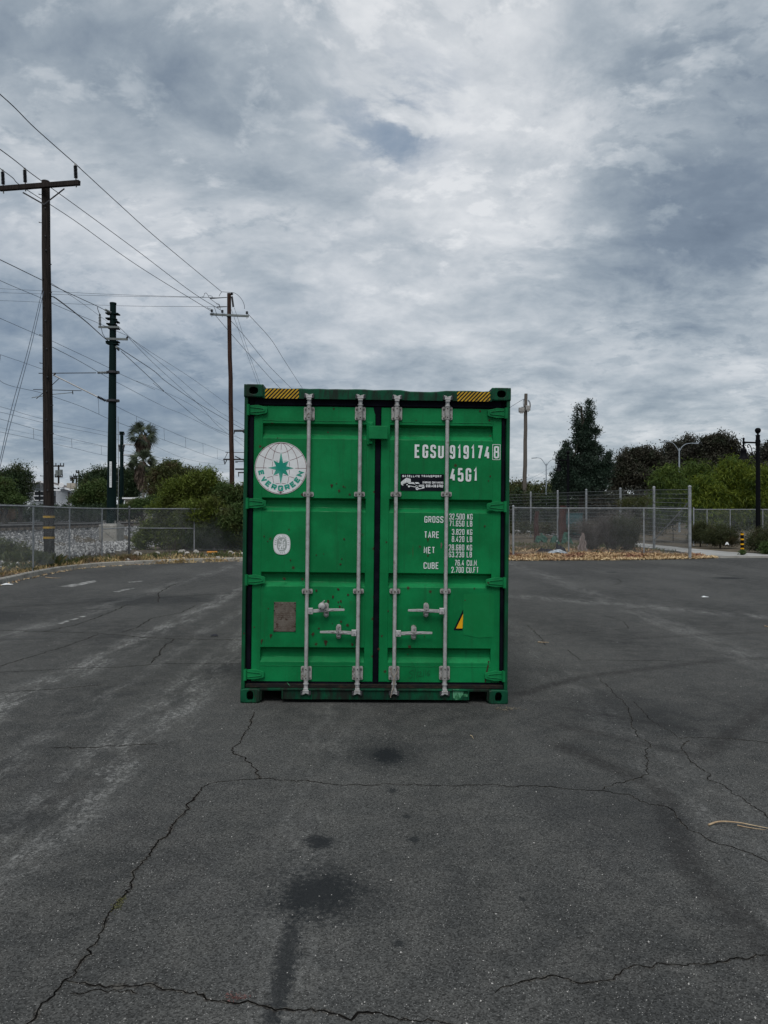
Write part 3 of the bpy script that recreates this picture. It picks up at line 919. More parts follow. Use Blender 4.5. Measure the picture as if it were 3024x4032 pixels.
# ------------------------------------------------------------------ lettering (stroke font)
def rounded(pts, w, h, rad):
    """pts (x,y[,round]) on a unit cell -> polyline in metres with rounded corners"""
    P2 = [Vector((p[0] * w, p[1] * h)) for p in pts]
    res = []
    n = len(P2)
    for i in range(n):
        if len(pts[i]) == 3 and 0 < i < n - 1:
            a, b, c = P2[i - 1], P2[i], P2[i + 1]
            r = min(rad, (a - b).length * 0.499, (c - b).length * 0.499)
            p, q = b + (a - b).normalized() * r, b + (c - b).normalized() * r
            for k in range(5):
                t = k / 4
                res.append(p * (1 - t) ** 2 + b * 2 * t * (1 - t) + q * t * t)
        else:
            res.append(P2[i])
    return res
def ribbon2(pts, w):
    n = len(pts)
    closed = (pts[0] - pts[-1]).length < 1e-6
    if closed:
        pts = pts[:-1]; n -= 1
    Lf, Rt = [], []
    for i in range(n):
        a = pts[i - 1] if (i > 0 or closed) else None
        c = pts[(i + 1) % n] if (i < n - 1 or closed) else None
        b = pts[i]
        d1 = (b - a).normalized() if a is not None else (c - b).normalized()
        d2 = (c - b).normalized() if c is not None else d1
        n1, n2 = Vector((-d1.y, d1.x)), Vector((-d2.y, d2.x))
        mm = n1 + n2
        if mm.length < 1e-4: mm = n1.copy()
        mm.normalize()
        k = w / 2 / max(0.42, mm.dot(n1))
        Lf.append(b + mm * k)
        Rt.append(b - mm * k)
    vs = []
    for l, r in zip(Lf, Rt):
        vs += [l, r]
    fs = [(2 * i, 2 * i + 1, 2 * i + 3, 2 * i + 2) for i in range(n - 1)]
    if closed:
        fs.append((2 * n - 2, 2 * n - 1, 1, 0))
    return vs, fs
r_ = 1
GLY = {
 'E': [[(1, 1), (0, 1), (0, 0), (1, 0)], [(0, .52), (.85, .52)]], 'F': [[(1, 1), (0, 1), (0, 0)], [(0, .52), (.85, .52)]],
 'L': [[(0, 1), (0, 0), (1, 0)]], 'T': [[(0, 1), (1, 1)], [(.5, 1), (.5, 0)]],
 'U': [[(0, 1), (0, 0, r_), (1, 0, r_), (1, 1)]],
 'G': [[(1, .72), (1, 1, r_), (0, 1, r_), (0, 0, r_), (1, 0, r_), (1, .46), (.55, .46)]],
 'C': [[(1, .72), (1, 1, r_), (0, 1, r_), (0, 0, r_), (1, 0, r_), (1, .28)]],
 'S': [[(1, .74), (1, 1, r_), (0, 1, r_), (0, .55, r_), (1, .45, r_), (1, 0, r_), (0, 0, r_), (0, .26)]],
 'O': [[(.5, 1), (0, 1, r_), (0, 0, r_), (1, 0, r_), (1, 1, r_), (.5, 1)]],
 'K': [[(0, 0), (0, 1)], [(1, 1), (.05, .40)], [(.35, .60), (1, 0)]],
 'B': [[(0, 0), (0, 1), (.93, 1, r_), (.93, .53, r_), (0, .53)], [(.1, .53), (1, .53, r_), (1, 0, r_), (0, 0)]],
 'R': [[(0, 0), (0, 1), (1, 1, r_), (1, .46, r_), (0, .46)], [(.5, .46), (1, 0)]],
 'P': [[(0, 0), (0, 1), (1, 1, r_), (1, .44, r_), (0, .44)]],
 'A': [[(-.02, 0), (.5, 1), (1.02, 0)], [(.18, .30), (.82, .30)]], 'N': [[(0, 0), (0, 1), (1, 0), (1, 1)]],
 'M': [[(0, 0), (0, 1), (.5, .3), (1, 1), (1, 0)]], 'V': [[(0, 1), (.5, 0), (1, 1)]], 'I': [[(.5, 0), (.5, 1)]],
 '1': [[(.12, .82), (.6, 1), (.6, 0)]],
 '2': [[(0, .72), (0, 1, r_), (1, 1, r_), (1, .62, r_), (0, 0), (1, 0)]],
 '3': [[(0, .75), (0, 1, r_), (1, 1, r_), (1, .52, r_), (.35, .52)], [(.4, .515), (1, .515, r_), (1, 0, r_), (0, 0, r_), (0, .25)]],
 '4': [[(.62, 1), (0, .24), (1, .24)], [(.72, .52), (.72, 0)]],
 '5': [[(.95, 1), (.05, 1), (0, .56), (1, .62, r_), (1, 0, r_), (0, 0, r_), (0, .24)]],
 '6': [[(1, .78), (1, 1, r_), (0, 1, r_), (0, 0, r_), (1, 0, r_), (1, .56, r_), (0, .56)]],
 '7': [[(0, 1), (1, 1), (.35, 0)]],
 '8': [[(.5, 1), (.04, 1, r_), (.04, .53, r_), (.96, .53, r_), (.96, 1, r_), (.5, 1)], [(.5, .525), (0, .525, r_), (0, 0, r_), (1, 0, r_), (1, .525, r_), (.5, .525)]],
 '9': [[(0, .22), (0, 0, r_), (1, 0, r_), (1, 1, r_), (0, 1, r_), (0, .44, r_), (1, .44)]],
 '.': [[(.5, -.02), (.5, .14)]]}
GLY['0'] = GLY['O']
def text_mb(mb, s, x0, z0, x1, z1, sw, y, rad=None, gap=None, sink=None):
    """text filling the box x0..x1, z0..z1 on a plane at depth y"""
    h = z1 - z0 - sw
    units = sum({'.': .30, ' ': .55, 'I': .35, '1': .75, 'M': 1.2}.get(c, 1.0) for c in s)
    gaps = len(s) - 1
    gp = sw * 1.0 if gap is None else gap
    cell = ((x1 - x0) - gaps * gp) / units
    x = x0
    zi = 0
    for c in s:
        if sink is not None: mb = MB()
        cw = cell * {'.': .30, ' ': .55, 'I': .35, '1': .75, 'M': 1.2}.get(c, 1.0)
        if c != ' ':
            w = max(cw - sw, sw * .2)
            for st in GLY[c]:
                pl = rounded(st, w, h, rad if rad is not None else w * 0.42)
                v2, f2 = ribbon2(pl, sw)
                zi += 1
                yy = y - (zi % 3) * 0.00015
                mb.add([(x + sw / 2 + v.x, yy, z0 + sw / 2 + v.y) for v in v2], f2)
        if sink is not None and mb.v: sink(mb)
        x += cw + gp
    return mb

# ------------------------------------------------------------------ the container
BOX_C = Vector((-0.0856, 6.712, 0.0045))
box = empty('shipping_container', BOX_C, (0, 0.0110, 0.022),
            'tall green shipping container with closed doors and galvanised locking rods, standing on the asphalt', 'shipping container')
WID, HGT, LEN = 2.438, 2.896, 12.19
HW = WID / 2
def FU(sx, sy, dy=0.06):
    k = 1 + dy / 6.71
    sx, sy = CX + (sx - CX) * k, HY + (sy - HY) * k
    u = .5
    for _ in range(3):
        top = 1512.5 + 16.5 * u
        bot = 2769.0 + 6.0 * u
        t = (sy - top) / (bot - top)
        xl, xr = 967 - 19 * t, 2017 - 15 * t
        u = (sx - xl) / (xr - xl)
    return (u - .5) * WID, (1 - t) * HGT
F1 = lambda x, y, d=.06: FU(930 + x * .36167, 1480 + y * .36167, d)
F2 = lambda x, y, d=.06: FU(1450 + x * .36167, 1480 + y * .36167, d)
F3 = lambda x, y, d=.06: FU(930 + x * .36167, 2100 + y * .36157, d)
F4 = lambda x, y, d=.06: FU(1450 + x * .36167, 2100 + y * .36157, d)
LEAF = 0.060

# corner castings with their oval holes
def casting(x0, x1, z0, z1, vertical_hole, y0=0.0, y1=0.178):
    mb = MB()
    cx, cz = (x0 + x1) / 2, (z0 + z1) / 2
    a, b = (0.031, 0.045) if vertical_hole else (0.040, 0.032)
    n = 24
    ring_o, ring_i = [], []
    for i in range(n):
        t = 2 * math.pi * i / n
        c, s = math.cos(t), math.sin(t)
        e = 0.55
        ring_i.append((cx + a * math.copysign(abs(c) ** (0.8), c), cz + b * math.copysign(abs(s) ** (0.8), s)))
        k = 1 / max(abs(c) / ((x1 - x0) / 2 - .006), abs(s) / ((z1 - z0) / 2 - .006))
        ring_o.append((cx + c * k, cz + s * k))
    vs = [(x, y0, z) for x, z in ring_o] + [(x, y0, z) for x, z in ring_i] + [(x, y0 + .03, z) for x, z in ring_i] + [(x, y0 + .006, z) for x, z in
         [(cx + (p[0] - cx) * ((x1 - x0) / (x1 - x0 - .012)), cz + (p[1] - cz) * ((z1 - z0) / (z1 - z0 - .012))) for p in ring_o]]
    fs = []
    for i in range(n):
        j = (i + 1) % n
        fs.append((i, j, n + j, n + i))
        fs.append((n + i, n + j, 2 * n + j, 2 * n + i))
        fs.append((3 * n + i, 3 * n + j, j, i))
    mb.add(vs, fs)
    # side walls
    mb.box(x0, x0 + .02, y0 + .006, y1, z0, z1)
    mb.box(x1 - .02, x1, y0 + .006, y1, z0, z1)
    mb.box(x0 + .02, x1 - .02, y0 + .006, y1, z1 - .02, z1)
    mb.box(x0 + .02, x1 - .02, y0 + .006, y1, z0, z0 + .02)
    mb.box(x0 + .02, x1 - .02, y1 - .02, y1, z0 + .02, z1 - .02)
    return mb
for sx_ in (-1, 1):
    xa, xb = (-HW, -HW + .175) if sx_ < 0 else (HW - .175, HW)
    for yy in (0.0, LEN - .178):
        casting(xa, xb, HGT - .118, HGT, False, yy, yy + .178).build('corner_casting', M['green_dark'], box, bevel=.004)
        casting(xa, xb, 0, .128, True, yy, yy + .178).build('corner_casting', M['green_dark'], box, bevel=.004)
# rear corner posts
for s in (-1, 1):
    mb = MB()
    x0, x1 = (-HW + .004, -HW + .036) if s < 0 else (HW - .036, HW - .004)
    mb.box(x0, x1, .012, .18, .128, HGT - .118)
    mb.box(min(x0, x0 if s < 0 else HW - .09), max(x1, -HW + .09 if s < 0 else x1), .125, .19, .13, HGT - .12)
    mb.build('corner_post', M['green_post'], box, bevel=.004)
# header and sill
zt = HGT
hz0 = F1(600, 258)[1]
mb = MB()
xs = np.linspace(-HW + .175, HW - .175, 26)
vs, fs = [], []
for i, x in enumerate(xs):
    dz = -.030 + random.uniform(-.004, .003) - (.012 if 15 < i < 20 else 0)
    vs += [(x, .018, hz0), (x, .018 + random.uniform(-.002, .002), zt + dz - .012), (x, .035, zt + dz), (x, .16, zt + dz + .004), (x, .16, hz0)]
for i in range(len(xs) - 1):
    for k in range(5):
        a = i * 5
        fs.append((a + k, a + (k + 1) % 5, a + 5 + (k + 1) % 5, a + 5 + k))
mb.add(vs, fs)
mb.build('door_header', M['green_dark'], box)
sz1 = F3(600, 1678)[1]
mb = MB()
xl_ = F3(500, 1800, 0.02)[0]
xr_ = F4(1098, 1800, 0.02)[0]
mb.box(xl_, xr_, .016, .15, .032, sz1)
mb.box(-HW + .175, xl_, .016, .15, sz1 - .022, sz1)
mb.box(xr_, HW - .175, .016, .15, sz1 - .022, sz1)
mb.box(xl_, xr_, .004, .016, sz1 - .016, sz1 - .004)
mb.box(xl_, xl_ + .012, .004, .0158, .036, sz1 - .017)
mb.box(xr_ - .012, xr_, .004, .0158, .036, sz1 - .017)
mb.box(-HW + .175, -HW + .19, .02, .15, .02, sz1 - .024)
mb.box(HW - .19, HW - .175, .02, .15, .02, sz1 - .024)
mb.build('door_sill', M['green_sill'], box, bevel=.003)
mb = MB().box(-HW + .04, HW - .04, .03, .15, sz1 + .002, sz1 + .034)
mb.build('threshold', M['sill_rust'], box, bevel=.003)
# sides, roof, front, floor
def corrugated(length, height, depth=0.036, pitch=0.278):
    prof = []
    x = 0
    while x < length - .001:
        for dx, dd in ((0, 0), (.07, 0), (.14, depth), (.21, depth)):
            if x + dx <= length:
                prof.append((x + dx, dd))
        x += pitch
    prof.append((length, 0))
    return prof
for s in (-1, 1):
    prof = corrugated(LEN - .36, 0)
    vs, fs = [], []
    for px, pd in prof:
        xx = s * (HW - .012 - pd)
        vs += [(xx, .18 + px, .16), (xx, .18 + px, HGT - .09)]
    for i in range(len(prof) - 1):
        q = (2 * i, 2 * i + 2, 2 * i + 3, 2 * i + 1)
        fs.append(q if s > 0 else q[::-1])
    MB().add(vs, fs).build('side_panel', M['green'], box)
    MB().box(s * HW - (.06 if s > 0 else 0) + (-.004 if s > 0 else .004), s * HW + (.06 if s < 0 else 0) + (-.004 if s > 0 else .004), .18, LEN - .18, .03, .16).build('bottom_rail', M['green_post'], box)
    MB().box(s * HW - (.06 if s > 0 else 0) + (-.004 if s > 0 else .004), s * HW + (.06 if s < 0 else 0) + (-.004 if s > 0 else .004), .18, LEN - .18, HGT - .09, HGT - .03).build('top_rail', M['green_post'], box)
prof = corrugated(LEN - .36, 0, .02, .21)
vs, fs = [], []
for px, pd in prof:
    vs += [(-HW + .06, .17 + px, HGT - .02 - pd), (HW - .06, .17 + px, HGT - .02 - pd)]
for i in range(len(prof) - 1):
    fs.append((2 * i, 2 * i + 1, 2 * i + 3, 2 * i + 2))
MB().add(vs, fs).build('roof_panel', M['green'], box)
MB().box(-HW + .02, HW - .02, LEN - .06, LEN - .02, .12, HGT - .1).build('front_wall', M['green'], box)
mb = MB().box(-HW + .07, HW - .07, .15, LEN - .08, .12, .15)
for k in range(38):
    yy = .35 + k * .31
    mb.box(-HW + .07, HW - .07, yy, yy + .05, .035, .119)
mb.build('floor_frame', M['green_post'], box)

# rubber seal set back in the frame
gx = lambda x: F1(x, 900)[0]
xLa, xLb = gx(206), gx(1520)
xRa, xRb = F2(146, 900)[0], F2(1460, 900)[0]
zl0, zl1 = F3(600, 1616)[1], F1(600, 334)[1]
mb = MB()
mb.bbox(-HW + .037, xLa - .002, .052, .12, zl0 - .03, zl1 + .10, .008)
mb.bbox(xRb + .002, HW - .037, .052, .12, zl0 - .03, zl1 + .10, .008)
mb.bbox(xLb + .002, xRa - .002, .056, .115, zl0 - .01, zl1 + .02, .006)
mb.bbox(xLa - .001, xRb + .001, .048, .12, zl1 + .002, hz0 + .03, .010)
mb.box(xLa, xRb, .125, .135, zl0 - .04, zl1 - .001)
mb.box(xLa, xRb, .062, .1, zl0 - .03, zl0 - .001)
mb.prism([(xLb - .02, zl1 + .001), (xLb - .01, zl1 - .05), (xLb + .012, zl1 - .09), (xRa - .012, zl1 - .09), (xRa - .005, zl1 - .04), (xRa + .002, zl1 + .001)], .0565, .0995)
mb.build('door_seal', M['rubber'], box)

# rows of recesses: (top edge, bottom edge)
REC = [(F1(600, 520)[1], F1(600, 688)[1]), (F1(600, 1330)[1], F1(600, 1482)[1]), (F3(600, 425)[1], F3(600, 585)[1]), (F3(600, 1242)[1], F3(600, 1405)[1])]
def leaf(xa, xb, inner_left, parent):
    """one door leaf: frame of stiles and rails and a pressed sheet between them"""
    e = empty('door', (0, 0, 0))
    e.parent = parent
    st = .082
    mb = MB()
    for x0, x1 in ((xa, xa + st), (xb - st, xb)):
        mb.bbox(x0, x1, LEAF - .003, LEAF + .045, zl0, zl1, .005)
    mb.build('door_stile', M['green'], e)
    # pressed sheet
    x0, x1 = xa + st - .002, xb - st + .002
    prof = [(zl1 - .001, 0.0)]
    for zt_, zb_ in REC:
        h = zt_ - zb_
        prof += [(zt_, 0.0), (zt_ - .003, .004), (zt_ - h * .15, .042), (zt_ - h * .19, .045), (zb_ + h * .34, .045), (zb_ + h * .28, .042), (zb_ + .006, .003), (zb_, 0.0)]
    prof += [(zl0 + .001, 0.0)]
    nx = 10
    vs, fs = [], []
    for zz, dd in prof:
        for i in range(nx + 1):
            vs.append((x0 + (x1 - x0) * i / nx, LEAF + dd + (random.uniform(-.0012, .0012) if 0 < i < nx else 0), zz + random.uniform(-.001, .001)))
    for r in range(len(prof) - 1):
        for i in range(nx):
            a = r * (nx + 1) + i
            fs.append((a, a + nx + 1, a + nx + 2, a + 1))
    MB().add(vs, fs).build('door_panel', M['green'], e)
    # weld seams
    for zz in (F1(600, 492)[1], F3(600, 1444)[1]):
        mb = MB()
        pts = [(x0 + (x1 - x0) * i / 24, LEAF - .0005, zz + random.uniform(-.002, .002)) for i in range(25)]
        mb.tube(pts, .0028, 5)
        mb.build('weld_seam', M['green_bright'], e)
    return e
doorL = leaf(xLa, xLb, False, box)
doorL['label'] = 'left door leaf with the white globe emblem'
doorR = leaf(xRa, xRb, True, box)
doorR['label'] = 'right door leaf with white lettering'

# hinges
def hinge(mx, mz, s, parent):
    """mx: outer x (post side), s=+1 blade points right"""
    mb = MB()
    poly = [(0, .042), (.075, .048), (.150, .030), (.163, .022), (.163, -.022), (.150, -.030), (.075, -.046), (0, -.042)]
    pts = [(mx + s * x, mz + z) for x, z in poly]
    if s < 0: pts = pts[::-1]
    mb.prism(pts, .034, .056)
    rib = [(mx + s * x, mz + z) for x, z in ((.01, .028), (.14, .016), (.145, 0), (.14, -.014), (.01, -.026), (.01, -.020), (.125, -.008), (.13, 0), (.125, .010), (.01, .022))]
    if s < 0: rib = rib[::-1]
    mb.prism(rib, .028, .034)
    mb.cyl((mx - s * .012, .030, mz - .05), (mx - s * .012, .030, mz + .05), .020, n=12)
    mb.build('hinge', M['green_bright'], parent, bevel=.003)
for (a, b) in ((F1(145, 378), F2(1530, 418)), (F1(145, 1392), F2(1528, 1432)), (F3(130, 508), F4(1510, 540)), (F3(110, 1534), F4(1505, 1553))):
    hinge(-HW + .045, a[1], 1, doorL)
    hinge(HW - .045, b[1], -1, doorR)

# locking rods
RODY = 0.024
def rod(pt, pb, parent, twine=False):
    """pt/pb: local (x,z) of the rod near top and bottom"""
    x = (pt[0] + pb[0]) / 2
    ztop, zbot = hz0 + .028, sz1 - .036
    mb = MB()
    mb.cyl((x, RODY, zbot + .05), (x, RODY, ztop - .05), .0172, n=18)
    # cam ends
    for z, s in ((ztop, 1), (zbot, -1)):
        mb.cyl((x, RODY, z - s * .105), (x, RODY, z - s * .035), .0195, n=16)
        mb.cyl((x, RODY, z - s * .082), (x, RODY, z - s * .072), .025, n=16)
        mb.prism([(x - .020, z - s * .04), (x + .020, z - s * .04), (x + .024, z - s * .012), (x + .034, z + s * .004), (x + .036, z + s * .016), (x + .012, z + s * .010),
                  (x, z + s * .004), (x - .014, z + s * .014), (x - .036, z + s * .018), (x - .038, z + s * .006), (x - .022, z - s * .012)][::-s], -.004, .05)
        mb.box(x - .028, x + .028, -.006, .012, min(z - s * .022, z - s * .010), max(z - s * .022, z - s * .010))
    mb.build('locking_rod', M['galv'], parent, bevel=.002)
    for z in (ztop, zbot):
        for s in (-1, 1):
            kp = MB()
            kp.prism([(x + s * .026, z - .026), (x + s * .046, z - .020), (x + s * .046, z + .018), (x + s * .026, z + .010)][::s], -.004, .024)
            kp.build('cam_keeper', M['steel_dark'], parent, bevel=.002)
    return x
def plate(parent, x, z, w, h, holes=True, twine=False):
    mb = MB()
    n = 6
    pts = []
    for cx, cz, a0 in ((x + w / 2 - .012, z + h / 2 - .012, 0), (x - w / 2 + .012, z + h / 2 - .012, 90), (x - w / 2 + .012, z - h / 2 + .012, 180), (x + w / 2 - .012, z - h / 2 + .012, 270)):
        for k in range(4):
            t = R(a0 + 30 * k)
            pts.append((cx + .012 * math.cos(t), cz + .012 * math.sin(t)))
    mb.prism(pts[::-1], LEAF - .016, LEAF + .002)
    # saddle round the rod
    mb.cyl((x, RODY + .004, z - h / 2 + .002), (x, RODY + .004, z + h / 2 - .002), .0245, n=16)
    mb.box(x - .0245, x + .0245, RODY + .004, LEAF - .01, z - h / 2 + .003, z + h / 2 - .003)
    mb.build('rod_bracket', M['galv_dirty'], parent, bevel=.0015)
    ys = LEAF - .016
    offs = [(-w / 2 + .016, 0), (w / 2 - .016, 0)] if h < .06 else [(s * (w / 2 - .016), t * (h / 2 - .020)) for s in (-1, 1) for t in (-1, 1)]
    for dx, dz in offs:
        bl = MB()
        bl.cyl((x + dx, ys - .008, z + dz), (x + dx, ys + .002, z + dz), .0085, n=6, smooth=False)
        bl.cyl((x + dx, ys - .011, z + dz), (x + dx, ys - .008, z + dz), .005, n=8)
        bl.build('bolt', M['bolt'], parent)
    for dz in ((0,) if h < .06 else (-h * .33, h * .33)):
        MB().cyl((x, RODY - .0225, z + dz), (x, RODY - .0215, z + dz), .0055, n=8).build('bolt_hole', M['hole'], parent)
ROD = []
for (t, b, d, Fa, Fb) in ((805, 766, doorL, F1, F3), (1362, 1322, doorL, F1, F3), (322, 283, doorR, F2, F4), (870, 838, doorR, F2, F4)):
    pt, pb = Fa(t, 900, .024), Fb(b, 900, .024)
    x = rod(pt, pb, d)
    ROD.append(x)
    for i, (yy, Fx, hh) in enumerate(((418, Fa, .122), (1295, Fa, .044), (634, Fb, .044), (1522, Fb, .124))):
        plate(d, x, Fx(t if Fx is Fa else b, yy)[1], .098, hh)

# handles
def handle(x_rod, z, s, length, parent, zc=None, padlock=False, drop=0.0):
    """s=+1 the bar points right from the rod"""
    hub = MB()
    xa, xb = sorted((x_rod + s * .012, x_rod + s * .058))
    hub.bbox(xa, xb, -.012, .012, z - .030, z + .028, .004)
    hub.cyl((x_rod + s * .034, -.020, z - .002), (x_rod + s * .034, -.008, z - .002), .0085, n=10)
    hub.build('handle_hub', M['galv'], parent, bevel=.002)
    bar = MB()
    x0 = x_rod + s * .058
    xe = x_rod + s * length
    xm1, xm2 = x_rod + s * (length * .42), x_rod + s * (length * .72)
    top = [(x0, z + .013), (xm1, z + .016 + drop * .4), (xm2, z + .014 + drop * .8), (xe - s * .004, z + .010 + drop), (xe, z + .006 + drop)]
    bot = [(xe, z - .006 + drop), (xe - s * .004, z - .010 + drop), (xm2, z - .010 + drop * .8), (xm1, z - .016 + drop * .4), (x0, z - .016)]
    poly = top + bot
    if s < 0: poly = poly[::-1]
    bar.prism(poly[::-1] if s > 0 else poly[::-1], 0.0, .010)
    bar.prism(([(xm1 - s * .05, z - .004), (xm1 + s * .03, z + .006), (xm2, z + .004 + drop * .8), (xm1 + s * .03, z - .008), ])[::s], -.006, 0.0)
    bar.build('door_handle', M['galv'], parent, bevel=.002)
    # catch plate with its keeper
    cx = x_rod + s * (length * .51)
    c = MB()
    def pill(cx, cz, w, h, y0, y1, mb):
        pts = []
        for k in range(9):
            t = math.pi * k / 8
            pts.append((cx + w / 2 * math.cos(t), cz + h / 2 - w / 2 + w / 2 * math.sin(t)))
        for k in range(9):
            t = math.pi + math.pi * k / 8
            pts.append((cx + w / 2 * math.cos(t), cz - h / 2 + w / 2 + w / 2 * math.sin(t)))
        mb.prism(pts[::-1], y0, y1)
    pill(cx, z + .004, .046, .132, .040, LEAF + .001, c)
    c.bbox(cx - .016, cx + .016, .012, .042, z - .045, z - .018, .004)
    c.prism([(cx - .022, z + .052), (cx - .022, z + .012), (cx, z - .008), (cx + .022, z + .012), (cx + .022, z + .052), (cx + .012, z + .064), (cx - .012, z + .064)], -.008, -.002)
    c.box(cx - .016, cx + .016, -.002, .040, z + .040, z + .052)
    c.cyl((cx, -.016, z + .048), (cx, -.008, z + .048), .0085, n=8)
    c.build('handle_catch', M['galv_dirty'], parent, bevel=.002)
    h = MB().cyl((cx, -.0092, z + .008), (cx, -.0082, z + .008), .0048, n=8)
    h.build('seal_hole', M['hole'], parent)
    return cx
z_a = F3(825, 850, .0)[1]
handle(ROD[0], z_a, 1, .345, doorL, drop=.012)
handle(ROD[1], F3(1280, 1088, 0.)[1], -1, .345, doorL, drop=.004)
handle(ROD[3], F4(797, 852, 0.)[1], -1, .345, doorR, drop=.003)
handle(ROD[2], F4(330, 1095, 0.)[1], 1, .345, doorR, drop=.006)

# guard box over the centre seam
zc0, zc1 = F1(1500, 700)[1], F1(1500, 556)[1]
xc0, xc1 = F1(1452, 620)[0], F2(220, 620)[0]
mb = MB()
mb.bbox(xc0, xc1, -.004, .010, zc0, zc1, .004)
mb.box(xc0 + .005, xc0 + .02, .010, .058, zc0 + .01, zc1 - .01)
mb.box(xc1 - .02, xc1 - .005, .010, .058, zc0 + .01, zc1 - .01)
mb.build('lock_guard', M['green_bright'], doorL, bevel=.002)
mb = MB()
mb.bbox(F1(1435, 600)[0], F1(1505, 600)[0], .044, .0575, F1(1450, 758)[1], F1(1450, 506)[1], .004)
mb.bbox(F1(1455, 600)[0], F1(1495, 600)[0], .02, .044, F1(1450, 555)[1], F1(1450, 520)[1], .004)
mb.bbox(F1(1455, 600)[0], F1(1495, 600)[0], .02, .044, F1(1450, 750)[1], F1(1450, 716)[1], .004)
mb.build('guard_bracket', M['green'], doorL, bevel=.002)

# hazard stripes on the header
def hazard(x0, x1, z0, z1, label):
    e = MB().box(x0, x1, .0158, .0172, z0, z1).build('hazard_plate', M['black'], box)
    w = (x1 - x0)
    n = 9
    h = z1 - z0
    pw = w / n * .50
    for i in range(-4, n + 1):
        xs = x0 + i * w / n
        poly = [(xs, z0), (xs + pw, z0), (xs + pw + h * .95, z1), (xs + h * .95, z1)]
        # clip to plate
        def clip(poly, xlim, keep_gt):
            res = []
            for k in range(len(poly)):
                a, b = poly[k], poly[(k + 1) % len(poly)]
                ia = (a[0] >= xlim) == keep_gt or a[0] == xlim
                ib = (b[0] >= xlim) == keep_gt or b[0] == xlim
                if ia: res.append(a)
                if ia != ib:
                    t = (xlim - a[0]) / (b[0] - a[0])
                    res.append((xlim, a[1] + (b[1] - a[1]) * t))
            return res
        poly = clip(poly, x0 + .001, True)
        if len(poly) > 2: poly = clip(poly, x1 - .001, False)
        if len(poly) > 2:
            MB().add([(x, .0152, z) for x, z in poly], [tuple(range(len(poly)))]).build('hazard_stripe', M['yellow'], e)
a = F1(328, 248, .02); b = F1(698, 146, .02)
hazard(a[0], b[0], a[1], b[1], '')
a = F2(974, 281, .02); b = F2(1340, 181, .02)
hazard(a[0], b[0], a[1], b[1], '')

# ------------------------------------------------------------------ decals
def disc(name, cx, cz, rx, rz, y, m, parent, n=64, inner=None):
    mb = MB()
    if inner:
        vs, fs = [], []
        for i in range(n):
            t = 2 * math.pi * i / n
            vs += [(cx + rx * math.cos(t), y, cz + rz * math.sin(t)), (cx + rx * inner * math.cos(t), y, cz + rz * inner * math.sin(t))]
        for i in range(n):
            j = (i + 1) % n
            fs.append((2 * i, 2 * j, 2 * j + 1, 2 * i + 1))
        mb.add(vs, fs)
    else:
        mb.add([(cx + rx * math.cos(2 * math.pi * i / n), y, cz + rz * math.sin(2 * math.pi * i / n)) for i in range(n)], [tuple(range(n))])
    return mb.build(name, m, parent)
lc = F1(500, 1010)
LR = abs(F1(782, 1010)[0] - F1(218, 1010)[0]) / 2
YB = LEAF - .0045
logo = disc('globe_emblem', lc[0], lc[1], LR, LR, YB, M['white'], doorL)
logo['label'] = 'round white sticker with a globe, a green star and the name around the rim'
mb = MB()
def lr(pts, w, k=0):
    v2, f2 = ribbon2([Vector((lc[0] + x * LR, lc[1] + z * LR)) for x, z in pts], w * LR)
    mb.add([(v.x, YB - .0004 - k * .0001, v.y) for v in v2], f2)
n = 72
lr([(0.975 * math.cos(2 * math.pi * i / n), .975 * math.sin(2 * math.pi * i / n)) for i in range(n)] + [(0.975, 0.0)], .018)
def arc(f, t0, t1, k=14):
    return [f(t0 + (t1 - t0) * i / k) for i in range(k + 1)]
for a in (-.33, .33):
    lr(arc(lambda t: (a * math.cos(t), math.sin(t) * .965), R(90), R(20)), .016, 1)
    lr(arc(lambda t: (a * math.cos(t), math.sin(t) * .965), R(15), R(4), 6), .016, 1)
    lr(arc(lambda t: (a * math.cos(t), math.sin(t) * .965), R(-4), R(-14), 6), .016, 1)
    lr(arc(lambda t: (a * math.cos(t), math.sin(t) * .965), R(-19), R(-37), 6), .016, 1)
for a in (-.66, .66):
    lr(arc(lambda t: (a * math.cos(t), math.sin(t) * .965), R(90), R(-2)), .017, 1)
lr([(0, .96), (0, .665)], .016, 2)
for s in (-1, 1):
    lr([(s * .975, .005), (s * .54, .005)], .017, 2)
    lr(arc(lambda t: (s * t, .58 + .28 * (t / .5) ** 2), .04, .49, 10), .016, 2)
    lr(arc(lambda t: (s * t, .265 + .25 * (t / .84) ** 2), .33, .85, 10), .016, 2)
    lr(arc(lambda t: (s * t, .265 + .25 * (t / .84) ** 2), .10, .22, 4), .013, 2)
    lr(arc(lambda t: (s * t, -.28 - .25 * (t / .84) ** 2), .33, .53, 5), .016, 2)
    lr(arc(lambda t: (s * t, -.27 - .25 * (t / .84) ** 2), .10, .21, 4), .013, 2)
    lr(arc(lambda t: (s * t, -.58 - .10 * t), .04, .20, 4), .016, 2)
    lr([(s * .86, -.49), (s * .79, -.455)], .016, 2)
    lr([(s * .49, -.85), (s * .465, -.79)], .016, 2)
    for q, rr in ((25, .12), (12, .10), (55, .16)):
        lr([(0, -.965), (s * math.sin(R(q)) * rr, -.965 + math.cos(R(q)) * rr)], .016, 3)
tag(mb.build('globe_grid', M['line_red'], logo), kind='stuff')
star = []
tips = [(0, .635), (.30, .29), (.50, .005), (.30, -.30), (0, -.62), (-.29, -.29), (-.50, .01), (-.29, .30)]
vals = [(.085, .20), (.21, .08), (.20, -.075), (.085, -.195), (-.075, -.195), (-.195, -.07), (-.19, .075), (-.075, .20)]
for t_, v_ in zip(tips, vals):
    star += [t_, v_]
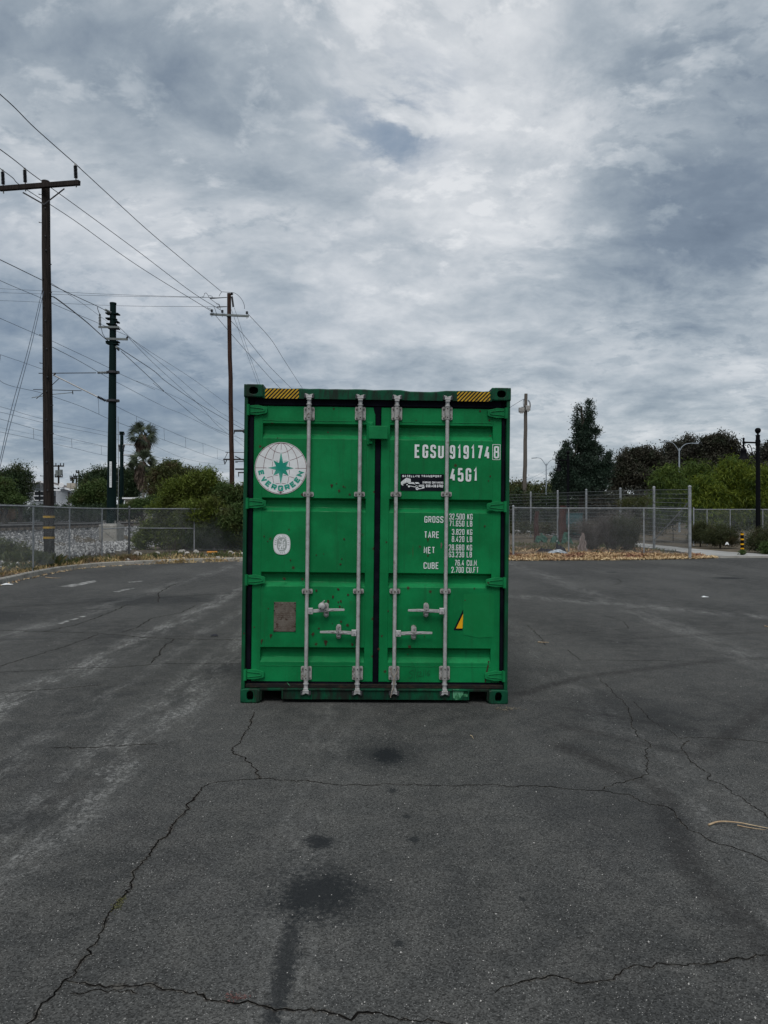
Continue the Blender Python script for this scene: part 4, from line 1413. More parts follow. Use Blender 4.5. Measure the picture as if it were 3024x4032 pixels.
MB().add([(lc[0] + x * LR, YB - .0010, lc[1] + z * LR) for x, z in [(0, 0)] + star], [(0, 1 + i, 1 + (i + 1) % 16) for i in range(16)]).build('compass_star', M['teal_star'], logo)
halo = MB().add([(lc[0] + x * 1.14 * LR, YB - .0008, lc[1] + z * 1.14 * LR) for x, z in [(0, 0)] + star], [(0, 1 + i, 1 + (i + 1) % 16) for i in range(16)]).build('star_outline', M['white'], logo)
for ch, ang in zip('EVERGREEN', (-76, -56, -37.6, -19.3, 0, 19.3, 37.4, 55.5, 74.5)):
    mb = MB(); st0 = 0
    h, w, sw = .215 * LR, .20 * LR, .060 * LR
    for si, stq in enumerate(GLY[ch]):
        pl = rounded(stq, w - sw, h - sw, .03 * LR)
        v2, f2 = ribbon2(pl, sw)
        mb.add([(v.x - (w - sw) / 2, YB - .0012 - .0001 * si, v.y - (h - sw) / 2) for v in v2], f2)
    a_ = R(ang)
    mt = Matrix.Translation((lc[0] + math.sin(a_) * .77 * LR, 0, lc[1] - math.cos(a_) * .77 * LR)) @ Matrix.Rotation(-a_, 4, 'Y')
    mb.xform(mt, st0)
    mb.build('letter', M['teal'], logo)

# oval classification seal
oc = F3(508, 124)
ox, oz = .086 * .77, .086
def sup(cx, cz, rx, rz, e=.75, n=40):
    r = []
    for i in range(n):
        t = 2 * math.pi * i / n
        c, s = math.cos(t), math.sin(t)
        r.append((cx + rx * math.copysign(abs(c) ** e, c), cz + rz * math.copysign(abs(s) ** e, s)))
    return r
ox, oz = abs(F3(600, 124)[0] - F3(417, 124)[0]) / 2, abs(F3(508, 12)[1] - F3(508, 236)[1]) / 2
pl = sup(oc[0], oc[1], ox, oz)
seal = MB().add([(x, YB, z) for x, z in pl], [tuple(range(len(pl)))]).build('oval_seal', M['white'], doorL)
mb = MB()
pl = sup(oc[0], oc[1], ox * .60, oz * .68)
mb.add([(x, YB - .0004, z) for x, z in pl], [tuple(range(len(pl)))])
v2, f2 = ribbon2([Vector(p) for p in sup(oc[0], oc[1], ox * .93, oz * .94)] + [Vector(sup(oc[0], oc[1], ox * .93, oz * .94)[0])], .0022)
mb.add([(v.x, YB - .0004, v.y) for v in v2], f2)
def ring_text(s, a0, a1, kr, hh):
    for i, ch in enumerate(s):
        if ch == ' ': continue
        a_ = R(a0 + (a1 - a0) * i / (len(s) - 1))
        st0 = len(mb.v)
        w, h, sw = hh * .62, hh, hh * .22
        for si, stq in enumerate(GLY[ch]):
            v2, f2 = ribbon2(rounded(stq, w - sw, h - sw, w * .3), sw)
            mb.add([(v.x - (w - sw) / 2, YB - .0005 - .0001 * si, v.y - (h - sw) / 2) for v in v2], f2)
        up = 1 if a0 < a1 else -1
        mb.xform(Matrix.Translation((oc[0] + math.sin(a_) * ox * .77, 0, oc[1] + math.cos(a_) * oz * .81)) @ Matrix.Rotation(a_ if up > 0 else a_ - math.pi, 4, 'Y'), st0)
ring_text('BUREAU VERITAS', -92, 92, 1, .0150)
ring_text('1828', 203, 157, 1, .0150)
tag(mb.build('seal_print', M['grey_ink'], seal), kind='stuff')
mb = MB()
q = lambda pts, w: [mb.add([(v.x, YB - .0007, v.y) for v in r[0]], r[1]) for r in [ribbon2([Vector((oc[0] + x * ox, oc[1] + z * oz)) for x, z in pts], w)]]
q([(.15, .50), (.05, .30), (.02, .05), (-.05, -.15), (-.22, -.45)], .009)
q([(.03, .0), (.12, -.2), (.10, -.42)], .008)
q([(-.28, .44), (-.18, .22), (.02, .26)], .006)
q([(.04, .28), (.2, .42), (.28, .55)], .006)
q([(-.42, -.02), (.42, -.02)], .005)
q([(-.38, -.1), (-.38, -.3), (-.2, -.3), (-.2, -.1)], .005)
q([(.25, -.12), (.36, -.2), (.25, -.28), (.36, -.36)], .006)
q([(.22, .12), (.34, .22), (.36, .1), (.22, .12)], .006)
q([(-.3, -.52), (.2, -.52)], .006)
tag(mb.build('seal_figure', M['white'], seal), kind='stuff')

# owner code and weights
tx = MB()
def wr(s, Fx, x0, y0, x1, y1, sw, **k):
    a, b = Fx(x0, y1), Fx(x1, y0)
    text_mb(None, s, a[0], a[1], b[0], b[1], sw, YB, sink=lambda m_: m_.build('letter', M['white'], doorR), **k)
wr('EGSU', F2, 512, 757, 832, 899, .0195)
wr('919174', F2, 895, 766, 1336, 909, .0195)
wr('8', F2, 1376, 772, 1436, 905, .0150)
wr('45G1', F2, 898, 1012, 1200, 1155, .0195)
m_ = MB()
a, b = F2(1363, 918), F2(1447, 755)
v2, f2 = ribbon2([Vector((a[0], a[1])), Vector((a[0], b[1])), Vector((b[0], b[1])), Vector((b[0], a[1])), Vector((a[0], a[1]))], .0042)
m_.add([(v.x, YB, v.y) for v in v2], f2)
m_.build('number_frame', M['white'], doorR)
wr('GROSS', F2, 617, 1535, 825, 1604, .0082)
wr('32.500 KG', F2, 888, 1508, 1143, 1570, .0062)
wr('71.650 LB', F2, 888, 1584, 1140, 1645, .0062)
wr('TARE', F2, 614, 1700, 779, 1771, .0082)
wr('3.820 KG', F2, 917, 1676, 1140, 1736, .0062)
wr('8.420 LB', F4, 916, 38, 1138, 100, .0062)
wr('NET', F4, 610, 154, 732, 224, .0082)
wr('28.680 KG', F4, 882, 130, 1137, 192, .0062)
wr('63.230 LB', F4, 882, 206, 1135, 266, .0062)
wr('CUBE', F4, 607, 322, 773, 392, .0082)
wr('76.4 CU.M', F4, 945, 297, 1188, 358, .0062)
wr('2.700 CU.FT', F4, 910, 373, 1208, 434, .0062)
# black haulier sticker
KS = lambda x, y: FU(1560 + x * .12658, 1860 + y * .12658)
a, b = KS(150, 580), KS(1508, 78)
stk = MB().box(a[0], b[0], YB, LEAF - .0005, a[1], b[1]).build('black_sticker', M['black'], doorR)
def ks(s, x0, y0, x1, y1, sw, **k):
    a, b = KS(x0, y1), KS(x1, y0)
    text_mb(mb, s, a[0], a[1], b[0], b[1], sw, YB - .0008, **k)
mb = MB()
ks('SATELLITE', 212, 106, 760, 164, .0052, gap=.004)
ks('TRANSPORT', 800, 108, 1436, 168, .0052, gap=.004)
ks('STORAGE CONTAINERS', 842, 306, 1486, 362, .0042, gap=.0018)
ks('650.438.6702', 945, 400, 1484, 480, .0060, gap=.003)
tag(mb.build('lettering', M['white'], stk), kind='stuff')
mb = MB()
def kp(pts, k=0):
    mb.add([(KS(*p)[0], YB - .0005 - k * .0002, KS(*p)[1]) for p in pts], [tuple(range(len(pts)))])
kp([(168, 318), (338, 182), (330, 318), (172, 392)])
kp([(342, 182), (470, 218), (474, 328), (336, 318)])
kp([(172, 398), (330, 326), (474, 334), (470, 345), (330, 340), (180, 412)], 1)
kp([(470, 352), (500, 322), (520, 320), (492, 372), (400, 372), (395, 345), (470, 345)], 1)
kp([(495, 372), (515, 328), (585, 322), (560, 338), (625, 388), (600, 392), (548, 375)])
kp([(595, 325), (700, 325), (755, 366), (640, 374)])
kp([(722, 408), (888, 398), (894, 412), (724, 430)])
kp([(722, 440), (890, 424), (894, 452), (724, 462)])
kp([(450, 432), (620, 462), (622, 484), (450, 448)])
kp([(720, 512), (815, 510), (818, 480), (905, 456), (895, 510), (720, 545)])
kp([(622, 425), (690, 432), (712, 462), (690, 446), (632, 438), (632, 470), (622, 470)])
for cx_, cy_, rx_, ry_ in ((418, 452, 34, 30), (672, 518, 46, 50), (225, 412, 22, 12), (360, 400, 22, 20)):
    kp([(cx_ + rx_ * math.cos(R(30 * i)), cy_ + ry_ * math.sin(R(30 * i))) for i in range(12)], 1)
tag(mb.build('truck_picture', M['white'], stk), kind='stuff')
mb = MB()
kp([(cx_ + 0, cy_) for cx_, cy_ in ((662, 500), (684, 500), (690, 520), (672, 534), (656, 520))], 3)
for x_ in (206, 240, 275):
    kp([(x_, 302 - (x_ - 206) * .8), (x_ + 4, 298 - (x_ - 206) * .8), (x_ + 4, 362 - (x_ - 206) * .35), (x_, 366 - (x_ - 206) * .35)], 3)
for x_ in (368, 400, 434):
    kp([(x_, 196 + (x_ - 368) * .25), (x_ + 4, 197 + (x_ - 368) * .25), (x_ + 4, 318), (x_, 318)], 3)
tag(mb.build('truck_outline', M['black'], stk), kind='stuff')
# warning triangle, half painted over
t3 = [(1040, 832), (1030, 1057), (940, 1057), (935, 1048), (950, 1020)]
mb = MB().add([(F4(*p)[0], YB, F4(*p)[1]) for p in t3], [tuple(range(5))])
tri = mb.build('warning_triangle', M['black'], doorR)
t3 = [(1038, 880), (1030, 1040), (960, 1040)]
MB().add([(F4(*p)[0], YB - .0006, F4(*p)[1]) for p in t3], [(0, 1, 2)]).build('triangle_fill', M['yellow_b'], tri)
mb = MB()
t3 = [(1040, 668), (1352, 655), (1378, 760), (1368, 1135), (1210, 1140), (1036, 1110)]
# data plate
a, b = F3(417, 1073), F3(658, 754)
pl_ = MB().bbox(a[0], b[0], YB - .001, LEAF - .0003, a[1], b[1], .002).build('data_plate', M['plate'], doorL)
pr = MB()
wv_ = b[0] - a[0]
for r in range(15):
    z = b[1] - .014 - r * (b[1] - a[1] - .03) / 14
    x = a[0] + .012
    while x < b[0] - .02:
        w = random.uniform(.008, .03)
        if random.random() < .8:
            pr.box(x, min(x + w, b[0] - .012), YB - .0018, YB - .0009, z, z + .0038)
        x += w + .005
tag(pr.build('engraving', M['plate_ink'], pl_), kind='stuff')
for px_, py_ in ((428, 762), (648, 762), (424, 845), (650, 845), (420, 1068), (648, 1066)):
    c = F3(px_, py_)
    MB().cyl((c[0], YB - .005, c[1]), (c[0], YB, c[1]), .0055, n=8).build('rivet', M['hole'], pl_)
M['repaint'] = paint_mat('green_repaint', (0.004, 0.150, 0.042), (0.006, 0.20, 0.062), dirt=0.3)
t3 = [(1044, 668), (1180, 660), (1352, 655), (1378, 690), (1380, 900), (1366, 1132), (1210, 1142), (1100, 1120), (1040, 1108), (1034, 900)]
MB().add([(F4(*p)[0], LEAF - .0036, F4(*p)[1]) for p in t3], [tuple(range(len(t3)))]).build('repainted_patch', M['repaint'], doorR)
# hand scrawl
mb = MB()
def scr(pts, w=.0032):
    v2, f2 = ribbon2([Vector(F4(*p)) for p in pts], w)
    mb.add([(v.x, YB, v.y) for v in v2], f2)
scr([(500, 1492), (462, 1500), (450, 1520), (478, 1535), (482, 1560), (455, 1578), (440, 1566)])
scr([(520, 1470), (500, 1585)])
scr([(535, 1510), (528, 1572)])
scr([(545, 1520), (568, 1506), (578, 1524), (552, 1560), (590, 1556)])
scr([(612, 1478), (598, 1574)])
scr([(630, 1490), (622, 1552)])
scr([(668, 1494), (645, 1520), (642, 1545), (660, 1552), (672, 1532), (650, 1526)])
mb.build('pen_scrawl', M['pencil'], doorR)
# repair scuffs and flaked paint on the sill and doors
def flake(pts, Fx, m, y, parent, name='paint_flake'):
    return MB().add([(Fx(*p)[0], y, Fx(*p)[1]) for p in pts], [tuple(range(len(pts)))]).build(name, m, parent)
M['flake'] = mat('paint_flake_pale', (0.10, 0.30, 0.17), (0.02, 0.12, 0.05), 0.7, scale=40, stretch=(1, 1, .4), fade=(.4, .6))
flake([(918, 1690), (985, 1688), (1035, 1700), (1030, 1745), (985, 1800), (950, 1805), (920, 1780)], F4, M['flake'], .0152, box)
flake([(1035, 1742), (1080, 1738), (1078, 1768), (1035, 1770)], F4, M['flake'], .0150, box)
flake([(560, 1612), (585, 1636), (598, 1660), (575, 1640)], F3, M['flake'], .025, box)
flake([(795, 112), (806, 106), (812, 130), (800, 175), (794, 160)], F4, M['plate_ink'], LEAF - .0042, doorR)

# rust blisters that the photo shows clearly
M['rust'] = mat('rust_spot', (0.030, 0.022, 0.012), (0.055, 0.032, 0.018), 0.95, scale=120)
rs = MB(); rs2 = MB()
def rust(mb, Fx, x, y, r, run=0):
    c = Fx(x, y)
    k = .00085 * r
    n = 11
    vs = [(c[0], LEAF - .0045, c[1])]
    for i in range(n):
        t = 2 * math.pi * i / n
        q = k * random.uniform(.55, 1.25)
        vs.append((c[0] + q * math.cos(t), LEAF - .004, c[1] + q * 1.1 * math.sin(t) - (run * .0006 if i in (8, ) else 0)))
    mb.add(vs, [(0, 1 + i, 1 + (i + 1) % n) for i in range(n)])
for x, y, r, ru in ((530, 500, 17, 0), (732, 503, 13, 10), (880, 628, 12, 0), (1117, 614, 14, 0), (1061, 693, 15, 10), (1221, 673, 12, 0), (1008, 746, 15, 0), (1145, 746, 13, 0),
                    (1117, 754, 9, 0), (1132, 800, 12, 8), (1160, 810, 7, 0), (842, 1100, 20, 35), (981, 1190, 20, 30), (1268, 1215, 15, 8), (1217, 1003, 15, 0), (1147, 965, 12, 0),
                    (907, 1038, 11, 0), (385, 1113, 15, 30), (600, 297, 9, 10), (1182, 69, 10, 0), (1143, 340, 10, 6), (960, 230, 6, 0), (1155, 285, 7, 6), (318, 40, 9, 0), (355, 92, 7, 0),
                    (359, 822, 7, 0), (206, 1026, 9, 0), (288, 1170, 14, 40), (880, 240, 9, 0), (1052, 988, 6, 0)):
    rust(rs, F3, x, y, r, ru)
for x, y, r, ru in ((1048, 1197, 14, 20), (1128, 1257, 13, 10), (1245, 1297, 11, 10), (1175, 1208, 9, 0), (1195, 1217, 7, 0), (1102, 1178, 6, 0), (1010, 621, 9, 0), (1075, 362, 9, 10), (585, 1678, 8, 10), (1181, 1783, 9, 0), (731, 1296, 16, 12), (315, 793, 14, 0), (1150, 603, 6, 0), (465, 680, 6, 0)):
    rust(rs, F1, x, y, r, ru)
tag(rs.build('rust_spots', M['rust'], doorL), kind='stuff')
for x, y, r, ru in ((656, 70, 13, 30), (655, 247, 9, 10), (203, 100, 10, 12), (152, 1122, 11, 8), (452, 1235, 18, 0), (616, 1125, 7, 0), (1060, 733, 7, 0), (220, 850, 8, 0), (118, 1262, 14, 10), (1160, 603, 8, 8), (1315, 1400, 9, 40)):
    rust(rs2, F4, x, y, r, ru)
for x, y, r, ru in ((1227, 388, 10, 8), (1328, 487, 10, 10), (1340, 660, 9, 0), (1338, 1100, 9, 0), (1320, 1150, 8, 0), (1275, 1640, 9, 12), (247, 825, 6, 0), (530, 490, 6, 0)):
    rust(rs2, F2, x, y, r, ru)
tag(rs2.build('rust_spots', M['rust'], doorR), kind='stuff')
# long rusty runs
for Fx, pts, par in ((F4, [(1305, 1430), (1318, 1440), (1292, 1560), (1285, 1625), (1272, 1620), (1280, 1540)], doorR), (F3, [(150, 1480), (172, 1490), (168, 1560), (150, 1580), (145, 1530)], doorL)):
    MB().add([(Fx(*p)[0], LEAF - .0042, Fx(*p)[1]) for p in pts], [tuple(range(len(pts)))]).build('rust_run', M['rust'], par)

WM = Matrix.Translation(BOX_C) @ Euler((0, 0.0110, 0.022)).to_matrix().to_4x4()
def on_box(x, y, z):
    return WM @ Vector((x, y, z))
# disc padlock hanging on the upper left handle
pc = F3(935, 798, -.02)
pk = empty('padlock', on_box(pc[0], -.028, pc[1]), (0, 0.0110, 0.022), 'round silver disc padlock locking the upper handle of the left door', 'padlock')
mb = MB().lathe((0, 0, 0), [(.001, -.014), (.026, -.014), (.031, -.008), (.0325, 0), (.031, .010), (.001, .012)], n=24, axis='y')
mb.build('lock_body', M['galv'], pk)
mb = MB().tube([(math.cos(R(a)) * .021 + .006, -.004, math.sin(R(a)) * .021 + .012) for a in range(-30, 160, 15)], .0055, 8)
mb.tube([(.006, .0, .03), (.016, -.004, .046), (.028, -.004, .052)], .005, 6)
mb.build('shackle', M['galv_dirty'], pk)
MB().prism([(-.004, -.012), (-.016, -.012), (-.016, -.020), (-.004, -.022)], -.0152, -.0142).build('keyhole', M['hole'], pk)
# twine looped over the foot of the first right-hand rod
xx = ROD[2]
c0 = F4(283, 1470)[1]
pts = [(-.030, .012, c0 + .004), (-.028, -.004, c0 - .02), (-.014, -.012, c0 - .05), (-.002, -.014, c0 - .068), (.014, -.010, c0 - .045), (.030, 0.0, c0 - .01), (.032, .01, c0 + .004)]
mb = MB().tube([Vector((xx + p[0], p[1], p[2])) for p in smooth_path(pts, 5)], .0035, 6)
pts = [(-.002, -.014, c0 - .066), (-.006, -.018, c0 - .10), (-.004, -.016, c0 - .15), (-.018, -.014, c0 - .20), (-.032, -.010, c0 - .255)]
mb.tube([Vector((xx + p[0] + random.uniform(-.002, .002), p[1], p[2])) for p in smooth_path(pts, 5)], .0045, 6)
pts = [(.0, -.014, c0 - .07), (.004, -.018, c0 - .12), (-.008, -.016, c0 - .16), (.006, -.014, c0 - .19)]
mb.tube([Vector((xx + p[0], p[1], p[2])) for p in smooth_path(pts, 5)], .0025, 5)
tw = mb.build('twine', M['twine'])
tw.matrix_world = WM
tag(tw, 'frayed twine tied round the foot of the inner rod of the right door', 'twine')

# ================================================================== foliage tools
def rand_unit(n):
    v = RNG.normal(size=(n, 3))
    return v / np.linalg.norm(v, axis=1, keepdims=True)

def leaf_mesh(name, pos, length, width, m, parent=None, up=0.0, droop=0.0, dirs=None, kind=None, fold=0.0):
    """one pointed quad per position; up tilts leaves upward, droop downward"""
    n = len(pos)
    d = rand_unit(n) if dirs is None else dirs + rand_unit(n) * 0.35
    d[:, 2] += up - droop
    d /= np.linalg.norm(d, axis=1, keepdims=True)
    q = rand_unit(n)
    w = np.cross(d, q)
    w /= np.maximum(np.linalg.norm(w, axis=1, keepdims=True), 1e-6)
    Ls = length * RNG.uniform(.6, 1.35, (n, 1))
    Ws = width * RNG.uniform(.6, 1.3, (n, 1))
    a = pos
    b = pos + d * Ls * .45 + w * Ws * .5
    c = pos + d * Ls
    e = pos + d * Ls * .45 - w * Ws * .5
    if fold:
        c = c + np.array([0, 0, -1]) * Ls * fold
    vs = np.stack([a, b, c, e], axis=1).reshape(-1, 3)
    fs = np.arange(4 * n).reshape(n, 4)
    o = npmesh(name, vs, fs, m, parent)
    if kind: o['kind'] = kind
    return o

def crown_points(blobs, n, clump=0.35, per=26, shell=0.45, zmin=None):
    """clumps spread through ellipsoids (cx,cy,cz,rx,ry,rz[,weight]); more of them near the surface"""
    vol = np.array([b[3] * b[4] * b[5] * (b[6] if len(b) > 6 else 1) for b in blobs]) ** 0.75
    vol = vol / vol.sum()
    res = []
    for b, k in zip(blobs, vol):
        m = max(1, int(n * k / per))
        u = rand_unit(m)
        r = RNG.uniform(shell, 1.0, (m, 1)) ** 0.7 * RNG.uniform(.88, 1.08, (m, 1))
        c = np.array(b[:3]) + u * r * np.array(b[3:6])
        cs = clump * RNG.uniform(.5, 1.4, (m, 1, 1))
        off = RNG.normal(size=(m, per, 3)) * cs * np.array([1, 1, .75]) * .55
        res.append((c[:, None, :] + off).reshape(-1, 3))
    p = np.concatenate(res)
    if zmin is not None:
        p = p[p[:, 2] > zmin]
    return p

def limb_tree(root, base, top, r, crown_blobs, m, nl=7, seed=0, name='trunk'):
    rnd = random.Random(seed)
    mb = MB()
    b, t = Vector(base), Vector(top)
    pts = [b.lerp(t, i / 6) + Vector((rnd.uniform(-1, 1), rnd.uniform(-1, 1), 0)) * r * (0.5 if 0 < i < 6 else 0) for i in range(7)]
    mb.tube(pts, r, 9, r_end=r * .35)
    o = mb.build(name, m, root)
    for k in range(nl):
        bl = crown_blobs[k % len(crown_blobs)]
        s = pts[rnd.randint(2, 5)]
        e = Vector((bl[0] + rnd.uniform(-.7, .7) * bl[3], bl[1] + rnd.uniform(-.7, .7) * bl[4], bl[2] + rnd.uniform(-.3, .8) * bl[5]))
        mid = s.lerp(e, .5) + Vector((rnd.uniform(-.3, .3), rnd.uniform(-.3, .3), -.1 * (e - s).length * .4))
        MB().tube(smooth_path([s, mid, e], 4), r * .38, 5, r_end=r * .08).build('limb', m, root)
    return o

def tree(name, label, cat, base, top_z, blobs, n, leaf, m, bark=None, tr=.18, clump=.5, group=None, nl=6, shell=.4, up=0.1, zmin=None, per=26, droop=0, fold=0):
    x, y, z = base
    root = empty(name, (0, 0, 0), label=label, cat=cat, group=group)
    root.location = (x, y, z)
    rel = [(b[0] - x, b[1] - y, b[2] - z) + tuple(b[3:]) for b in blobs]
    limb_tree(root, (0, 0, -.1), (0, 0, top_z - z), tr, rel, bark or M['bark'], nl, seed=int(abs(x * 10)))
    p = crown_points(rel, n, clump, per, shell, zmin=(None if zmin is None else zmin - z))
    leaf_mesh('crown', p, leaf[0], leaf[1], m, root, up=up, droop=droop, fold=fold)
    return root

def PB(sx, sy, y, rx, rz, ry=None, w=1.0):
    """crown blob from its centre in the photo and its half sizes in photo pixels"""
    c = P(sx, sy, y)
    k = y / F_PX
    return (c.x, c.y, c.z, rx * k, (ry if ry is not None else rx) * k, rz * k, w)

def TXY(sx, y):
    x = (sx - CX) / F_PX * y
    return x, y, T(x, y)

# ================================================================== railway on the left
def build_railway():
    zb = out_z(-21, 40, 20)
    for i, (x0, lab) in enumerate(((-20.3, 'railway track with worn steel rails, the nearer of the two'), (-26.0, 'railway track beyond the nearer one, on the ballast'))):
        root = empty('railway_track', (x0, 60, zb + .02), label=lab, cat='railway track', group='railway tracks on the ballast bed')
        for s in (0, 1.435):
            mb = MB()
            mb.box(s - .030, s + .030, -62, 110, .135, .170)
            mb.box(s - .010, s + .010, -62, 110, .08, .171)
            mb.box(s - .07, s + .07, -62, 110, .06, .081)
            mb.build('rail', M['rail'], root)
            MB().box(s - .037, s + .037, -62, 110, .172, .214).build('rail_head', M['rail_top'], root)
        mb = MB()
        for k in range(280):
            yy = -61 + k * .61
            mb.box(-.55, 1.98, yy, yy + .24, -.06, .055)
        tag(mb.build('sleepers', M['tie'], root), kind='stuff')
    # ballast shoulder: loose stones over the bank
    n = 30000
    xs = -RNG.uniform(10.9, 28, n) ** 1.0
    ys = RNG.uniform(14, 62, n)
    keep = (xs > -0.56 * ys - 1.5) & (xs < -10.4 - 0.02 * ys)
    xs, ys = xs[keep], ys[keep]
    dens = np.where(xs < -12.2, 1.0, .45)
    keep = RNG.uniform(size=len(xs)) < dens
    xs, ys = xs[keep], ys[keep]
    kz = np.array([sstep(15.9, 19.4, -x) for x in xs])
    zs = .225 + .85 * kz
    r = RNG.uniform(.03, .085, len(xs))
    oct_ = np.array([[1, 0, 0], [0, 1, 0], [-1, 0, 0], [0, -1, 0], [0, 0, 1], [0, 0, -1]], dtype=float)
    v = oct_[None] * r[:, None, None] * RNG.uniform(.55, 1.35, (len(xs), 6, 3))
    ang = RNG.uniform(0, 6.28, len(xs))
    ca, sa = np.cos(ang)[:, None], np.sin(ang)[:, None]
    vx = v[:, :, 0] * ca - v[:, :, 1] * sa
    vy = v[:, :, 0] * sa + v[:, :, 1] * ca
    v = np.stack([vx + xs[:, None], vy + ys[:, None], v[:, :, 2] + zs[:, None] + .02], axis=2)
    tri = np.array([[0, 1, 4], [1, 2, 4], [2, 3, 4], [3, 0, 4], [1, 0, 5], [2, 1, 5], [3, 2, 5], [0, 3, 5]])
    fs = (np.arange(len(xs)) * 6)[:, None, None] + tri[None]
    o = npmesh('ballast_stones', v.reshape(-1, 3), fs.reshape(-1, 3), L['stone'])
    tag(o, 'loose grey and white ballast stones beside the railway', 'gravel', kind='stuff')
    # bed under them
    rows = []
    for y in np.linspace(8, 130, 40):
        rows.append([(x, y, .205 + .85 * sstep(15.9, 19.4, -x)) for x in np.linspace(-34, -11.6, 24)])
    vs = [p for r_ in rows for p in r_]
    fs = [(a * 24 + i, a * 24 + i + 1, (a + 1) * 24 + i + 1, (a + 1) * 24 + i) for a in range(39) for i in range(23)]
    vs = [(x, y, z + .03) for x, y, z in vs]
    tag(MB().add(vs, fs, True).build('ballast_bed', M['ballast']), 'grey ballast bank carrying the railway', kind='structure')
build_railway()

# ================================================================== chain link fences
def chain_mesh(runs, pitch=.062, r=.0019):
    """runs: list of (p0, p1, z0a, z0b, h). diagonal wires both ways, each a three-sided bar"""
    V, Fc = [], []
    cnt = 0
    for (a, b, h) in runs:
        a, b = Vector(a), Vector(b)
        Ln = math.hypot(b.x - a.x, b.y - a.y)
        ux, uy = (b.x - a.x) / Ln, (b.y - a.y) / Ln
        nx, ny = -uy, ux
        slope = (b.z - a.z) / Ln
        s = -h
        while s < Ln:
            for sg in (1, -1):
                s0, s1 = (s, s + h)
                t0, t1 = 0.0, 1.0
                if s0 < 0: t0 = -s0 / h
                if s1 > Ln: t1 = (Ln - s0) / h
                if t1 - t0 < .01: continue
                pts = []
                for t in (t0, t1):
                    ss = s0 + h * t
                    zz = t * h if sg > 0 else (1 - t) * h
                    pts.append((a.x + ux * ss, a.y + uy * ss, a.z + slope * ss + zz))
                base = len(V)
                o_ = r * sg * .8
                for (x, y, z) in pts:
                    V.append((x + nx * (o_ + r), y + ny * (o_ + r), z))
                    V.append((x + nx * (o_ - r) + ux * r, y + ny * (o_ - r) + uy * r, z - r * sg))
                    V.append((x + nx * (o_ - r) - ux * r, y + ny * (o_ - r) - uy * r, z + r * sg))
                for k in range(3):
                    Fc.append((base + k, base + (k + 1) % 3, base + 3 + (k + 1) % 3, base + 3 + k))
            s += pitch
    return V, Fc

def post(root, p, h, r, cap=True, name='post', m=None):
    mb = MB()
    mb.cyl((p[0], p[1], p[2] - .15), (p[0], p[1], p[2] + h), r, n=12)
    if cap:
        mb.lathe((p[0], p[1], p[2] + h), [(r * 1.15, -.03), (r * 1.15, 0.0), (r * .95, .02), (r * .5, .038), (.002, .044)], n=12)
    for k in range(5):
        z = p[2] + h * (k + .6) / 5.2
        mb.cyl((p[0], p[1], z), (p[0], p[1], z + .018), r * 1.12, n=12)
    return mb.build(name, m or M['fence'], root)

def fence(label, pts, h, terminals, rail_from=0, extra=None):
    """pts: (x,y,z) of each post"""
    root = empty('chain_link_fence', pts[0], label=label, cat='fence')
    o = Vector(pts[0])
    rel = [Vector(p) - o for p in pts]
    for i, p in enumerate(rel):
        big = i in terminals
        post(root, p, h + (.07 if big else 0.0), .040 if big else .026, cap=big)
    for i in range(len(rel) - 1):
        a, b = rel[i] + Vector((0, 0, h)), rel[i + 1] + Vector((0, 0, h))
        MB().tube([a, b], .020, 8).build('top_rail', M['fence'], root)
    V, Fc = chain_mesh([(rel[i] + Vector((0, 0, .03)), rel[i + 1] + Vector((0, 0, .03)), h + .015) for i in range(len(rel) - 1)])
    tag(npmesh('wire_mesh', V, Fc, M['mesh'], root), kind='stuff')
    mb = MB()
    for i in range(len(rel) - 1):
        mb.tube([rel[i] + Vector((0, 0, .08)), rel[i + 1] + Vector((0, 0, .08))], .004, 4)
    mb.build('tension_wire', M['mesh'], root)
    if extra: extra(root, rel)
    return root

def lp(sx, y, z):
    return ((sx - CX) / F_PX * y, y, z)
LF = [(-8.9 - .55, 9.0, .14), (-9.65, 12.0, .15), (-9.85, 15.0, .17), (-10.0, 18.2, .19), lp(131, 21.4, .20), lp(274, 24.7, .19), lp(402, 28.2, .20)]
CORN = lp(509, 29.3, .21)
def ex_left(root, rel):
    a, b = rel[-2], rel[-1]
    MB().tube([a + Vector((0, 0, 1.02)), b + Vector((0, 0, 1.05))], .020, 8).build('mid_rail', M['fence'], root)
    MB().tube([a + Vector((0, 0, .98)), b + Vector((0, 0, .10))], .008, 5).build('brace_rod', M['fence'], root)
fence('galvanised chain link fence running back along the left kerb beside the railway', LF + [CORN], 1.80, {len(LF)}, extra=ex_left)
def ex_l2(root, rel):
    MB().tube([rel[0] + Vector((0, 0, 1.03)), rel[1] + Vector((0, 0, .98))], .018, 8).build('mid_rail', M['fence'], root)
fence('chain link fence overgrown by shrubs, left of the container', [CORN, lp(765, 31.2, .22), (-5.0, 31.6, .22), (-2.0, 31.4, .22), (1.0, 31.0, .22), (4.2, 30.2, .22)], 1.80, {0}, extra=ex_l2)

def zfix(p): return (p[0], p[1], T(p[0], p[1]))
RC = lp(2021, 28.9, .20)
RF = [RC, lp(2239, 29.9, .20), lp(2535, 30.0, .20), lp(2716, 29.4, .17)]
def ex_r(root, rel):
    MB().cyl((-.17, .1, 0), (-.17, .1, 1.9), .038, n=12).build('gate_post', M['fence'], root)
    MB().tube([(-.35, .0, 1.75), (-.02, 0, 1.75)], .02, 6).build('gate_hinge', M['steel_dark'], root)
    MB().tube([(-1.4, .15, 1.72), (-.35, .0, 1.72)], .02, 6).build('gate_rail', M['fence'], root)
fence('low chain link fence right of the container, standing in fallen leaves', RF, 1.84, {0, 3}, extra=ex_r)
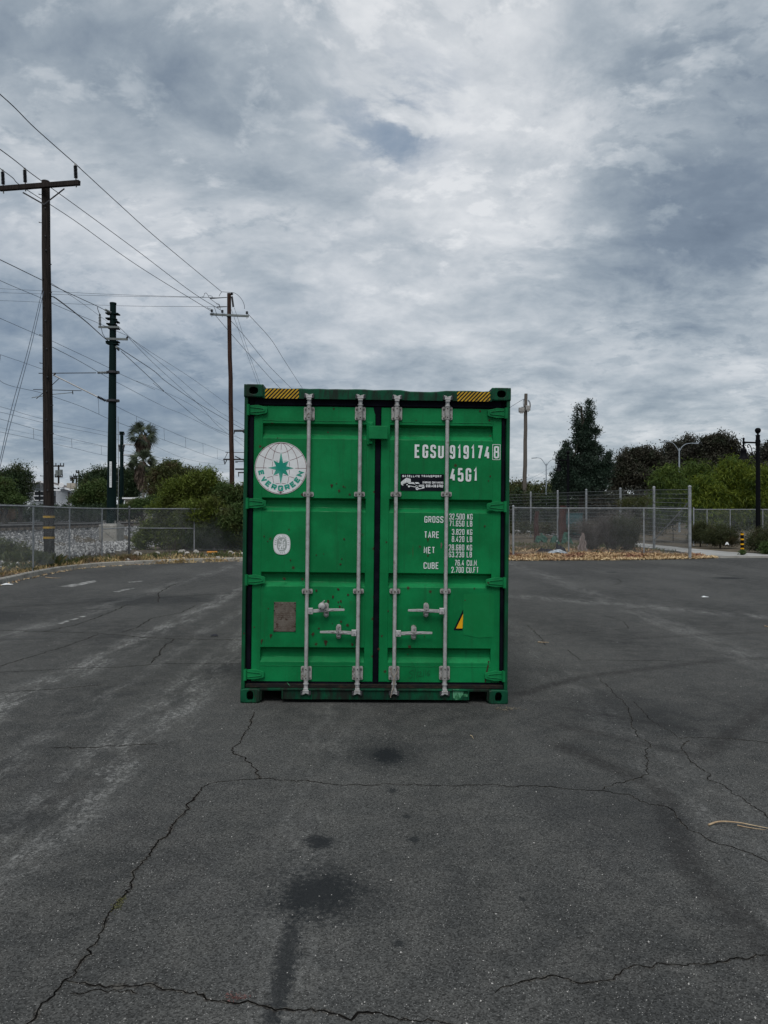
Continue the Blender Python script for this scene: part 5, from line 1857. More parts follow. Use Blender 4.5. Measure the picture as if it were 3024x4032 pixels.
# rear chain link fence behind the bushes
fence('chain link fence behind the round bushes and in front of the bamboo', [lp(2731, 42, .15), lp(2784, 42, .15), lp(2875, 42, .15), (21.6, 42, .15), (24.0, 42, .15), (26.6, 42, .15), (30, 42, .15)], 1.95, {0})

# tall wire fence running away from the right-hand corner
def tall_fence():
    pts = [(12.03, 29.4, .17, 2.72), (12.76, 34.8, .20, 2.86), (12.75, 39.5, .20, 3.0), (12.15, 44.0, .20, 3.12), (11.4, 48.5, .20, 3.2), (10.6, 53.0, .20, 3.3), (9.6, 57.5, .20, 3.35), (8.4, 62, .2, 3.4), (6.8, 66.5, .2, 3.45)]
    # tops read off the photo
    tops = [1915, 1918, 1923, 1928, 1933, 1938, 1943, 1947, 1950]
    pxs = [2716, 2575, 2443, 2308.6, 2196, 2090, 1990, 1900, 1820]
    P3 = []
    for (x, y, z, _), sx, sy in zip(pts, pxs, tops):
        q = P(sx, sy, y)
        P3.append((q.x, y, z, q.z - z))
    root = empty('wire_fence', P3[0][:3], label='tall wire fence with grey posts and many horizontal wires, running back behind the low fence', cat='fence')
    o = Vector(P3[0][:3])
    for i, (x, y, z, h) in enumerate(P3):
        post(root, Vector((x, y, z)) - o, h, .062 if i == 0 else .058, cap=True)
    V, Fc = [], []
    def bar(a, b, r):
        base = len(V)
        for p in (a, b):
            for k in range(3):
                t = 2.1 * k
                V.append((p[0] + r * math.cos(t), p[1], p[2] + r * math.sin(t)))
        for k in range(3):
            Fc.append((base + k, base + (k + 1) % 3, base + 3 + (k + 1) % 3, base + 3 + k))
    def vbar(a, b, r):
        base = len(V)
        for p in (a, b):
            for k in range(3):
                t = 2.1 * k
                V.append((p[0] + r * math.cos(t), p[1] + r * math.sin(t), p[2]))
        for k in range(3):
            Fc.append((base + k, base + (k + 1) % 3, base + 3 + (k + 1) % 3, base + 3 + k))
    for i in range(len(P3) - 1):
        a, b = Vector(P3[i][:3]) - o, Vector(P3[i + 1][:3]) - o
        ha, hb = P3[i][3] - .12, P3[i + 1][3] - .12
        for k in range(15):
            t = (k + .35) / 14.4
            t = min(t, 1.0)
            bar(a + Vector((-.05, 0, ha * t)), b + Vector((-.05, 0, hb * t)), .0085)
        n = int((b - a).length / .17)
        for k in range(n):
            t = k / n
            q = a.lerp(b, t) + Vector((-.05, 0, 0))
            vbar(q + Vector((0, 0, .05)), q + Vector((0, 0, ha + (hb - ha) * t)), .0022)
    tag(npmesh('wires', V, Fc, M['mesh'], root), kind='stuff')
    a, b = Vector(P3[0][:3]) - o, Vector(P3[1][:3]) - o
    q1, q2 = P(2713, 1977, 29.6), P(2577, 2126, 34.7)
    MB().cyl(q1 - o, q2 - o, .028, n=10).build('diagonal_brace', M['fence'], root)
tall_fence()

# ================================================================== poles
def ribbed(mb, o, r, h, n, axis='z', up=True):
    """stacked insulator sheds"""
    prof = []
    for i in range(n):
        z0 = h * i / n
        prof += [(r * .5, z0), (r, z0 + h / n * .35), (r * .95, z0 + h / n * .5), (r * .5, z0 + h / n * .7)]
    prof.append((r * .5, h))
    mb.lathe(o, prof, n=12, axis=axis)
def ribbed_dir(mb, a, b, r, n):
    a, b = Vector(a), Vector(b)
    h = (b - a).length
    st = len(mb.v)
    ribbed(mb, (0, 0, 0), r, h, n)
    q = (b - a).to_track_quat('Z', 'Y').to_matrix().to_4x4()
    mb.xform(Matrix.Translation(a) @ q, st)

def wood_pole(name, label, base, top, r0, r1, m, wob=.02):
    root = empty(name, base, label=label, cat='utility pole')
    b, t = Vector((0, 0, -.3)), Vector(top) - Vector(base)
    pts = [b.lerp(t, i / 12) + Vector((random.uniform(-wob, wob), random.uniform(-wob, wob), 0)) * (0 if i in (0, 12) else 1) for i in range(13)]
    MB().tube(pts, r0, 16, r_end=r1).build('pole', m, root)
    return root
def rel(root, p):
    return Vector(p) - root.location

# pole 1: left foreground
Y1 = 24.6
b1 = P(195, 2210, Y1); b1.z = T(b1.x, Y1) if False else .20
t1 = P(176, 710, Y1)
p1 = wood_pole('utility_pole', 'dark weathered wooden pole with a slanting crossarm and three tall insulators, nearest the camera', b1, t1, .172, .128, M['wood'], wob=.006)
ca, cb = P(7, 750, Y1 + .35), P(319.5, 727, Y1 - .42)
A, B = rel(p1, ca), rel(p1, cb)
mid = (A + B) / 2
def beam(a, b, w, h):
    """rectangular beam between two points"""
    a, b = Vector(a), Vector(b)
    d = (b - a).normalized()
    s = d.cross(Vector((0, 0, 1))).normalized() * w / 2
    u = s.cross(d).normalized() * h / 2
    vs = []
    for p in (a, b):
        vs += [p + s + u, p - s + u, p - s - u, p + s - u]
    return vs, [(0, 1, 2, 3), (7, 6, 5, 4), (0, 4, 5, 1), (1, 5, 6, 2), (2, 6, 7, 3), (3, 7, 4, 0)]
yoff = Vector((0, -.20, 0))
vs, fs = beam(A + yoff, B + yoff, .12, .155)
MB().add(vs, fs).build('crossarm', M['wood'], p1, bevel=.008)
for sx, sb, st in ((18, 741, 676), (104.5, 733, 669), (303, 717, 652)):
    yy = Y1 + .35 - .77 * (sx - 7) / 312
    a, b = rel(p1, P(sx + 3, sb, yy)) + yoff, rel(p1, P(sx, st, yy)) + yoff
    mb = MB()
    ribbed_dir(mb, a + (b - a) * .12, b - (b - a) * .12, .064, 9)
    mb.build('insulator', M['insul'], p1)
    MB().cyl(a - (b - a) * .42, a + (b - a) * .14, .022, n=8).cyl(b - (b - a) * .13, b, .035, n=8).build('insulator_pin', M['galv_dirty'], p1)
for s, e in (((88, 756), (166, 802)), ((252, 741), (166, 802))):
    a = rel(p1, P(s[0], s[1], Y1 - .25)) + Vector((0, -.03, 0))
    b = rel(p1, P(e[0] + 4, e[1], Y1 - .16))
    vs, fs = beam(a, b, .012, .045)
    MB().add(vs, fs).build('arm_brace', M['steel_dark'], p1)
for i, sy in enumerate((2035, 2077, 2117)):
    z = P(0, sy, Y1).z - .20
    t_ = (z + .3) / (t1.z - b1.z + .3)
    c = Vector((0, 0, z)) + (t1 - b1) * (z / (t1.z - b1.z)) * Vector((1, 1, 0))
    MB().cyl((c.x, c.y, z - .035), (c.x, c.y, z + .035), .186, n=18).build('reflective_band', M['yellow'], p1)
# steps, bolts and plates on the pole
for i in range(26):
    z = .5 + i * .47
    q = (t1 - b1) * (z / (t1.z - b1.z))
    s = -1 if i % 2 else 1
    rr = .172 - .044 * z / (t1.z - b1.z)
    mb = MB()
    if i % 5 in (0, 3):
        mb.cyl((q.x + s * rr * .8, q.y - rr * .5, z), (q.x + s * (rr + .07), q.y - rr * .6, z + .005), .011, n=6)
        mb.cyl((q.x + s * (rr + .06), q.y - rr * .6, z), (q.x + s * (rr + .06), q.y - rr * .6, z + .03), .011, n=6)
    else:
        mb.cyl((q.x + random.uniform(-.07, .07), q.y - rr - .02, z), (q.x + random.uniform(-.05, .05), q.y, z), .025, n=6)
    mb.build('pole_step' if i % 5 in (0, 3) else 'bolt_head', M['steel_dark'], p1)

# pole 3: reddish pole left of the container
Y3 = 42.0
b3 = P(917, 2085, Y3); b3.z = .2; b3.x = (918 - CX) / F_PX * Y3
t3_ = P(901, 1154, Y3)
p3 = wood_pole('utility_pole', 'reddish brown wooden pole with grey crossarm and looping cables, just left of the container', b3, t3_, .150, .112, M['wood_red'])
kz = lambda x, y: (780 + x * .13564, 1120 + y * .13564)
A, B = P(*kz(362, 880), Y3 + .1), P(*kz(1478, 936), Y3 - .1)
yoff = Vector((0, -.17, 0))
vs, fs = beam(rel(p3, A) + yoff, rel(p3, B) + yoff, .10, .115)
MB().add(vs, fs).build('crossarm', M['arm_grey'], p3, bevel=.006)
for x in (412, 714, 1428):
    b_ = rel(p3, P(*kz(x, {412: 850, 714: 862, 1428: 905}[x]), Y3)) + yoff
    t_ = rel(p3, P(*kz(x, {412: 740, 714: 758, 1428: 795}[x]), Y3)) + yoff
    mb = MB()
    ribbed_dir(mb, b_ + (t_ - b_) * .25, t_, .082, 3)
    mb.build('insulator', M['insul'], p3)
    MB().cyl(b_ - (t_ - b_) * .95, b_ + (t_ - b_) * .3, .015, n=6).build('insulator_pin', M['steel_dark'], p3)
mb = MB()
a = rel(p3, P(*kz(972, 300), Y3)); ribbed_dir(mb, a, a + Vector((0, 0, .15)), .085, 2)
mb.build('insulator', M['insul'], p3)
mb = MB().cyl(rel(p3, P(*kz(975, 340), Y3 - .1)), rel(p3, P(*kz(1015, 640), Y3 - .1)), .055, n=10)
mb.build('cable_terminal', M['steel_dark'], p3)
for pts in ([(100, 345), (150, 350), (172, 270), (205, 235), (250, 262), (330, 390), (430, 470), (540, 550), (610, 610), (640, 710)],
            [(290, 320), (350, 318), (400, 338), (400, 380)], [(520, 560), (570, 552), (615, 580), (625, 640), (640, 710)],
            [(600, 335), (630, 270), (680, 208), (780, 210), (930, 220), (1040, 235), (1150, 300), (1270, 440), (1330, 580), (1345, 700)],
            [(450, 640), (480, 700), (510, 790), (530, 850)], [(255, 655), (300, 685), (360, 705), (410, 745)]):
    MB().tube(smooth_path([rel(p3, P(*kz(*q), Y3 - .25)) for q in pts], 5), .013, 5).build('jumper_cable', M['wire'], p3)
for a_, b_ in (((340, 395), (830, 365)), ((545, 645), (830, 633))):
    MB().tube([rel(p3, P(*kz(*a_), Y3 - .12)), rel(p3, P(*kz(*b_), Y3 - .02))], .035, 6, r_end=.02).build('dead_end_clamp', M['steel_dark'], p3)

# catenary mast 2 on its plinth
Y2 = 43.0
zb2 = P(438, 2064, Y2).z
m2x = (439 - CX) / F_PX * Y2
mast = empty('catenary_mast', (m2x, Y2, zb2), label='tall dark green steel railway mast on a concrete plinth behind the left fence', cat='railway mast')
tp = P(443.5, 1191, Y2)
h2 = tp.z - zb2
dx = tp.x - m2x
MB().tube([(0, 0, 0), (dx * .5, 0, h2 * .5), (dx, 0, h2)], .285, 20, r_end=.172).build('shaft', M['mast'], mast)
MB().cyl((dx, 0, h2 - .10), (dx, 0, h2), .19, n=20).build('cap', M['mast'], mast)
mb = MB().box(-.42, .42, -.42, .42, -.02, .05)
for sx in (-1, 1):
    for sy in (-1, 1):
        mb.cyl((sx * .34, sy * .34, .05), (sx * .34, sy * .34, .20), .03, n=6)
mb.build('base_plate', M['galv_dirty'], mast)
tag(MB().bbox(m2x - .53, m2x + .53, Y2 - .6, Y2 + .6, zb2 - 1.4, zb2 - .02, .05).build('concrete_plinth', M['concrete']), 'square pale concrete plinth under the green railway mast', 'plinth')
km = lambda x, y: (380 + x * .1582, 1150 + y * .1582)
def mp(x, y, dy=-.25):
    return rel(mast, P(*km(x, y), Y2 + dy))
# number plate on the shaft
q1, q2 = mp(0, 0), mp(0, 0)
pa, pb = rel(mast, P(431, 1919, Y2 - .29)), rel(mast, P(440, 1817, Y2 - .265))
tilt = Matrix.Rotation(0, 4, 'X')
mb = MB().box(pa.x, pb.x, pa.y - .016, pa.y + .02, pa.z, pb.z)
npl = mb.build('number_plate', M['white'], mast)
mb = MB()
st0 = 0
text_mb(mb, '1088110', 0, 0, (pb.z - pa.z) * .86, (pb.x - pa.x) * .6, .016, 0)
mb.xform(Matrix.Translation((pa.x + (pb.x - pa.x) * .2, pa.y - .019, pb.z - (pb.z - pa.z) * .06)) @ Matrix.Rotation(R(90), 4, 'Y'))
mb.build('lettering', M['grey_ink'], npl)
def mbar(name, a, b, w, h, m, dy=-.22, dyb=None):
    vs, fs = beam(mp(*a, dy), mp(*b, dyb if dyb is not None else dy), w, h)
    return MB().add(vs, fs).build(name, m, mast, bevel=.004)
for a, b in (((238, 530), (552, 545)), ((242, 660), (480, 662)), ((470, 740), (545, 742)), ((260, 795), (480, 800)), ((245, 1240), (550, 1238)), ((250, 1275), (530, 1295)), ((280, 890), (550, 900))):
    mbar('clamp_band', a, b, .42, .075, M['mast'], 0)
mbar('upper_bracket', (40, 862), (545, 868), .09, .115, M['arm_grey'])
mbar('lower_bracket', (230, 1155), (770, 1170), .09, .12, M['arm_grey'])
mb = MB(); ribbed_dir(mb, mp(75, 820), mp(72, 600), .085, 6); mb.build('insulator', M['insul_grey'], mast)
MB().cyl(mp(72, 600), mp(72, 540), .05, n=8).build('insulator_pin', M['steel_dark'], mast)
MB().cyl(mp(205, 432, -.5), mp(340, 500, -.2), .07, n=10).build('insulator', M['arm_grey'], mast)
MB().cyl(mp(490, 1360, -.2), mp(540, 1430, .3), .07, n=10).build('insulator', M['arm_grey'], mast)
MB().cyl(mp(740, 1140), mp(778, 1095), .05, n=8).build('insulator', M['insul'], mast)
MB().tube(smooth_path([mp(20, 365, -.6), mp(15, 400, -.5), mp(50, 500, -.3), mp(72, 545)], 5), .018, 5).build('jumper_cable', M['wire'], mast)
MB().tube(smooth_path([mp(72, 800), mp(110, 900), mp(150, 1040), mp(250, 1190)], 5), .016, 5).build('jumper_cable', M['wire'], mast)
# cantilever arms over the track (they reach towards the left)
kc = lambda x, y: (x * .60277, 500 + y * .60277)
def cp(x, y, dy=0):
    return rel(mast, P(*kc(x, y), Y2 + dy))
zz = (cp(335, 1607), cp(620, 1605), cp(710, 1602))
MB().tube([cp(250, 1608), cp(625, 1605)], .024, 8).build('top_tube', M['steel_dark'], mast)
mb = MB(); ribbed_dir(mb, cp(635, 1604), cp(695, 1603), .085, 6); mb.build('insulator', M['insul_grey'], mast)
MB().cyl(cp(690, 1603), cp(715, 1603), .03, n=8).build('insulator_pin', M['steel_dark'], mast)
for y_ in (1602, 1788):
    mb = MB().cyl(cp(697, y_ - 9), cp(697, y_ + 9), .04, n=8).cyl(cp(735, y_ - 7), cp(735, y_ + 7), .30, n=18)
    mb.box(cp(750, y_).x, cp(776, y_).x, -.1, .1, cp(750, y_ + 8).z, cp(750, y_ - 8).z)
    mb.build('swivel_bracket', M['steel_dark'], mast)
MB().tube([cp(345, 1618), cp(635, 1762)], .038, 10).build('cantilever_tube', M['galv'], mast)
mb = MB(); ribbed_dir(mb, cp(637, 1762), cp(690, 1788), .085, 6); mb.build('insulator', M['insul'], mast)
MB().tube([cp(360, 1605), cp(350, 1622)], .05, 8).build('wire_clamp', M['steel_dark'], mast)
MB().tube([cp(385, 1640), cp(330, 1692), cp(235, 1775)], .020, 6).build('strut', M['steel_dark'], mast)
MB().tube([cp(215, 1714), cp(530, 1722)], .020, 6).build('registration_tube', M['steel_dark'], mast)
MB().tube([cp(205, 1768), cp(340, 1746), cp(470, 1734)], .020, 6).build('steady_arm', M['arm_grey'], mast)
MB().tube([cp(472, 1722), cp(474, 1745)], .03, 6).build('wire_clamp', M['steel_dark'], mast)

def mast_far(label, sx, sytop, y, r0, r1, arms):
    x = (sx - CX) / F_PX * y
    z = 1.0 if x < -18 else .5
    root = empty('catenary_mast', (x, y, z), label=label, cat='railway mast')
    t = P(sx, sytop, y)
    MB().tube([(0, 0, -.3), (0, 0, t.z - z)], r0, 14, r_end=r1).build('shaft', M['mast'], root)
    MB().cyl((0, 0, t.z - z), (0, 0, t.z - z + .12), r1 * 1.5, n=14).build('cap', M['mast'], root)
    for a, b, r, m in arms:
        MB().tube([P(*a, y) - root.location, P(*b, y) - root.location], r, 6).build('cantilever_tube', m, root)
    return root
kf = lambda x, y: (x * .60277, 1500 + y * .60277)
arms = [(kf(780, 415), kf(895, 418), .05, M['galv']), (kf(800, 483), kf(968, 485), .06, M['galv']), (kf(808, 560), kf(942, 490), .06, M['galv']), (kf(915, 518), kf(1035, 538), .05, M['galv']),
        (kf(775, 425), kf(812, 425), .16, M['steel_dark']), (kf(778, 440), kf(808, 440), .16, M['steel_dark']), (kf(778, 455), kf(808, 455), .12, M['steel_dark']), (kf(780, 345), kf(812, 345), .12, M['steel_dark'])]
mast_far('slimmer green railway mast just right of the big one, with pale cantilever arms', 479, 1704, 78, .235, .17, arms)
kb = lambda x, y: (860 + x * .1402, 1650 + y * .1402)
arms = [(kb(435, 327), kb(900, 327), .14, M['steel_dark']), (kb(680, 345), kb(790, 440), .10, M['steel_dark']), (kb(455, 345), kb(435, 410), .07, M['steel_dark']),
        (kb(195, 938), kb(900, 938), .04, M['steel_dark']), (kb(470, 1045), kb(900, 1250), .07, M['steel_dark']), (kb(470, 1188), kb(900, 1200), .05, M['steel_dark']), (kb(470, 1220), kb(540, 1216), .04, M['steel_dark']),
        (kb(470, 1405), kb(900, 1407), .11, M['steel_dark']), (kb(550, 1503), kb(900, 1500), .09, M['steel_dark']), (kb(562, 1503), kb(568, 1615), .06, M['steel_dark']),
        (kb(135, 1133), kb(900, 1135), .10, M['steel_dark']), (kb(150, 1135), kb(178, 1270), .06, M['steel_dark']), (kb(235, 1145), kb(178, 1270), .06, M['steel_dark']), (kb(255, 945), kb(175, 1110), .04, M['steel_dark'])]
mast_far('railway mast mostly hidden behind the container, its bracket arms reaching out to the left', 1010, 1640, 92, .26, .2, arms)

# pole on the right with two floodlights
Y4 = 66.0
b4 = P(2063, 2100, Y4); b4.z = .2
t4 = P(2071.5, 1550, Y4)
p4 = wood_pole('utility_pole', 'grey brown wooden pole with two floodlights near its top, right of the container', b4, t4, .215, .145, M['wood_grey'])
kr = lambda x, y: (1980 + x * .6293, 1500 + y * .6293)
for (x0, y0, x1, y1) in ((103, 168, 134, 198), (145, 155, 170, 188)):
    a, b = rel(p4, P(*kr(x0, y1), Y4 - .4)), rel(p4, P(*kr(x1, y0), Y4 - .1))
    mb = MB().bbox(a.x, b.x, a.y, a.y + .35, a.z + .08, b.z, .05)
    mb.prism([(a.x + .05, a.z + .12), (b.x - .05, a.z + .12), (b.x - .12, a.z - .02), (a.x + .12, a.z - .02)], a.y + .02, a.y + .3)
    mb.build('floodlight', M['galv_dirty'], p4)
mbq = MB().tube([rel(p4, P(*kr(115, 165), Y4 - .2)), rel(p4, P(*kr(165, 160), Y4 - .2))], .04, 6)
mbq.build('light_bracket', M['steel_dark'], p4)
for pts in ([(160, 118), (172, 135), (173, 165), (160, 188), (150, 180)], [(133, 112), (128, 135), (132, 160)], [(158, 122), (168, 140), (168, 160), (158, 178)]):
    MB().tube(smooth_path([rel(p4, P(*kr(*q), Y4 - .2)) for q in pts], 5), .025, 5).build('cable_loop', M['wire'], p4)

# double-armed street lights
def street_light(label, sx, syt, y, half, dy_l=-22, dy_r=-22):
    x = (sx - CX) / F_PX * y
    root = empty('street_light', (x, y, .2), label=label, cat='street light', group='double armed street lights beyond the trees')
    t = P(sx, syt, y) - root.location
    MB().tube([(0, 0, -.3), t], .095, 10, r_end=.06).build('pole', M['pole_metal'], root)
    for s, d in ((-1, dy_l), (1, dy_r)):
        k = y / F_PX
        e = t + Vector((s * half * k, 0, -d * k))
        pts = [t + Vector((0, 0, -.35)), t + Vector((s * half * k * .22, 0, .12)), t + Vector((s * half * k * .5, 0, -d * k * .85)), t + Vector((s * half * k * .8, 0, -d * k * 1.02)), e]
        MB().tube(smooth_path(pts, 5), .038, 6, r_end=.03).build('arm', M['pole_metal'], root)
        mb = MB().box(-.33, .33, -.14, .14, -.05, .04)
        mb.xform(Matrix.Translation(e + Vector((s * .2, 0, 0))) @ Matrix.Rotation(s * .06, 4, 'Y'))
        mb.build('lamp_head', M['pole_metal'], root, bevel=.03)
street_light('thin grey street light with two curved arms, between the floodlight pole and the dark conifer', 2151, 1825, 88, 40, -22, -16)
street_light('larger grey street light with two curved arms in front of the brown tree crowns', 2675, 1764, 70, 53, -24, -18)

# bell lamps
def bell_lamp(label, x, y, zb, h, s, fin_r=1.0):
    root = empty('lamp_post', (x, y, zb), label=label, cat='lamp post', group='black lamp posts with hanging bell shades')
    MB().lathe((0, 0, 0), [(.19, -.1), (.19, .0), (.17, .12), (.13, .25), (.115, .6), (.095, h - .55), (.093, h - .38)], n=16).build('pole', M['black_iron'], root)
    MB().lathe((0, 0, h - .38), [(.11, 0), (.11, .03), (.05, .05), (.045, .10), (.07, .12), (.09, .14), (.125, .20), (.14, .26), (.125, .33), (.08, .375), (.01, .39)], n=16).build('finial', M['black_iron'], root)
    za = h - .72
    MB().cyl((-.02, 0, za), (-.70, 0, za + .02), .045, n=10).build('arm', M['black_iron'], root)
    MB().cyl((0, 0, za - .14), (0, 0, za + .14), .115, n=14).build('arm_collar', M['black_iron'], root)
    MB().lathe((-.70, 0, za - .14), [(.045, 0), (.055, .02), (.04, .08), (.055, .12), (.055, .20), (.04, .24), (.05, .30), (.06, .34), (.035, .38), (.005, .40)], n=12).build('hanger', M['black_iron'], root)
    pts = [(-.09, 0, za - .72), (-.16, 0, za - .74), (-.26, 0, za - .55), (-.33, 0, za - .25), (-.42, 0, za - .10), (-.50, 0, za - .12), (-.50, 0, za - .22), (-.44, 0, za - .22)]
    MB().tube(smooth_path(pts, 6), .022, 6).build('scroll', M['black_iron'], root)
    sh = MB().lathe((-.70, 0, za - .78), [(.25, 0), (.245, .02), (.20, .06), (.165, .13), (.145, .24), (.14, .36), (.15, .38), (.13, .44), (.07, .50), (.045, .54), (.06, .58), (.04, .64)], n=20)
    sho = sh.build('lamp_shade', M['black_iron'], root)
    MB().lathe((-.70, 0, za - .84), [(.02, 0), (.10, .02), (.15, .06), (.16, .08)], n=16).build('lamp_glass', M['lamp_glass'], sho)
bell_lamp('black lamp post with hanging bell shade, at the right edge before the bamboo', *TXY(2985, 36)[:2], .05, 5.98, 1)
bell_lamp('black lamp post with a hanging bell shade, partly hidden by the dark conifer', *TXY(2237, 55.5)[:2], .2, P(0, 1775, 55.5).z - .2, 1)

# bollard
bx, by, bz = TXY(2922, 31.6)
bo = empty('bollard', (bx, by, .03), label='black bollard with yellow bands beside the path', cat='bollard')
MB().lathe((0, 0, 0), [(.068, -.1), (.068, .92), (.066, .95), (.05, .975), (.012, .985)], n=18).build('post', M['black_iron'], bo)
for sy in (2103.5, 2123.5, 2142.5, 2160):
    z = P(0, sy, by).z - .03
    MB().cyl((0, 0, z - .032), (0, 0, z + .032), .0705, n=18, caps=True).build('reflective_band', M['yellow_b'], bo)

# far utility poles over the house
def far_pole(label, sx, syt, syb, y, arms, boxes=()):
    x = (sx - CX) / F_PX * y
    root = empty('utility_pole', (x, y, .6), label=label, cat='utility pole', group='distant utility poles behind the house')
    t = P(sx, syt, y) - root.location
    MB().tube([(0, 0, -.5), t], .17, 8, r_end=.12).build('pole', M['wood'], root)
    for (xa, xb, yy) in arms:
        a, b = P(xa, yy, y) - root.location, P(xb, yy, y) - root.location
        vs, fs = beam(a + Vector((0, -.15, 0)), b + Vector((0, -.15, 0)), .12, .18)
        MB().add(vs, fs).build('crossarm', M['wood'], root)
        for t_ in (.03, .3, .7, .97):
            q = a.lerp(b, t_)
            MB().cyl(q + Vector((0, -.15, .08)), q + Vector((0, -.15, .42)), .07, n=6).build('insulator', M['insul'], root)
    for (xa, yy) in boxes:
        q = P(xa, yy, y) - root.location
        MB().cyl(q + Vector((0, 0, -.4)), q + Vector((0, 0, .4)), .27, n=10).build('transformer', M['arm_grey'], root)
kh = lambda x, y: (x * .36166, 1780 + y * .36166)
far_pole('distant wooden pole with two transformers behind the white house', kh(637, 0)[0], kh(0, 140)[1], 0, 105, [(kh(575, 0)[0], kh(700, 0)[0], kh(0, 153)[1]), (kh(602, 0)[0], kh(685, 0)[0], kh(0, 270)[1])], [(kh(622, 0)[0], kh(0, 228)[1]), (kh(660, 0)[0], kh(0, 222)[1])])
far_pole('distant wooden pole with three crossarms, tallest of the trio right of the house roof', kh(858, 0)[0], kh(0, 215)[1], 0, 130, [(kh(830, 0)[0], kh(864, 0)[0], kh(0, 224)[1]), (kh(802, 0)[0], kh(885, 0)[0], kh(0, 262)[1]), (kh(800, 0)[0], kh(905, 0)[0], kh(0, 348)[1])])
far_pole('short distant wooden pole, middle of the trio right of the house roof', kh(830, 0)[0], kh(0, 282)[1], 0, 125, [(kh(818, 0)[0], kh(843, 0)[0], kh(0, 290)[1])])
far_pole('thin distant wooden pole, leftmost of the trio right of the house roof', kh(790, 0)[0], kh(0, 270)[1], 0, 120, [(kh(765, 0)[0], kh(815, 0)[0], kh(0, 285)[1]), (kh(768, 0)[0], kh(812, 0)[0], kh(0, 308)[1])])

# ================================================================== overhead wires
def wire(label, pts, r=.012, m='wire', n=8):
    q = smooth_path([P(*p) for p in pts], n)
    o = Vector(q[0])
    ob = MB().tube([v - o for v in q], r, 4).build('overhead_wire', M[m])
    ob.location = o
    tag(ob, label, 'wire', 'overhead wires and cables')
    return ob
def kc3(x, y, Y): return (x * .60277, 500 + y * .60277, Y)
def kf3(x, y, Y): return (x * .60277, 1500 + y * .60277, Y)
wire('black line wire over the right insulator of the nearest pole, highest of all the wires', [(-420, 20, 17), (0, 370, 20), (134, 500, 22), (303, 650, 24.3), (313, 660, 24.6), (452, 788, 28.5), (591, 914, 32.5), (729, 1030, 37), (871, 1147, 41.7)], .0135)
wire('black line wire over the middle insulator of the nearest pole', [(-420, 290, 17.5), (0, 587, 21), (104.5, 668, 24.7), kc3(270, 350, 26), kc3(520, 530, 30), kc3(900, 810, 35), kc3(1250, 1075, 40), kc3(1455, 1203, 41.9)], .0135)
wire('black line wire over the left insulator of the nearest pole', [(-420, 375, 18), (18, 675, 24.9), kc3(140, 385, 26.5), kc3(480, 605, 32), kc3(900, 905, 36), kc3(1386, 1205, 41.9)], .0135)
wire('line wire dropping from the right end of the grey crossarm to the container top', [kc3(1615, 1215, 41.9), (1066, 1335, 50), (1120, 1420, 55), (1190, 1528, 64)], .013)
wire('line wire falling from the middle insulator of the grey crossarm', [kc3(1460, 1215, 42), kc3(1580, 1345, 48), (1050, 1430, 54), (1130, 1512, 60), (1180, 1560, 66)], .013)
wire('line wire falling from the left insulator of the grey crossarm', [kc3(1390, 1210, 42), kc3(1500, 1340, 47), kc3(1640, 1500, 52), (1075, 1500, 58), (1130, 1555, 64)], .013)
wire('thin pale guy wire from the top of the reddish pole, left of its pair', [kz(960, 720) + (42,), kz(1130, 1200) + (43,), kz(1380, 1920) + (45,), (1012, 1505, 48), (1040, 1590, 50)], .009, 'wire_thin')
wire('thin pale guy wire from the top of the reddish pole, right of its pair', [kz(1040, 660) + (42,), kz(1200, 1140) + (43,), kz(1440, 1910) + (45,), (1019, 1500, 48), (1048, 1590, 50)], .009, 'wire_thin')
wire('cross line from the left edge to the top of the reddish pole, upper of three', [(-500, 1112, 60), (0, 1135, 52), (400, 1156, 47), (850, 1170.5, 42.2)], .010)
wire('cross line from the left edge to the top of the reddish pole, middle of three', [(-500, 1140, 60), (0, 1151, 52), (400, 1163, 47), kc3(1400, 1112, 42.2)], .010)
wire('cross line from the left edge to the reddish pole, lowest of three', [(-500, 1170, 60), (0, 1182, 52), (450, 1202, 47), kc3(1465, 1172, 42.2)], .010)
wire('feeder cable from the left edge to the top of the green mast', [(-300, 880, 22), (0, 1022, 29), kc3(265, 995, 34), kc3(430, 1075, 37), kc3(640, 1172, 42.2), kc3(700, 1205, 42.8)], .018)
wire('thin line passing behind the nearest pole to the small arm of the mast', [(-200, 1005, 26), (0, 1104, 31), kc3(265, 1115, 35), kc3(335, 1150, 37), kc3(640, 1280, 41), kc3(830, 1362, 42.7)], .011)
wire('pale span wire from the nearest pole slanting to the green mast', [kc3(327, 1015, 24.5), kc3(520, 1140, 33), kc3(700, 1270, 42.5)], .008, 'wire_thin')
wire('thick black cable from the clamp on the nearest pole down to the right', [kc3(330, 1103, 24.5), kc3(380, 1130, 26), kc3(560, 1270, 33), kc3(690, 1385, 42), kc3(775, 1442, 46), kc3(1000, 1590, 54), kf3(1090, 8, 66), kf3(1300, 150, 75), kf3(1490, 262, 84), kf3(1605, 322, 92)], .022)
wire('cable leaving the mast below its lower bracket towards the right', [kc3(790, 1465, 43), kc3(900, 1565, 50), kc3(1070, 1725, 58), kf3(1000, 15, 66), kf3(1150, 130, 74), kf3(1340, 280, 84), kf3(1500, 350, 92), kf3(1605, 385, 98)], .018)
wire('line from the bracket insulator fanning right, upper of three', [kc3(835, 1368, 43), kc3(1000, 1480, 52), kc3(1250, 1640, 62), kc3(1490, 1812, 75), kf3(1605, 222, 84)], .011, 'wire_thin')
wire('line from the bracket insulator fanning right, middle of three', [kc3(770, 1300, 43), kc3(900, 1420, 50), kc3(1130, 1610, 60), kc3(1380, 1822, 72), kf3(1490, 235, 84), kf3(1605, 298, 92)], .012)
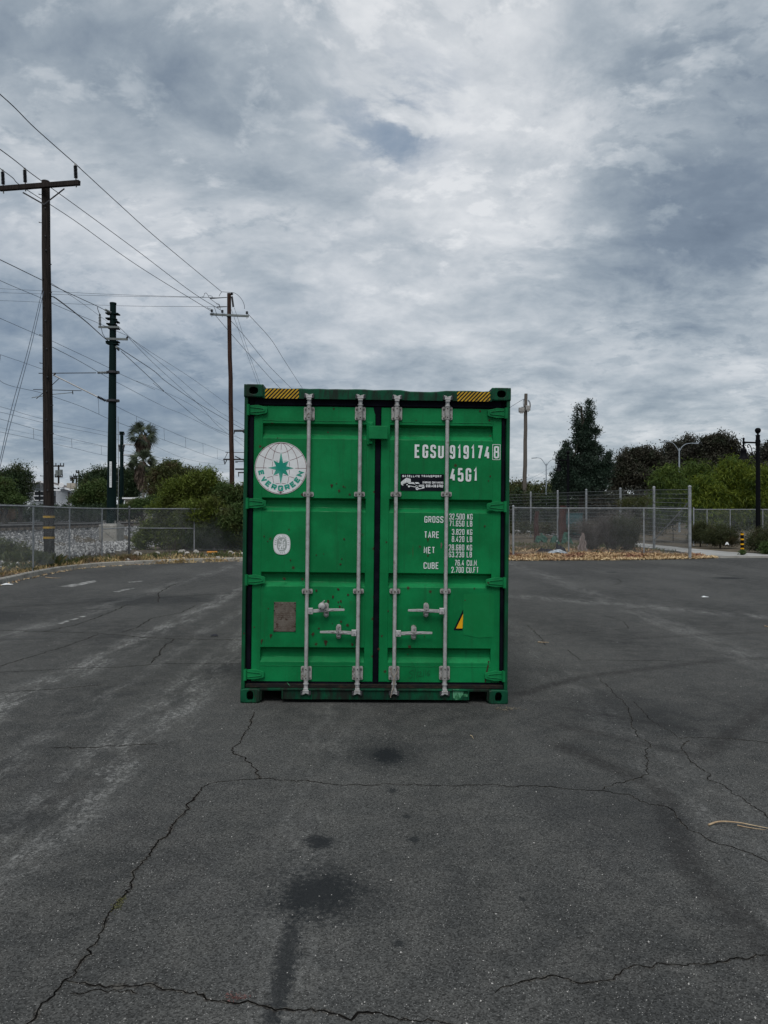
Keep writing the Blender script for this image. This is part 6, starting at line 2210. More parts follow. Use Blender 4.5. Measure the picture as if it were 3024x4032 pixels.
wire('line from the bracket insulator fanning right, lowest of three', [kc3(835, 1372, 43), kc3(1020, 1560, 54), kc3(1310, 1825, 68), kf3(1420, 290, 82), kf3(1605, 440, 95)], .012)
wire('messenger line crossing behind the nearest pole at cantilever height', [(-200, 1165, 30), (0, 1253, 36), kc3(265, 1365, 40), kc3(345, 1400, 41), kc3(710, 1572, 43), kc3(770, 1606, 44), kc3(1010, 1715, 52), kf3(890, 0, 60), kf3(1150, 105, 70), kf3(1340, 215, 82), kf3(1605, 405, 95)], .011)
wire('messenger line below the cantilever, passing the mast to the right', [kc3(340, 1437, 24.6), kc3(520, 1530, 34), kc3(710, 1640, 42), kc3(760, 1666, 45), kc3(1065, 1824, 56), kf3(1200, 220, 72), kf3(1340, 290, 82), kf3(1500, 368, 92)], .011)
wire('thin wire from the left edge at the height of the cantilever arm', [(-200, 1335, 38), (0, 1396, 42), kc3(265, 1578, 46), kc3(330, 1608, 43)], .010)

def catenary(label, top, bot, drops, r=.012):
    """messenger wire above, contact wire below, thin droppers between: one assembly"""
    qt = smooth_path([P(*p) for p in top], 8)
    qb = smooth_path([P(*p) for p in bot], 8)
    o = Vector(qt[0])
    root = empty('catenary', o, label=label, cat='railway catenary', group='catenary wires over the tracks')
    MB().tube([v - o for v in qt], r, 4).build('messenger_wire', M['wire_thin'], root)
    MB().tube([v - o for v in qb], r, 4).build('contact_wire', M['wire_thin'], root)
    for a, b in drops:
        MB().tube([P(*a) - o, P(*b) - o], .010, 4).build('dropper', M['wire'], root)
catenary('uppermost railway catenary, from the mast across the palm to the reddish pole',
         [kf3(-330, -40, 33), (0, 1397, 38), kf3(0, 0, 40), kf3(270, 78, 43), kf3(500, 155, 45) , kf3(640, 215, 46), kf3(700, 243, 47), kf3(860, 305, 51), kf3(1070, 385, 58), kf3(1210, 435, 64), kf3(1325, 478, 71), kf3(1440, 515, 80), kf3(1480, 530, 86)][1:],
         [kc3(330, 1650, 43)][:0] + [kf3(757, 165, 48), kf3(890, 230, 52), kf3(1070, 310, 58), kf3(1210, 370, 64), kf3(1325, 408, 71), kf3(1418, 442, 78), kf3(1490, 465, 86)],
         [(kf3(890, 230, 52), kf3(893, 318, 52)), (kf3(1070, 310, 58), kf3(1074, 385, 58)), (kf3(1210, 370, 64), kf3(1213, 437, 64)), (kf3(1325, 408, 71), kf3(1327, 480, 71)), (kf3(1418, 442, 78), kf3(1421, 510, 78))])
catenary('lower railway catenary behind the nearest pole, reaching the slimmer mast',
         [kf3(-300, 165, 36), kf3(0, 248, 44), kf3(215, 310, 49), kf3(340, 345, 52), kf3(466, 378, 56), kf3(660, 422, 62), kf3(800, 452, 70), kf3(1000, 495, 82), kf3(1230, 540, 92)],
         [kf3(-300, 270, 36), kf3(0, 333, 44), kf3(217, 378, 49), kf3(340, 408, 52), kf3(468, 436, 56), kf3(662, 482, 62), kf3(800, 505, 70)],
         [(kf3(217, 310, 49), kf3(219, 378, 49)), (kf3(466, 378, 56), kf3(469, 436, 56)), (kf3(660, 422, 62), kf3(663, 482, 62)), (kf3(640, 110, 46), kf3(645, 218, 46))])
wire('long sagging line over the house, upper of two', [kf3(-300, 110, 38), kf3(0, 168, 46), kf3(270, 245, 55), kf3(700, 335, 66), kf3(900, 380, 72), kf3(1010, 425, 76), kf3(1200, 505, 82), kf3(1380, 540, 88), kf3(1470, 546, 92)], .012, 'wire_thin')
wire('long sagging line over the house, lower of two', [kf3(-300, 140, 38), kf3(0, 203, 46), kf3(270, 270, 54), kf3(340, 290, 56), kf3(700, 360, 66), kf3(860, 420, 74)], .012, 'wire_thin')
wire('faint line above the shrubs running right to the hidden mast', [kf3(1000, 492, 80), kf3(1250, 555, 88), kf3(1400, 572, 92), kf3(1500, 577, 95)], .012, 'wire_thin')
wire('faint line from the left edge above the house roof', [kf3(-100, 290, 70), kf3(0, 305, 72), kf3(400, 385, 82), kf3(700, 432, 88)], .010, 'wire_thin')
wire('left guy wire slanting down from the nearest pole', [kc3(275, 1050, 24.4), kc3(180, 1450, 22.6), kc3(75, 1830, 21.0), kf3(-5, 530, 19.7), kf3(-90, 900, 18.4)], .009, 'wire_thin')
wire('right guy wire slanting down from the nearest pole', [kc3(282, 1070, 24.4), kc3(200, 1430, 22.6), kc3(95, 1830, 21.0), kf3(20, 470, 19.7), kf3(-70, 900, 18.2)], .009, 'wire_thin')
wire('service wire from the container top to the floodlight pole', [(2003, 1608, 60), (2030, 1590, 63), (2062, 1571, 66)], .016)
for i, (lab, a, b) in enumerate((('faint distant wire behind the floodlight pole, upper', (2068, 1893, 100), (2180, 1835, 100)), ('faint distant wire behind the floodlight pole, lower', (2070, 1900, 104), (2185, 1850, 104)))):
    wire(lab, [a, ((a[0] + b[0]) / 2, (a[1] + b[1]) / 2 + 3, a[2]), b], .012, 'wire_thin')
# pale grounding rod beside the slim mast
rr_ = MB().tube([P(464, 1640, 46), P(466, 1900, 46), P(464, 2050, 46)], .022, 6)
tag(rr_.build('ground_wire', M['fence']), 'pale vertical grounding rod beside the big green mast', 'rod')

# ================================================================== house
def house():
    y = 68.0
    k = y / F_PX
    root = empty('house', ((220 - CX) * k, y, .6), label='white single storey house with a low gable roof behind the railway', cat='house')
    o = root.location
    q = lambda x, yy, d=0: (P(*kh(x, yy), y + d) - o)
    # gable end facing us
    xa, xb = q(345, 400).x, q(655, 400).x
    zg, ze, zw = q(0, 320).z, q(0, 385).z, -.5
    mb = MB().prism([(xa - .2, zw), (xb, zw), (xb, q(0, 415).z), (q(425, 0).x, zg), (xa - .2, ze + .3)], 0, .2)
    mb.build('gable_wall', M['wall_grey'], root)
    MB().box(q(575, 0).x, q(655, 0).x, -.05, .0, zw, q(0, 415).z).build('porch_wall', M['wall_grey'], root)
    MB().box(q(655, 0).x, q(820, 0).x, -.9, 6, zw, q(0, 405).z).build('wall', M['wall'], root)
    MB().box(xa - .2, q(820, 0).x, .21, 9, zw, q(0, 410).z).build('wall', M['wall'], root)
    mb = MB()
    r0, r1 = q(425, 316), q(590, 330)
    vs = [q(340, 338, -1), q(425, 312, -1), q(425, 312, 10), q(340, 338, 10), q(425, 312, -1), q(775, 408, -1.5), q(880, 405, 9), q(560, 322, 9)]
    MB().add(vs, [(0, 1, 2, 3), (4, 5, 6, 7)]).build('roof', M['roof'], root)
    def strp(a, b, w=.16):
        vs, fs = beam(q(*a, -1.55), q(*b, -1.55), .06, w)
        MB().add(vs, fs).build('fascia', M['trim'], root)
    strp((335, 340), (425, 316)); strp((425, 316), (770, 412)); strp((770, 410), (885, 412), .12); strp((575, 412), (660, 414), .14)
    for (xa_, xb_, ya, yb) in ((378, 430, 432, 520), (434, 480, 432, 520), (800, 822, 445, 500)):
        d = -.06 if xb_ < 600 else -.96
        a, b = q(xa_, yb, d), q(xb_, ya, d)
        w = MB().box(a.x - .09, b.x + .09, a.y - .02, a.y + .03, a.z - .09, b.z + .09).build('window', M['trim'], root)
        zm = (a.z + b.z) / 2
        MB().box(a.x, b.x, a.y - .03, a.y - .021, a.z, zm - .05).build('pane', M['pane'], w)
        MB().box(a.x, b.x, a.y - .03, a.y - .021, zm + .05, b.z).build('pane', M['pane'], w)
    a, b = q(738, 572, -.95), q(758, 436, -.95)
    MB().box(a.x, b.x, a.y - .03, a.y, a.z, b.z).build('door', M['roof'], root)
    a, b = q(582, 560, -.1), q(650, 486, -.1)
    mb = MB()
    for i in range(14):
        x = a.x + (b.x - a.x) * i / 13
        mb.box(x - .012, x + .012, a.y - .4, a.y - .37, a.z, b.z)
    mb.box(a.x, b.x, a.y - .41, a.y - .36, b.z, b.z + .06)
    tag(mb.build('railing', M['steel_dark'], root), kind='stuff')
    d = MB().lathe((0, 0, 0), [(.02, .06), (.13, .04), (.24, -.03), (.22, -.04)], n=16, axis='y')
    d.xform(Matrix.Translation(q(670, 360, -1.7)))
    d.build('satellite_dish', M['trim'], root)
    for x in (748, 790):
        a = q(x, 372, 2)
        MB().box(a.x - .2, a.x + .2, a.y, a.y + .4, a.z - .4, a.z + .3).build('chimney', M['beige'], root)
house()
# low pale shed to the right of the masts
y = 70.0
a, b = P(492, 1998, y), P(545, 1965, y)
sh = empty('shed', ((a.x + b.x) / 2, y, .6), label='small beige flat roofed building glimpsed beneath the palm', cat='shed')
MB().box(a.x - sh.location.x, b.x - sh.location.x, 0, 4, -.6, b.z - .6).build('wall', M['beige'], sh)
MB().box(a.x - sh.location.x - .2, b.x - sh.location.x + .2, -.2, 4.2, b.z - .598, b.z - .45).build('roof', M['trim'], sh)

# ================================================================== palms
def palm(label, sx, crown_y, y, r_px, beard_y, base_y, fronds, seed, trunk_px=12):
    rnd = random.Random(seed)
    k = y / F_PX
    rnd = random.Random(seed)
    c = P(sx, crown_y, y)
    zb = .8
    root = empty('palm_tree', (c.x, y, zb), label=label, cat='palm tree', group='fan palms behind the railway')
    c = c - root.location
    MB().tube([(0, 0, -.5), (.1, 0, c.z * .5), (0, 0, c.z)], trunk_px * k * .62, 12, r_end=trunk_px * k * .42).build('trunk', M['palm_bark'], root)
    Rr = r_px * k
    for i in range(fronds):
        az = rnd.uniform(0, 2 * math.pi)
        el = math.asin(rnd.uniform(-.62, .98))
        d = Vector((math.cos(az) * math.cos(el), math.sin(az) * math.cos(el), math.sin(el)))
        stem_l = Rr * rnd.uniform(.35, .52)
        p0, p1 = c + Vector((0, 0, -.1)), c + d * stem_l
        V, Fc = [], []
        side = d.cross(Vector((0, 0, 1)))
        if side.length < .1: side = Vector((1, 0, 0))
        side.normalize()
        side = (Matrix.Rotation(rnd.uniform(-1.35, 1.35), 3, d) @ side).normalized()
        upv = side.cross(d).normalized()
        nb = 15
        fl = Rr * rnd.uniform(.50, .68)
        # stalk
        b0 = len(V)
        for p, w in ((p0, .03), (p1, .02)):
            V += [tuple(p + side * w), tuple(p - side * w)]
        Fc.append((0, 1, 3, 2))
        for b in range(nb):
            a = R(-66 + 132 * b / (nb - 1))
            dd = (d * math.cos(a) + side * math.sin(a)).normalized()
            ww = side * math.cos(a) - d * math.sin(a)
            l = fl * (1 - .18 * abs(math.sin(a))) * rnd.uniform(.85, 1.1)
            w = .030 * Rr / 1.4
            m1 = p1 + dd * l * .55 + upv * .02
            tip = p1 + dd * l + Vector((0, 0, -l * rnd.uniform(.10, .35)))
            s = len(V)
            V += [tuple(p1), tuple(m1 + ww * w), tuple(tip), tuple(m1 - ww * w)]
            Fc.append((s, s + 1, s + 2, s + 3))
        npmesh('frond', V, Fc, L['palm'], root)
    # hanging skirt of dead fronds
    zt_, zb_ = c.z, P(0, beard_y, y).z - zb
    n = 1600
    t = RNG.uniform(0, 1, n)
    a = RNG.uniform(0, 2 * math.pi, n)
    prof = Rr * (.10 + .26 * np.sin(np.clip(t * 1.1, 0, 1) * math.pi) ** .8) * RNG.uniform(.6, 1.08, n)
    pos = np.stack([np.cos(a) * prof, np.sin(a) * prof, zt_ - t * (zt_ - zb_) + .2], axis=1)
    dirs = np.stack([np.cos(a) * .12, np.sin(a) * .12, -np.ones(n)], axis=1)
    leaf_mesh('dead_fronds', pos, (zt_ - zb_) * .28, .09 * Rr / 1.4 + .03, L['palm_dead'], root, dirs=dirs, kind='stuff')
palm('fan palm with a green head, the taller of two above the railway', 562, 1716, 76, 68, 1792, 1990, 40, 5, 9)
palm('fan palm with a long skirt of dead brown fronds, the lower of two', 560, 1822, 73, 68, 1915, 1990, 40, 9, 11)

# ================================================================== trees and shrubs, left
def bl(pts, y, **k):
    return [PB(*p[:2], y + (p[4] if len(p) > 4 else 0), p[2], p[3], **k) for p in pts]
YL = 50
tree('tree', 'dark green tree with feathery outline behind the left end of the fence', 'tree', (TXY(75, YL)), P(0, 1850, YL).z,
     bl([(20, 1905, 60, 62), (80, 1890, 50, 68), (98, 1935, 24, 46), (-60, 1900, 70, 70), (40, 1950, 70, 50), (84, 1862, 24, 24)], YL), 22000, (.19, .06), L['dark'], clump=.42)
tree('shrub', 'light green rounded shrub in front of the dark tree at the left edge', 'shrub', (TXY(20, 44)), P(0, 1940, 44).z,
     bl([(15, 1925, 38, 45), (-30, 1930, 45, 50), (55, 1968, 35, 22)], 44), 9000, (.16, .06), L['mid'], clump=.30)
tree('hedge', 'long dark hedge behind the railway below the house', 'hedge', (TXY(230, 60)), 1.7,
     bl([(x, 2022, 55, 34) for x in range(-40, 520, 55)], 60), 22000, (.17, .08), L['dark'], clump=.35, nl=3)
tree('shrub', 'tan dried brush at the left edge beyond the rails', 'shrub', (TXY(20, 52)), 1.8,
     bl([(10, 2025, 48, 28), (-50, 2020, 50, 34)], 52), 9000, (.14, .03), L['tan'], clump=.3, nl=2)
tree('pine_tree', 'rounded dark pine behind the big green mast', 'tree', (TXY(470, 84)), P(0, 1870, 84).z,
     bl([(370, 1890, 55, 32), (400, 1868, 40, 22), (460, 1868, 50, 26), (520, 1885, 45, 34), (500, 1925, 60, 40), (345, 1905, 30, 22)], 84), 24000, (.26, .10), L['dark'], clump=.6, nl=8)
tree('tree', 'dusky green tree right of the house, left of the mast', 'tree', (TXY(370, 64)), P(0, 1900, 64).z,
     bl([(350, 1945, 45, 42), (390, 1935, 40, 48), (320, 1965, 38, 30), (420, 1965, 30, 35)], 64), 20000, (.19, .08), L['mid'], clump=.4)
tree('shrub', 'grey green shrub at the foot of the palms', 'shrub', (TXY(560, 60)), 1.9,
     bl([(545, 1990, 38, 26), (500, 2010, 40, 22), (600, 1985, 30, 34)], 60), 9000, (.15, .06), L['mid'], clump=.3, nl=3)
tree('tree', 'broad olive and russet tree crown right of the palms', 'tree', (TXY(690, 66)), P(0, 1850, 66).z,
     bl([(665, 1865, 50, 46), (620, 1880, 34, 40), (720, 1880, 50, 44), (770, 1890, 42, 42), (640, 1940, 60, 50), (760, 1940, 70, 50), (800, 1905, 30, 34)], 66), 34000, (.20, .09), L['olive'], clump=.45, nl=10)
tree('tree', 'leafy green tree top behind the big shrub', 'tree', (TXY(680, 72)), P(0, 1860, 72).z,
     bl([(675, 1845, 36, 30), (640, 1860, 26, 24), (700, 1866, 30, 28)], 72), 9000, (.20, .09), L['mid'], clump=.4)
tree('shrub', 'large feathery green shrub spilling over the chain link fence left of the container', 'shrub', (TXY(735, 33.4)), P(0, 1930, 33.4).z,
     bl([(735, 1925, 60, 42), (680, 1965, 52, 45), (800, 1915, 42, 40), (820, 1880, 26, 34), (750, 1990, 95, 50), (640, 2010, 50, 32), (700, 2060, 90, 50), (800, 2050, 60, 70), (600, 2090, 40, 45), (560, 2125, 30, 40), (700, 2120, 110, 40), (835, 1900, 16, 22), (770, 1900, 40, 36), (700, 1930, 60, 44), (860, 1935, 40, 40), (760, 2020, 70, 40, -2.0), (830, 2000, 44, 44, -2.0)], 33.4, ry=34), 72000, (.15, .040), L['yellow'], clump=.26, nl=16, shell=.3, up=.35)
tree('shrub', 'darker green shrub between the feathery one and the container', 'shrub', (TXY(900, 33.0)), P(0, 1950, 33.0).z,
     bl([(875, 1940, 28, 36), (905, 1990, 50, 50), (945, 1955, 34, 46), (900, 1960, 44, 44), (930, 2040, 60, 50, -2.0), (960, 2010, 46, 66), (920, 2060, 70, 66), (870, 2110, 80, 56), (980, 1950, 26, 40), (860, 2030, 50, 66), (1010, 2060, 60, 80), (960, 2120, 90, 50), (800, 2110, 70, 56)], 33.0, ry=30), 64000, (.15, .040), L['mid'], clump=.24, nl=14, shell=.3, up=.35)
# sprouting twigs above it
for i, (x, y0_, y1_) in enumerate(((868, 1945, 1870), (895, 1930, 1862), (935, 1930, 1890), (955, 1925, 1885), (975, 1930, 1880), (850, 1930, 1890))):
    pass
tree('shrub', 'green low shrub behind the fence at the left edge', 'shrub', (TXY(50, 24.5)), .8,
     bl([(35, 2175, 62, 45), (95, 2190, 30, 38), (-40, 2170, 60, 55)], 24.5, ry=45), 9000, (.12, .03), L['weed'], clump=.22, nl=5, up=.4, shell=.2)

# ================================================================== trees and shrubs, right
tree('hedge', 'distant low row of olive trees right of the container', 'hedge', (TXY(2050, 95)), 3.0,
     bl([(1990, 1935, 60, 40), (2050, 1938, 45, 38), (2100, 1942, 40, 34), (2150, 1940, 40, 36), (2190, 1930, 40, 40), (2100, 1990, 130, 40)], 95), 26000, (.32, .14), L['olive'], clump=.7, nl=6)
YC = 57.5
cb = [(2320, 1590, 8, 40), (2318, 1640, 18, 44), (2312, 1700, 30, 46), (2322, 1760, 34, 44), (2275, 1620, 7, 44), (2275, 1680, 15, 40), (2290, 1740, 38, 44), (2310, 1820, 58, 46),
      (2232, 1765, 16, 34), (2230, 1810, 40, 44), (2240, 1870, 56, 46), (2330, 1880, 66, 50), (2385, 1850, 30, 50), (2395, 1800, 14, 40), (2205, 1900, 34, 40), (2290, 1920, 100, 36), (2350, 1700, 12, 20), (2360, 1780, 14, 22)]
cr_t = tree('conifer', 'tall dark twin tipped conifer rising behind the wire fence', 'tree', (TXY(2290, YC)), P(0, 1600, YC).z,
            bl(cb, YC), 66000, (.22, .07), L['conifer'], clump=.28, nl=24, up=.25, shell=.05, tr=.24)
tree('broadleaf_tree', 'dark brown leaved tree directly right of the conifer', 'tree', (TXY(2510, 80)), P(0, 1850, 80).z,
     bl([(2445, 1850, 36, 44), (2480, 1810, 46, 44), (2510, 1790, 34, 30), (2560, 1800, 48, 44), (2590, 1850, 40, 50), (2500, 1870, 80, 50), (2430, 1900, 40, 50), (2560, 1910, 80, 40)], 80), 40000, (.25, .13), L['brown'], clump=.55, nl=12, shell=.2)
tree('broadleaf_tree', 'dark brown tree with a domed top behind the larger street light', 'tree', (TXY(2720, 90)), P(0, 1760, 90).z,
     bl([(2715, 1745, 36, 36), (2650, 1765, 40, 26), (2690, 1790, 60, 46), (2740, 1800, 60, 50), (2640, 1830, 55, 50), (2700, 1880, 110, 60), (2600, 1880, 60, 50)], 90), 40000, (.28, .14), L['brown2'], clump=.6, nl=12, shell=.2)
tree('broadleaf_tree', 'dark brown tree behind the bamboo, left of the lamp post', 'tree', (TXY(2850, 88)), P(0, 1760, 88).z,
     bl([(2830, 1745, 50, 40), (2800, 1780, 40, 40), (2870, 1770, 44, 44), (2900, 1820, 50, 44), (2830, 1840, 90, 60), (2790, 1740, 24, 24)], 88), 34000, (.28, .14), L['brown'], clump=.6, nl=10, shell=.2)
tree('broadleaf_tree', 'dark brown tree at the right edge behind the lamp post', 'tree', (TXY(3010, 84)), P(0, 1800, 84).z,
     bl([(2960, 1815, 34, 30), (3020, 1780, 34, 40), (3050, 1800, 50, 60), (2990, 1850, 70, 50), (3120, 1790, 70, 70)], 84), 24000, (.26, .13), L['brown2'], clump=.55, nl=8, shell=.2)
for k_, (lab, xa, xb, yy, top) in enumerate((('dark undergrowth behind the tall wire fence below the conifer', 1990, 2330, 66, 1925), ('dark undergrowth behind the tall wire fence below the brown trees', 2330, 2640, 64, 1922))):
    tree('hedge', lab, 'hedge', (TXY((xa + xb) / 2, yy)), 2.0, bl([(x, (top + 2090) / 2, 42, (2090 - top) / 2) for x in range(xa, xb + 1, 38)], yy), 22000, (.20, .10), L['dark' if k_ == 0 else 'brown2'], clump=.4, nl=4, shell=.35)
tree('hedge', 'low olive brush in the strip between the two fences, far back', 'hedge', (TXY(2300, 50)), 1.0, bl([(x, 2080, 50, 26) for x in range(2030, 2600, 50)], 50), 12000, (.13, .05), L['bush'], clump=.25, nl=3)
bb = [PB(x, 2000 + 14 * math.sin(x * .013), 140, 75, 58 + 14 * math.sin(x * .031 + 1)) for x in range(1060, 3400, 70)] + [PB(x, 2010, 150, 75, 45) for x in range(-900, -60, 80)]
tl = leaf_mesh('tree_line', crown_points(bb, 42000, 1.0, 24, .45), .75, .38, L['olive'], up=.1)
tag(tl, 'far off low line of dull green trees along the horizon', 'tree line', kind='stuff')
def bamboo(label, sx, y, blobs, n, m):
    b = tree('bamboo', label, 'bamboo', (TXY(sx, y)), 3.0, bl(blobs, y), n, (.30, .045), m, bark=M['bark'], tr=.03, clump=.40, nl=14, shell=.25, droop=.35, up=0, fold=.25)
    return b
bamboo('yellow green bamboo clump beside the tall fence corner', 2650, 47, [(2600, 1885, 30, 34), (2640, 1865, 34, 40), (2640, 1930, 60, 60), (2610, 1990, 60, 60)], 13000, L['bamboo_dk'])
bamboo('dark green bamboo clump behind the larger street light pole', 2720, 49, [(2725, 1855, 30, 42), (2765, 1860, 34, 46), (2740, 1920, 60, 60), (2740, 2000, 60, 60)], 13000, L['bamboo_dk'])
bamboo('bright yellow green bamboo clump left of centre in the bamboo screen', 2790, 45.5, [(2765, 1910, 34, 44), (2800, 1930, 40, 50), (2760, 1990, 50, 60), (2810, 2020, 50, 40), (2780, 2050, 60, 30)], 16000, L['bamboo'])
bamboo('tallest bright bamboo clump left of the lamp post', 2890, 46, [(2880, 1830, 34, 36), (2905, 1850, 40, 44), (2870, 1890, 44, 50), (2920, 1920, 44, 60), (2870, 1970, 60, 60), (2900, 2040, 70, 40)], 24000, L['bamboo'])
bamboo('bright bamboo clump at the right edge', 3010, 45, [(2970, 1890, 34, 44), (3015, 1875, 40, 44), (3050, 1900, 50, 60), (3000, 1960, 60, 60), (2990, 2030, 60, 40), (3090, 1980, 60, 80)], 20000, L['bamboo'])
for lab, sx, yy, blobs in (('clipped round bush nearest the tall fence corner', 2757, 40.5, [(2757, 2090, 38, 40), (2745, 2110, 34, 30), (2790, 2105, 24, 34)]),
                           ('wide round bush in the middle beside the path', 2836, 38.4, [(2836, 2108, 68, 44), (2800, 2120, 40, 34), (2880, 2125, 36, 30)]),
                           ('russet tinged bush behind the bollard at the right edge', 3010, 33.6, [(2985, 2125, 50, 46), (3040, 2120, 60, 50), (2950, 2140, 26, 32), (3120, 2120, 60, 50)])):
    tree('bush', lab, 'bush', (TXY(sx, yy)), .9, bl(blobs, yy), 15000, (.085, .022), L['bush'], clump=.16, nl=10, tr=.05, shell=.3, up=.4, group='round bushes along the path')
tree('bush', 'small light green bush at the right edge in front of the russet one', 'bush', (TXY(3020, 31.8)), .5, bl([(3018, 2160, 24, 22), (3045, 2155, 26, 26)], 31.8), 3500, (.08, .03), L['mid'], clump=.14, nl=4, tr=.03, up=.4, group='round bushes along the path')
tree('weed', 'small green weed at the foot of the bollard', 'weed', (TXY(2922, 31.3)), .15, bl([(2922, 2176, 13, 8)], 31.3), 700, (.05, .03), L['mid'], clump=.07, nl=2, tr=.01)
# shrubs between the two fences
def dry_shrub(label, sx, y, stems, h, spread, leafm, nleaf, lsize, seed):
    rnd = random.Random(seed)
    x, _, z = TXY(sx, y)
    root = empty('shrub', (x, y, z), label=label, cat='shrub')
    V = []
    mb = MB()
    tips = []
    for i in range(stems):
        az = rnd.uniform(0, 6.28)
        d = Vector((math.cos(az) * spread, math.sin(az) * spread * .7, h)) * rnd.uniform(.55, 1.0)
        p0 = Vector((rnd.uniform(-.25, .25) * spread, rnd.uniform(-.2, .2), 0))
        m_ = p0 + d * .5 + Vector((rnd.uniform(-.15, .15), rnd.uniform(-.1, .1), 0))
        e = p0 + d
        path = smooth_path([p0, m_, e], 4)
        mb.tube(path, .010, 3, r_end=.003)
        for q in path[2:]:
            for _ in range(3):
                dd = Vector((rnd.uniform(-1, 1), rnd.uniform(-1, 1), rnd.uniform(.1, 1))).normalized() * rnd.uniform(.12, .32)
                mb.tube([q, q + dd], .004, 3, r_end=.0015)
                tips.append(q + dd)
    tag(mb.build('branches', M['dry_br'], root), kind='stuff')
    t = np.array([tuple(v) for v in tips])
    idx = RNG.integers(0, len(t), nleaf)
    pos = t[idx] + RNG.normal(size=(nleaf, 3)) * .07
    leaf_mesh('crown', pos, lsize[0], lsize[1], leafm, root, up=.2)
M['dry_br'] = mat('dry_branch', (0.075, 0.065, 0.06), (0.13, 0.115, 0.105), 0.9, scale=10)
dry_shrub('grey leafless shrub behind the low fence, left of its group', 2330, 31.6, 80, 1.35, .75, L['dry_twig'], 9000, (.10, .012), 1)
dry_shrub('taller grey leafless shrub behind the low fence', 2410, 31.4, 70, 1.55, .65, L['dry_twig'], 8000, (.10, .012), 2)
dry_shrub('dark green shrub growing against the low fence', 2470, 30.9, 60, 1.45, .55, L['bush'], 11000, (.075, .022), 3)
dry_shrub('thin stemmed shrub with an olive green flat top above the low fence rail', 2475, 32.2, 34, 2.15, .75, L['olive'], 500, (.07, .02), 4)
tree('shrub', 'olive green leafy top of the slender shrub over the fence rail', 'shrub', (TXY(2490, 32.6)), 1.9, bl([(2500, 1978, 52, 22), (2460, 1985, 34, 18), (2540, 1975, 26, 20)], 32.6, ry=28), 4200, (.07, .020), L['olive'], clump=.16, nl=9, tr=.02, up=.2)
# reddish trunks and green sheets behind the fence
for lab, sx, yy, w, zt_ in (('reddish brown tree trunk behind the fences, thicker of two', 2215, 41, .22, 2.1), ('slimmer reddish brown tree trunk behind the fences', 2112, 43, .14, 1.8)):
    x, _, z = TXY(sx, yy)
    root = empty('dead_tree', (x, yy, z), label=lab, cat='dead tree')
    MB().tube([(0, 0, -.2), (.02, 0, .4), (-.03, 0, 1.2), (.05, 0, zt_)], w * 1.25, 12, r_end=w * .85).build('trunk', M['rust_trunk'], root)
    for s in range(5):
        a = random.uniform(0, 6.28)
        MB().tube([(math.cos(a) * w * .6, math.sin(a) * w * .6, .25), (math.cos(a) * w * 1.7, math.sin(a) * w * 1.5, -.05)], w * .4, 6, r_end=w * .15).build('root', M['rust_trunk'], root)
def crumple(name, label, cat, c, sx, sy, sz, m, n=7, seed=1):
    rnd = random.Random(seed)
    vs, fs = [], []
    for i in range(n):
        for j in range(n):
            u, v = i / (n - 1) - .5, j / (n - 1) - .5
            z = max(.01, sz * (1 - 3.2 * (u * u + v * v)) + rnd.uniform(-.25, .3) * sz)
            vs.append((u * sx + rnd.uniform(-.08, .08) * sx, v * sy + rnd.uniform(-.08, .08) * sy, z))
    for i in range(n - 1):
        for j in range(n - 1):
            a = i * n + j
            fs.append((a, a + n, a + n + 1, a + 1))
    o = MB().add(vs, fs).build(name, m)
    o.location = c
    return tag(o, label, cat)
for i, (sx, yy, w, h, lab) in enumerate(((2185, 40.3, .5, .42, 'crumpled green sheet left of the thick reddish trunk'), (2232, 40.2, .6, .6, 'crumpled green sheet right of the thick reddish trunk'), (2130, 42.2, .7, .45, 'crumpled green sheet beside the slimmer reddish trunk'))):
    x, _, z = TXY(sx, yy)
    crumple('plastic_sheet', lab, 'plastic sheet', (x, yy, z), w, .5, h, M['plastic_green'], seed=i + 3)
x, _, z = TXY(2262, 50)
tb = empty('cabinet', (x, 50, z), label='teal metal cabinet seen through the fences right of the reddish trunk', cat='cabinet')
MB().bbox(-.55, .55, 0, .5, 0.3, 1.75, .02).build('body', M['teal_box'], tb)
MB().box(-.58, .58, -.03, .53, 1.752, 1.80).build('lid', M['teal_box'], tb)
MB().box(-.5, .5, .02, .48, 0, .298).build('plinth', M['concrete'], tb)
# litter by the fence
x, _, z = TXY(2190, 29.9)
crumple('foil_sheet', 'crumpled silvery sheet lying behind the low fence', 'sheet', (x, 29.6, z + .02), .75, .35, .16, M['silver'], seed=9)
crumple('bag', 'dark crumpled bag on the silvery sheet', 'bag', (x + .18, 30.0, z + .02), .42, .3, .30, M['dark_bag'], seed=10)
crumple('dark_rubbish', 'low heap of charred black rubbish behind the low fence', 'rubbish', (x - .5, 29.9, z + .02), .8, .35, .22, M['dark_bag'], seed=12)
bt = empty('bottle', (x + .0, 29.75, z + .22), label='dark bottle with a white cap standing in the rubbish', cat='bottle')
MB().lathe((0, 0, 0), [(.045, 0), (.045, .17), (.02, .24), (.018, .28)], n=12).build('body', M['dark_bag'], bt)
MB().cyl((0, 0, .281), (0, 0, .34), .021, n=10).build('cap', M['white'], bt)
x, _, z = TXY(2299, 29.95)
vs, fs = [], []
n = 9
for r in range(9):
    t = r / 8
    for k in range(n):
        u = k / (n - 1) - .5
        wdt = .10 + .34 * t ** 1.1
        vs.append((u * wdt + .03 * math.sin(r * 1.7) + random.uniform(-.012, .012), .07 * math.sin(k * 2.1 + r * .5) * (.3 + t), .86 - .74 * t - (.07 * math.sin(k * 2.3) if r == 8 else 0)))
for r in range(8):
    for k in range(n - 1):
        fs.append((r * n + k, r * n + k + 1, (r + 1) * n + k + 1, (r + 1) * n + k))
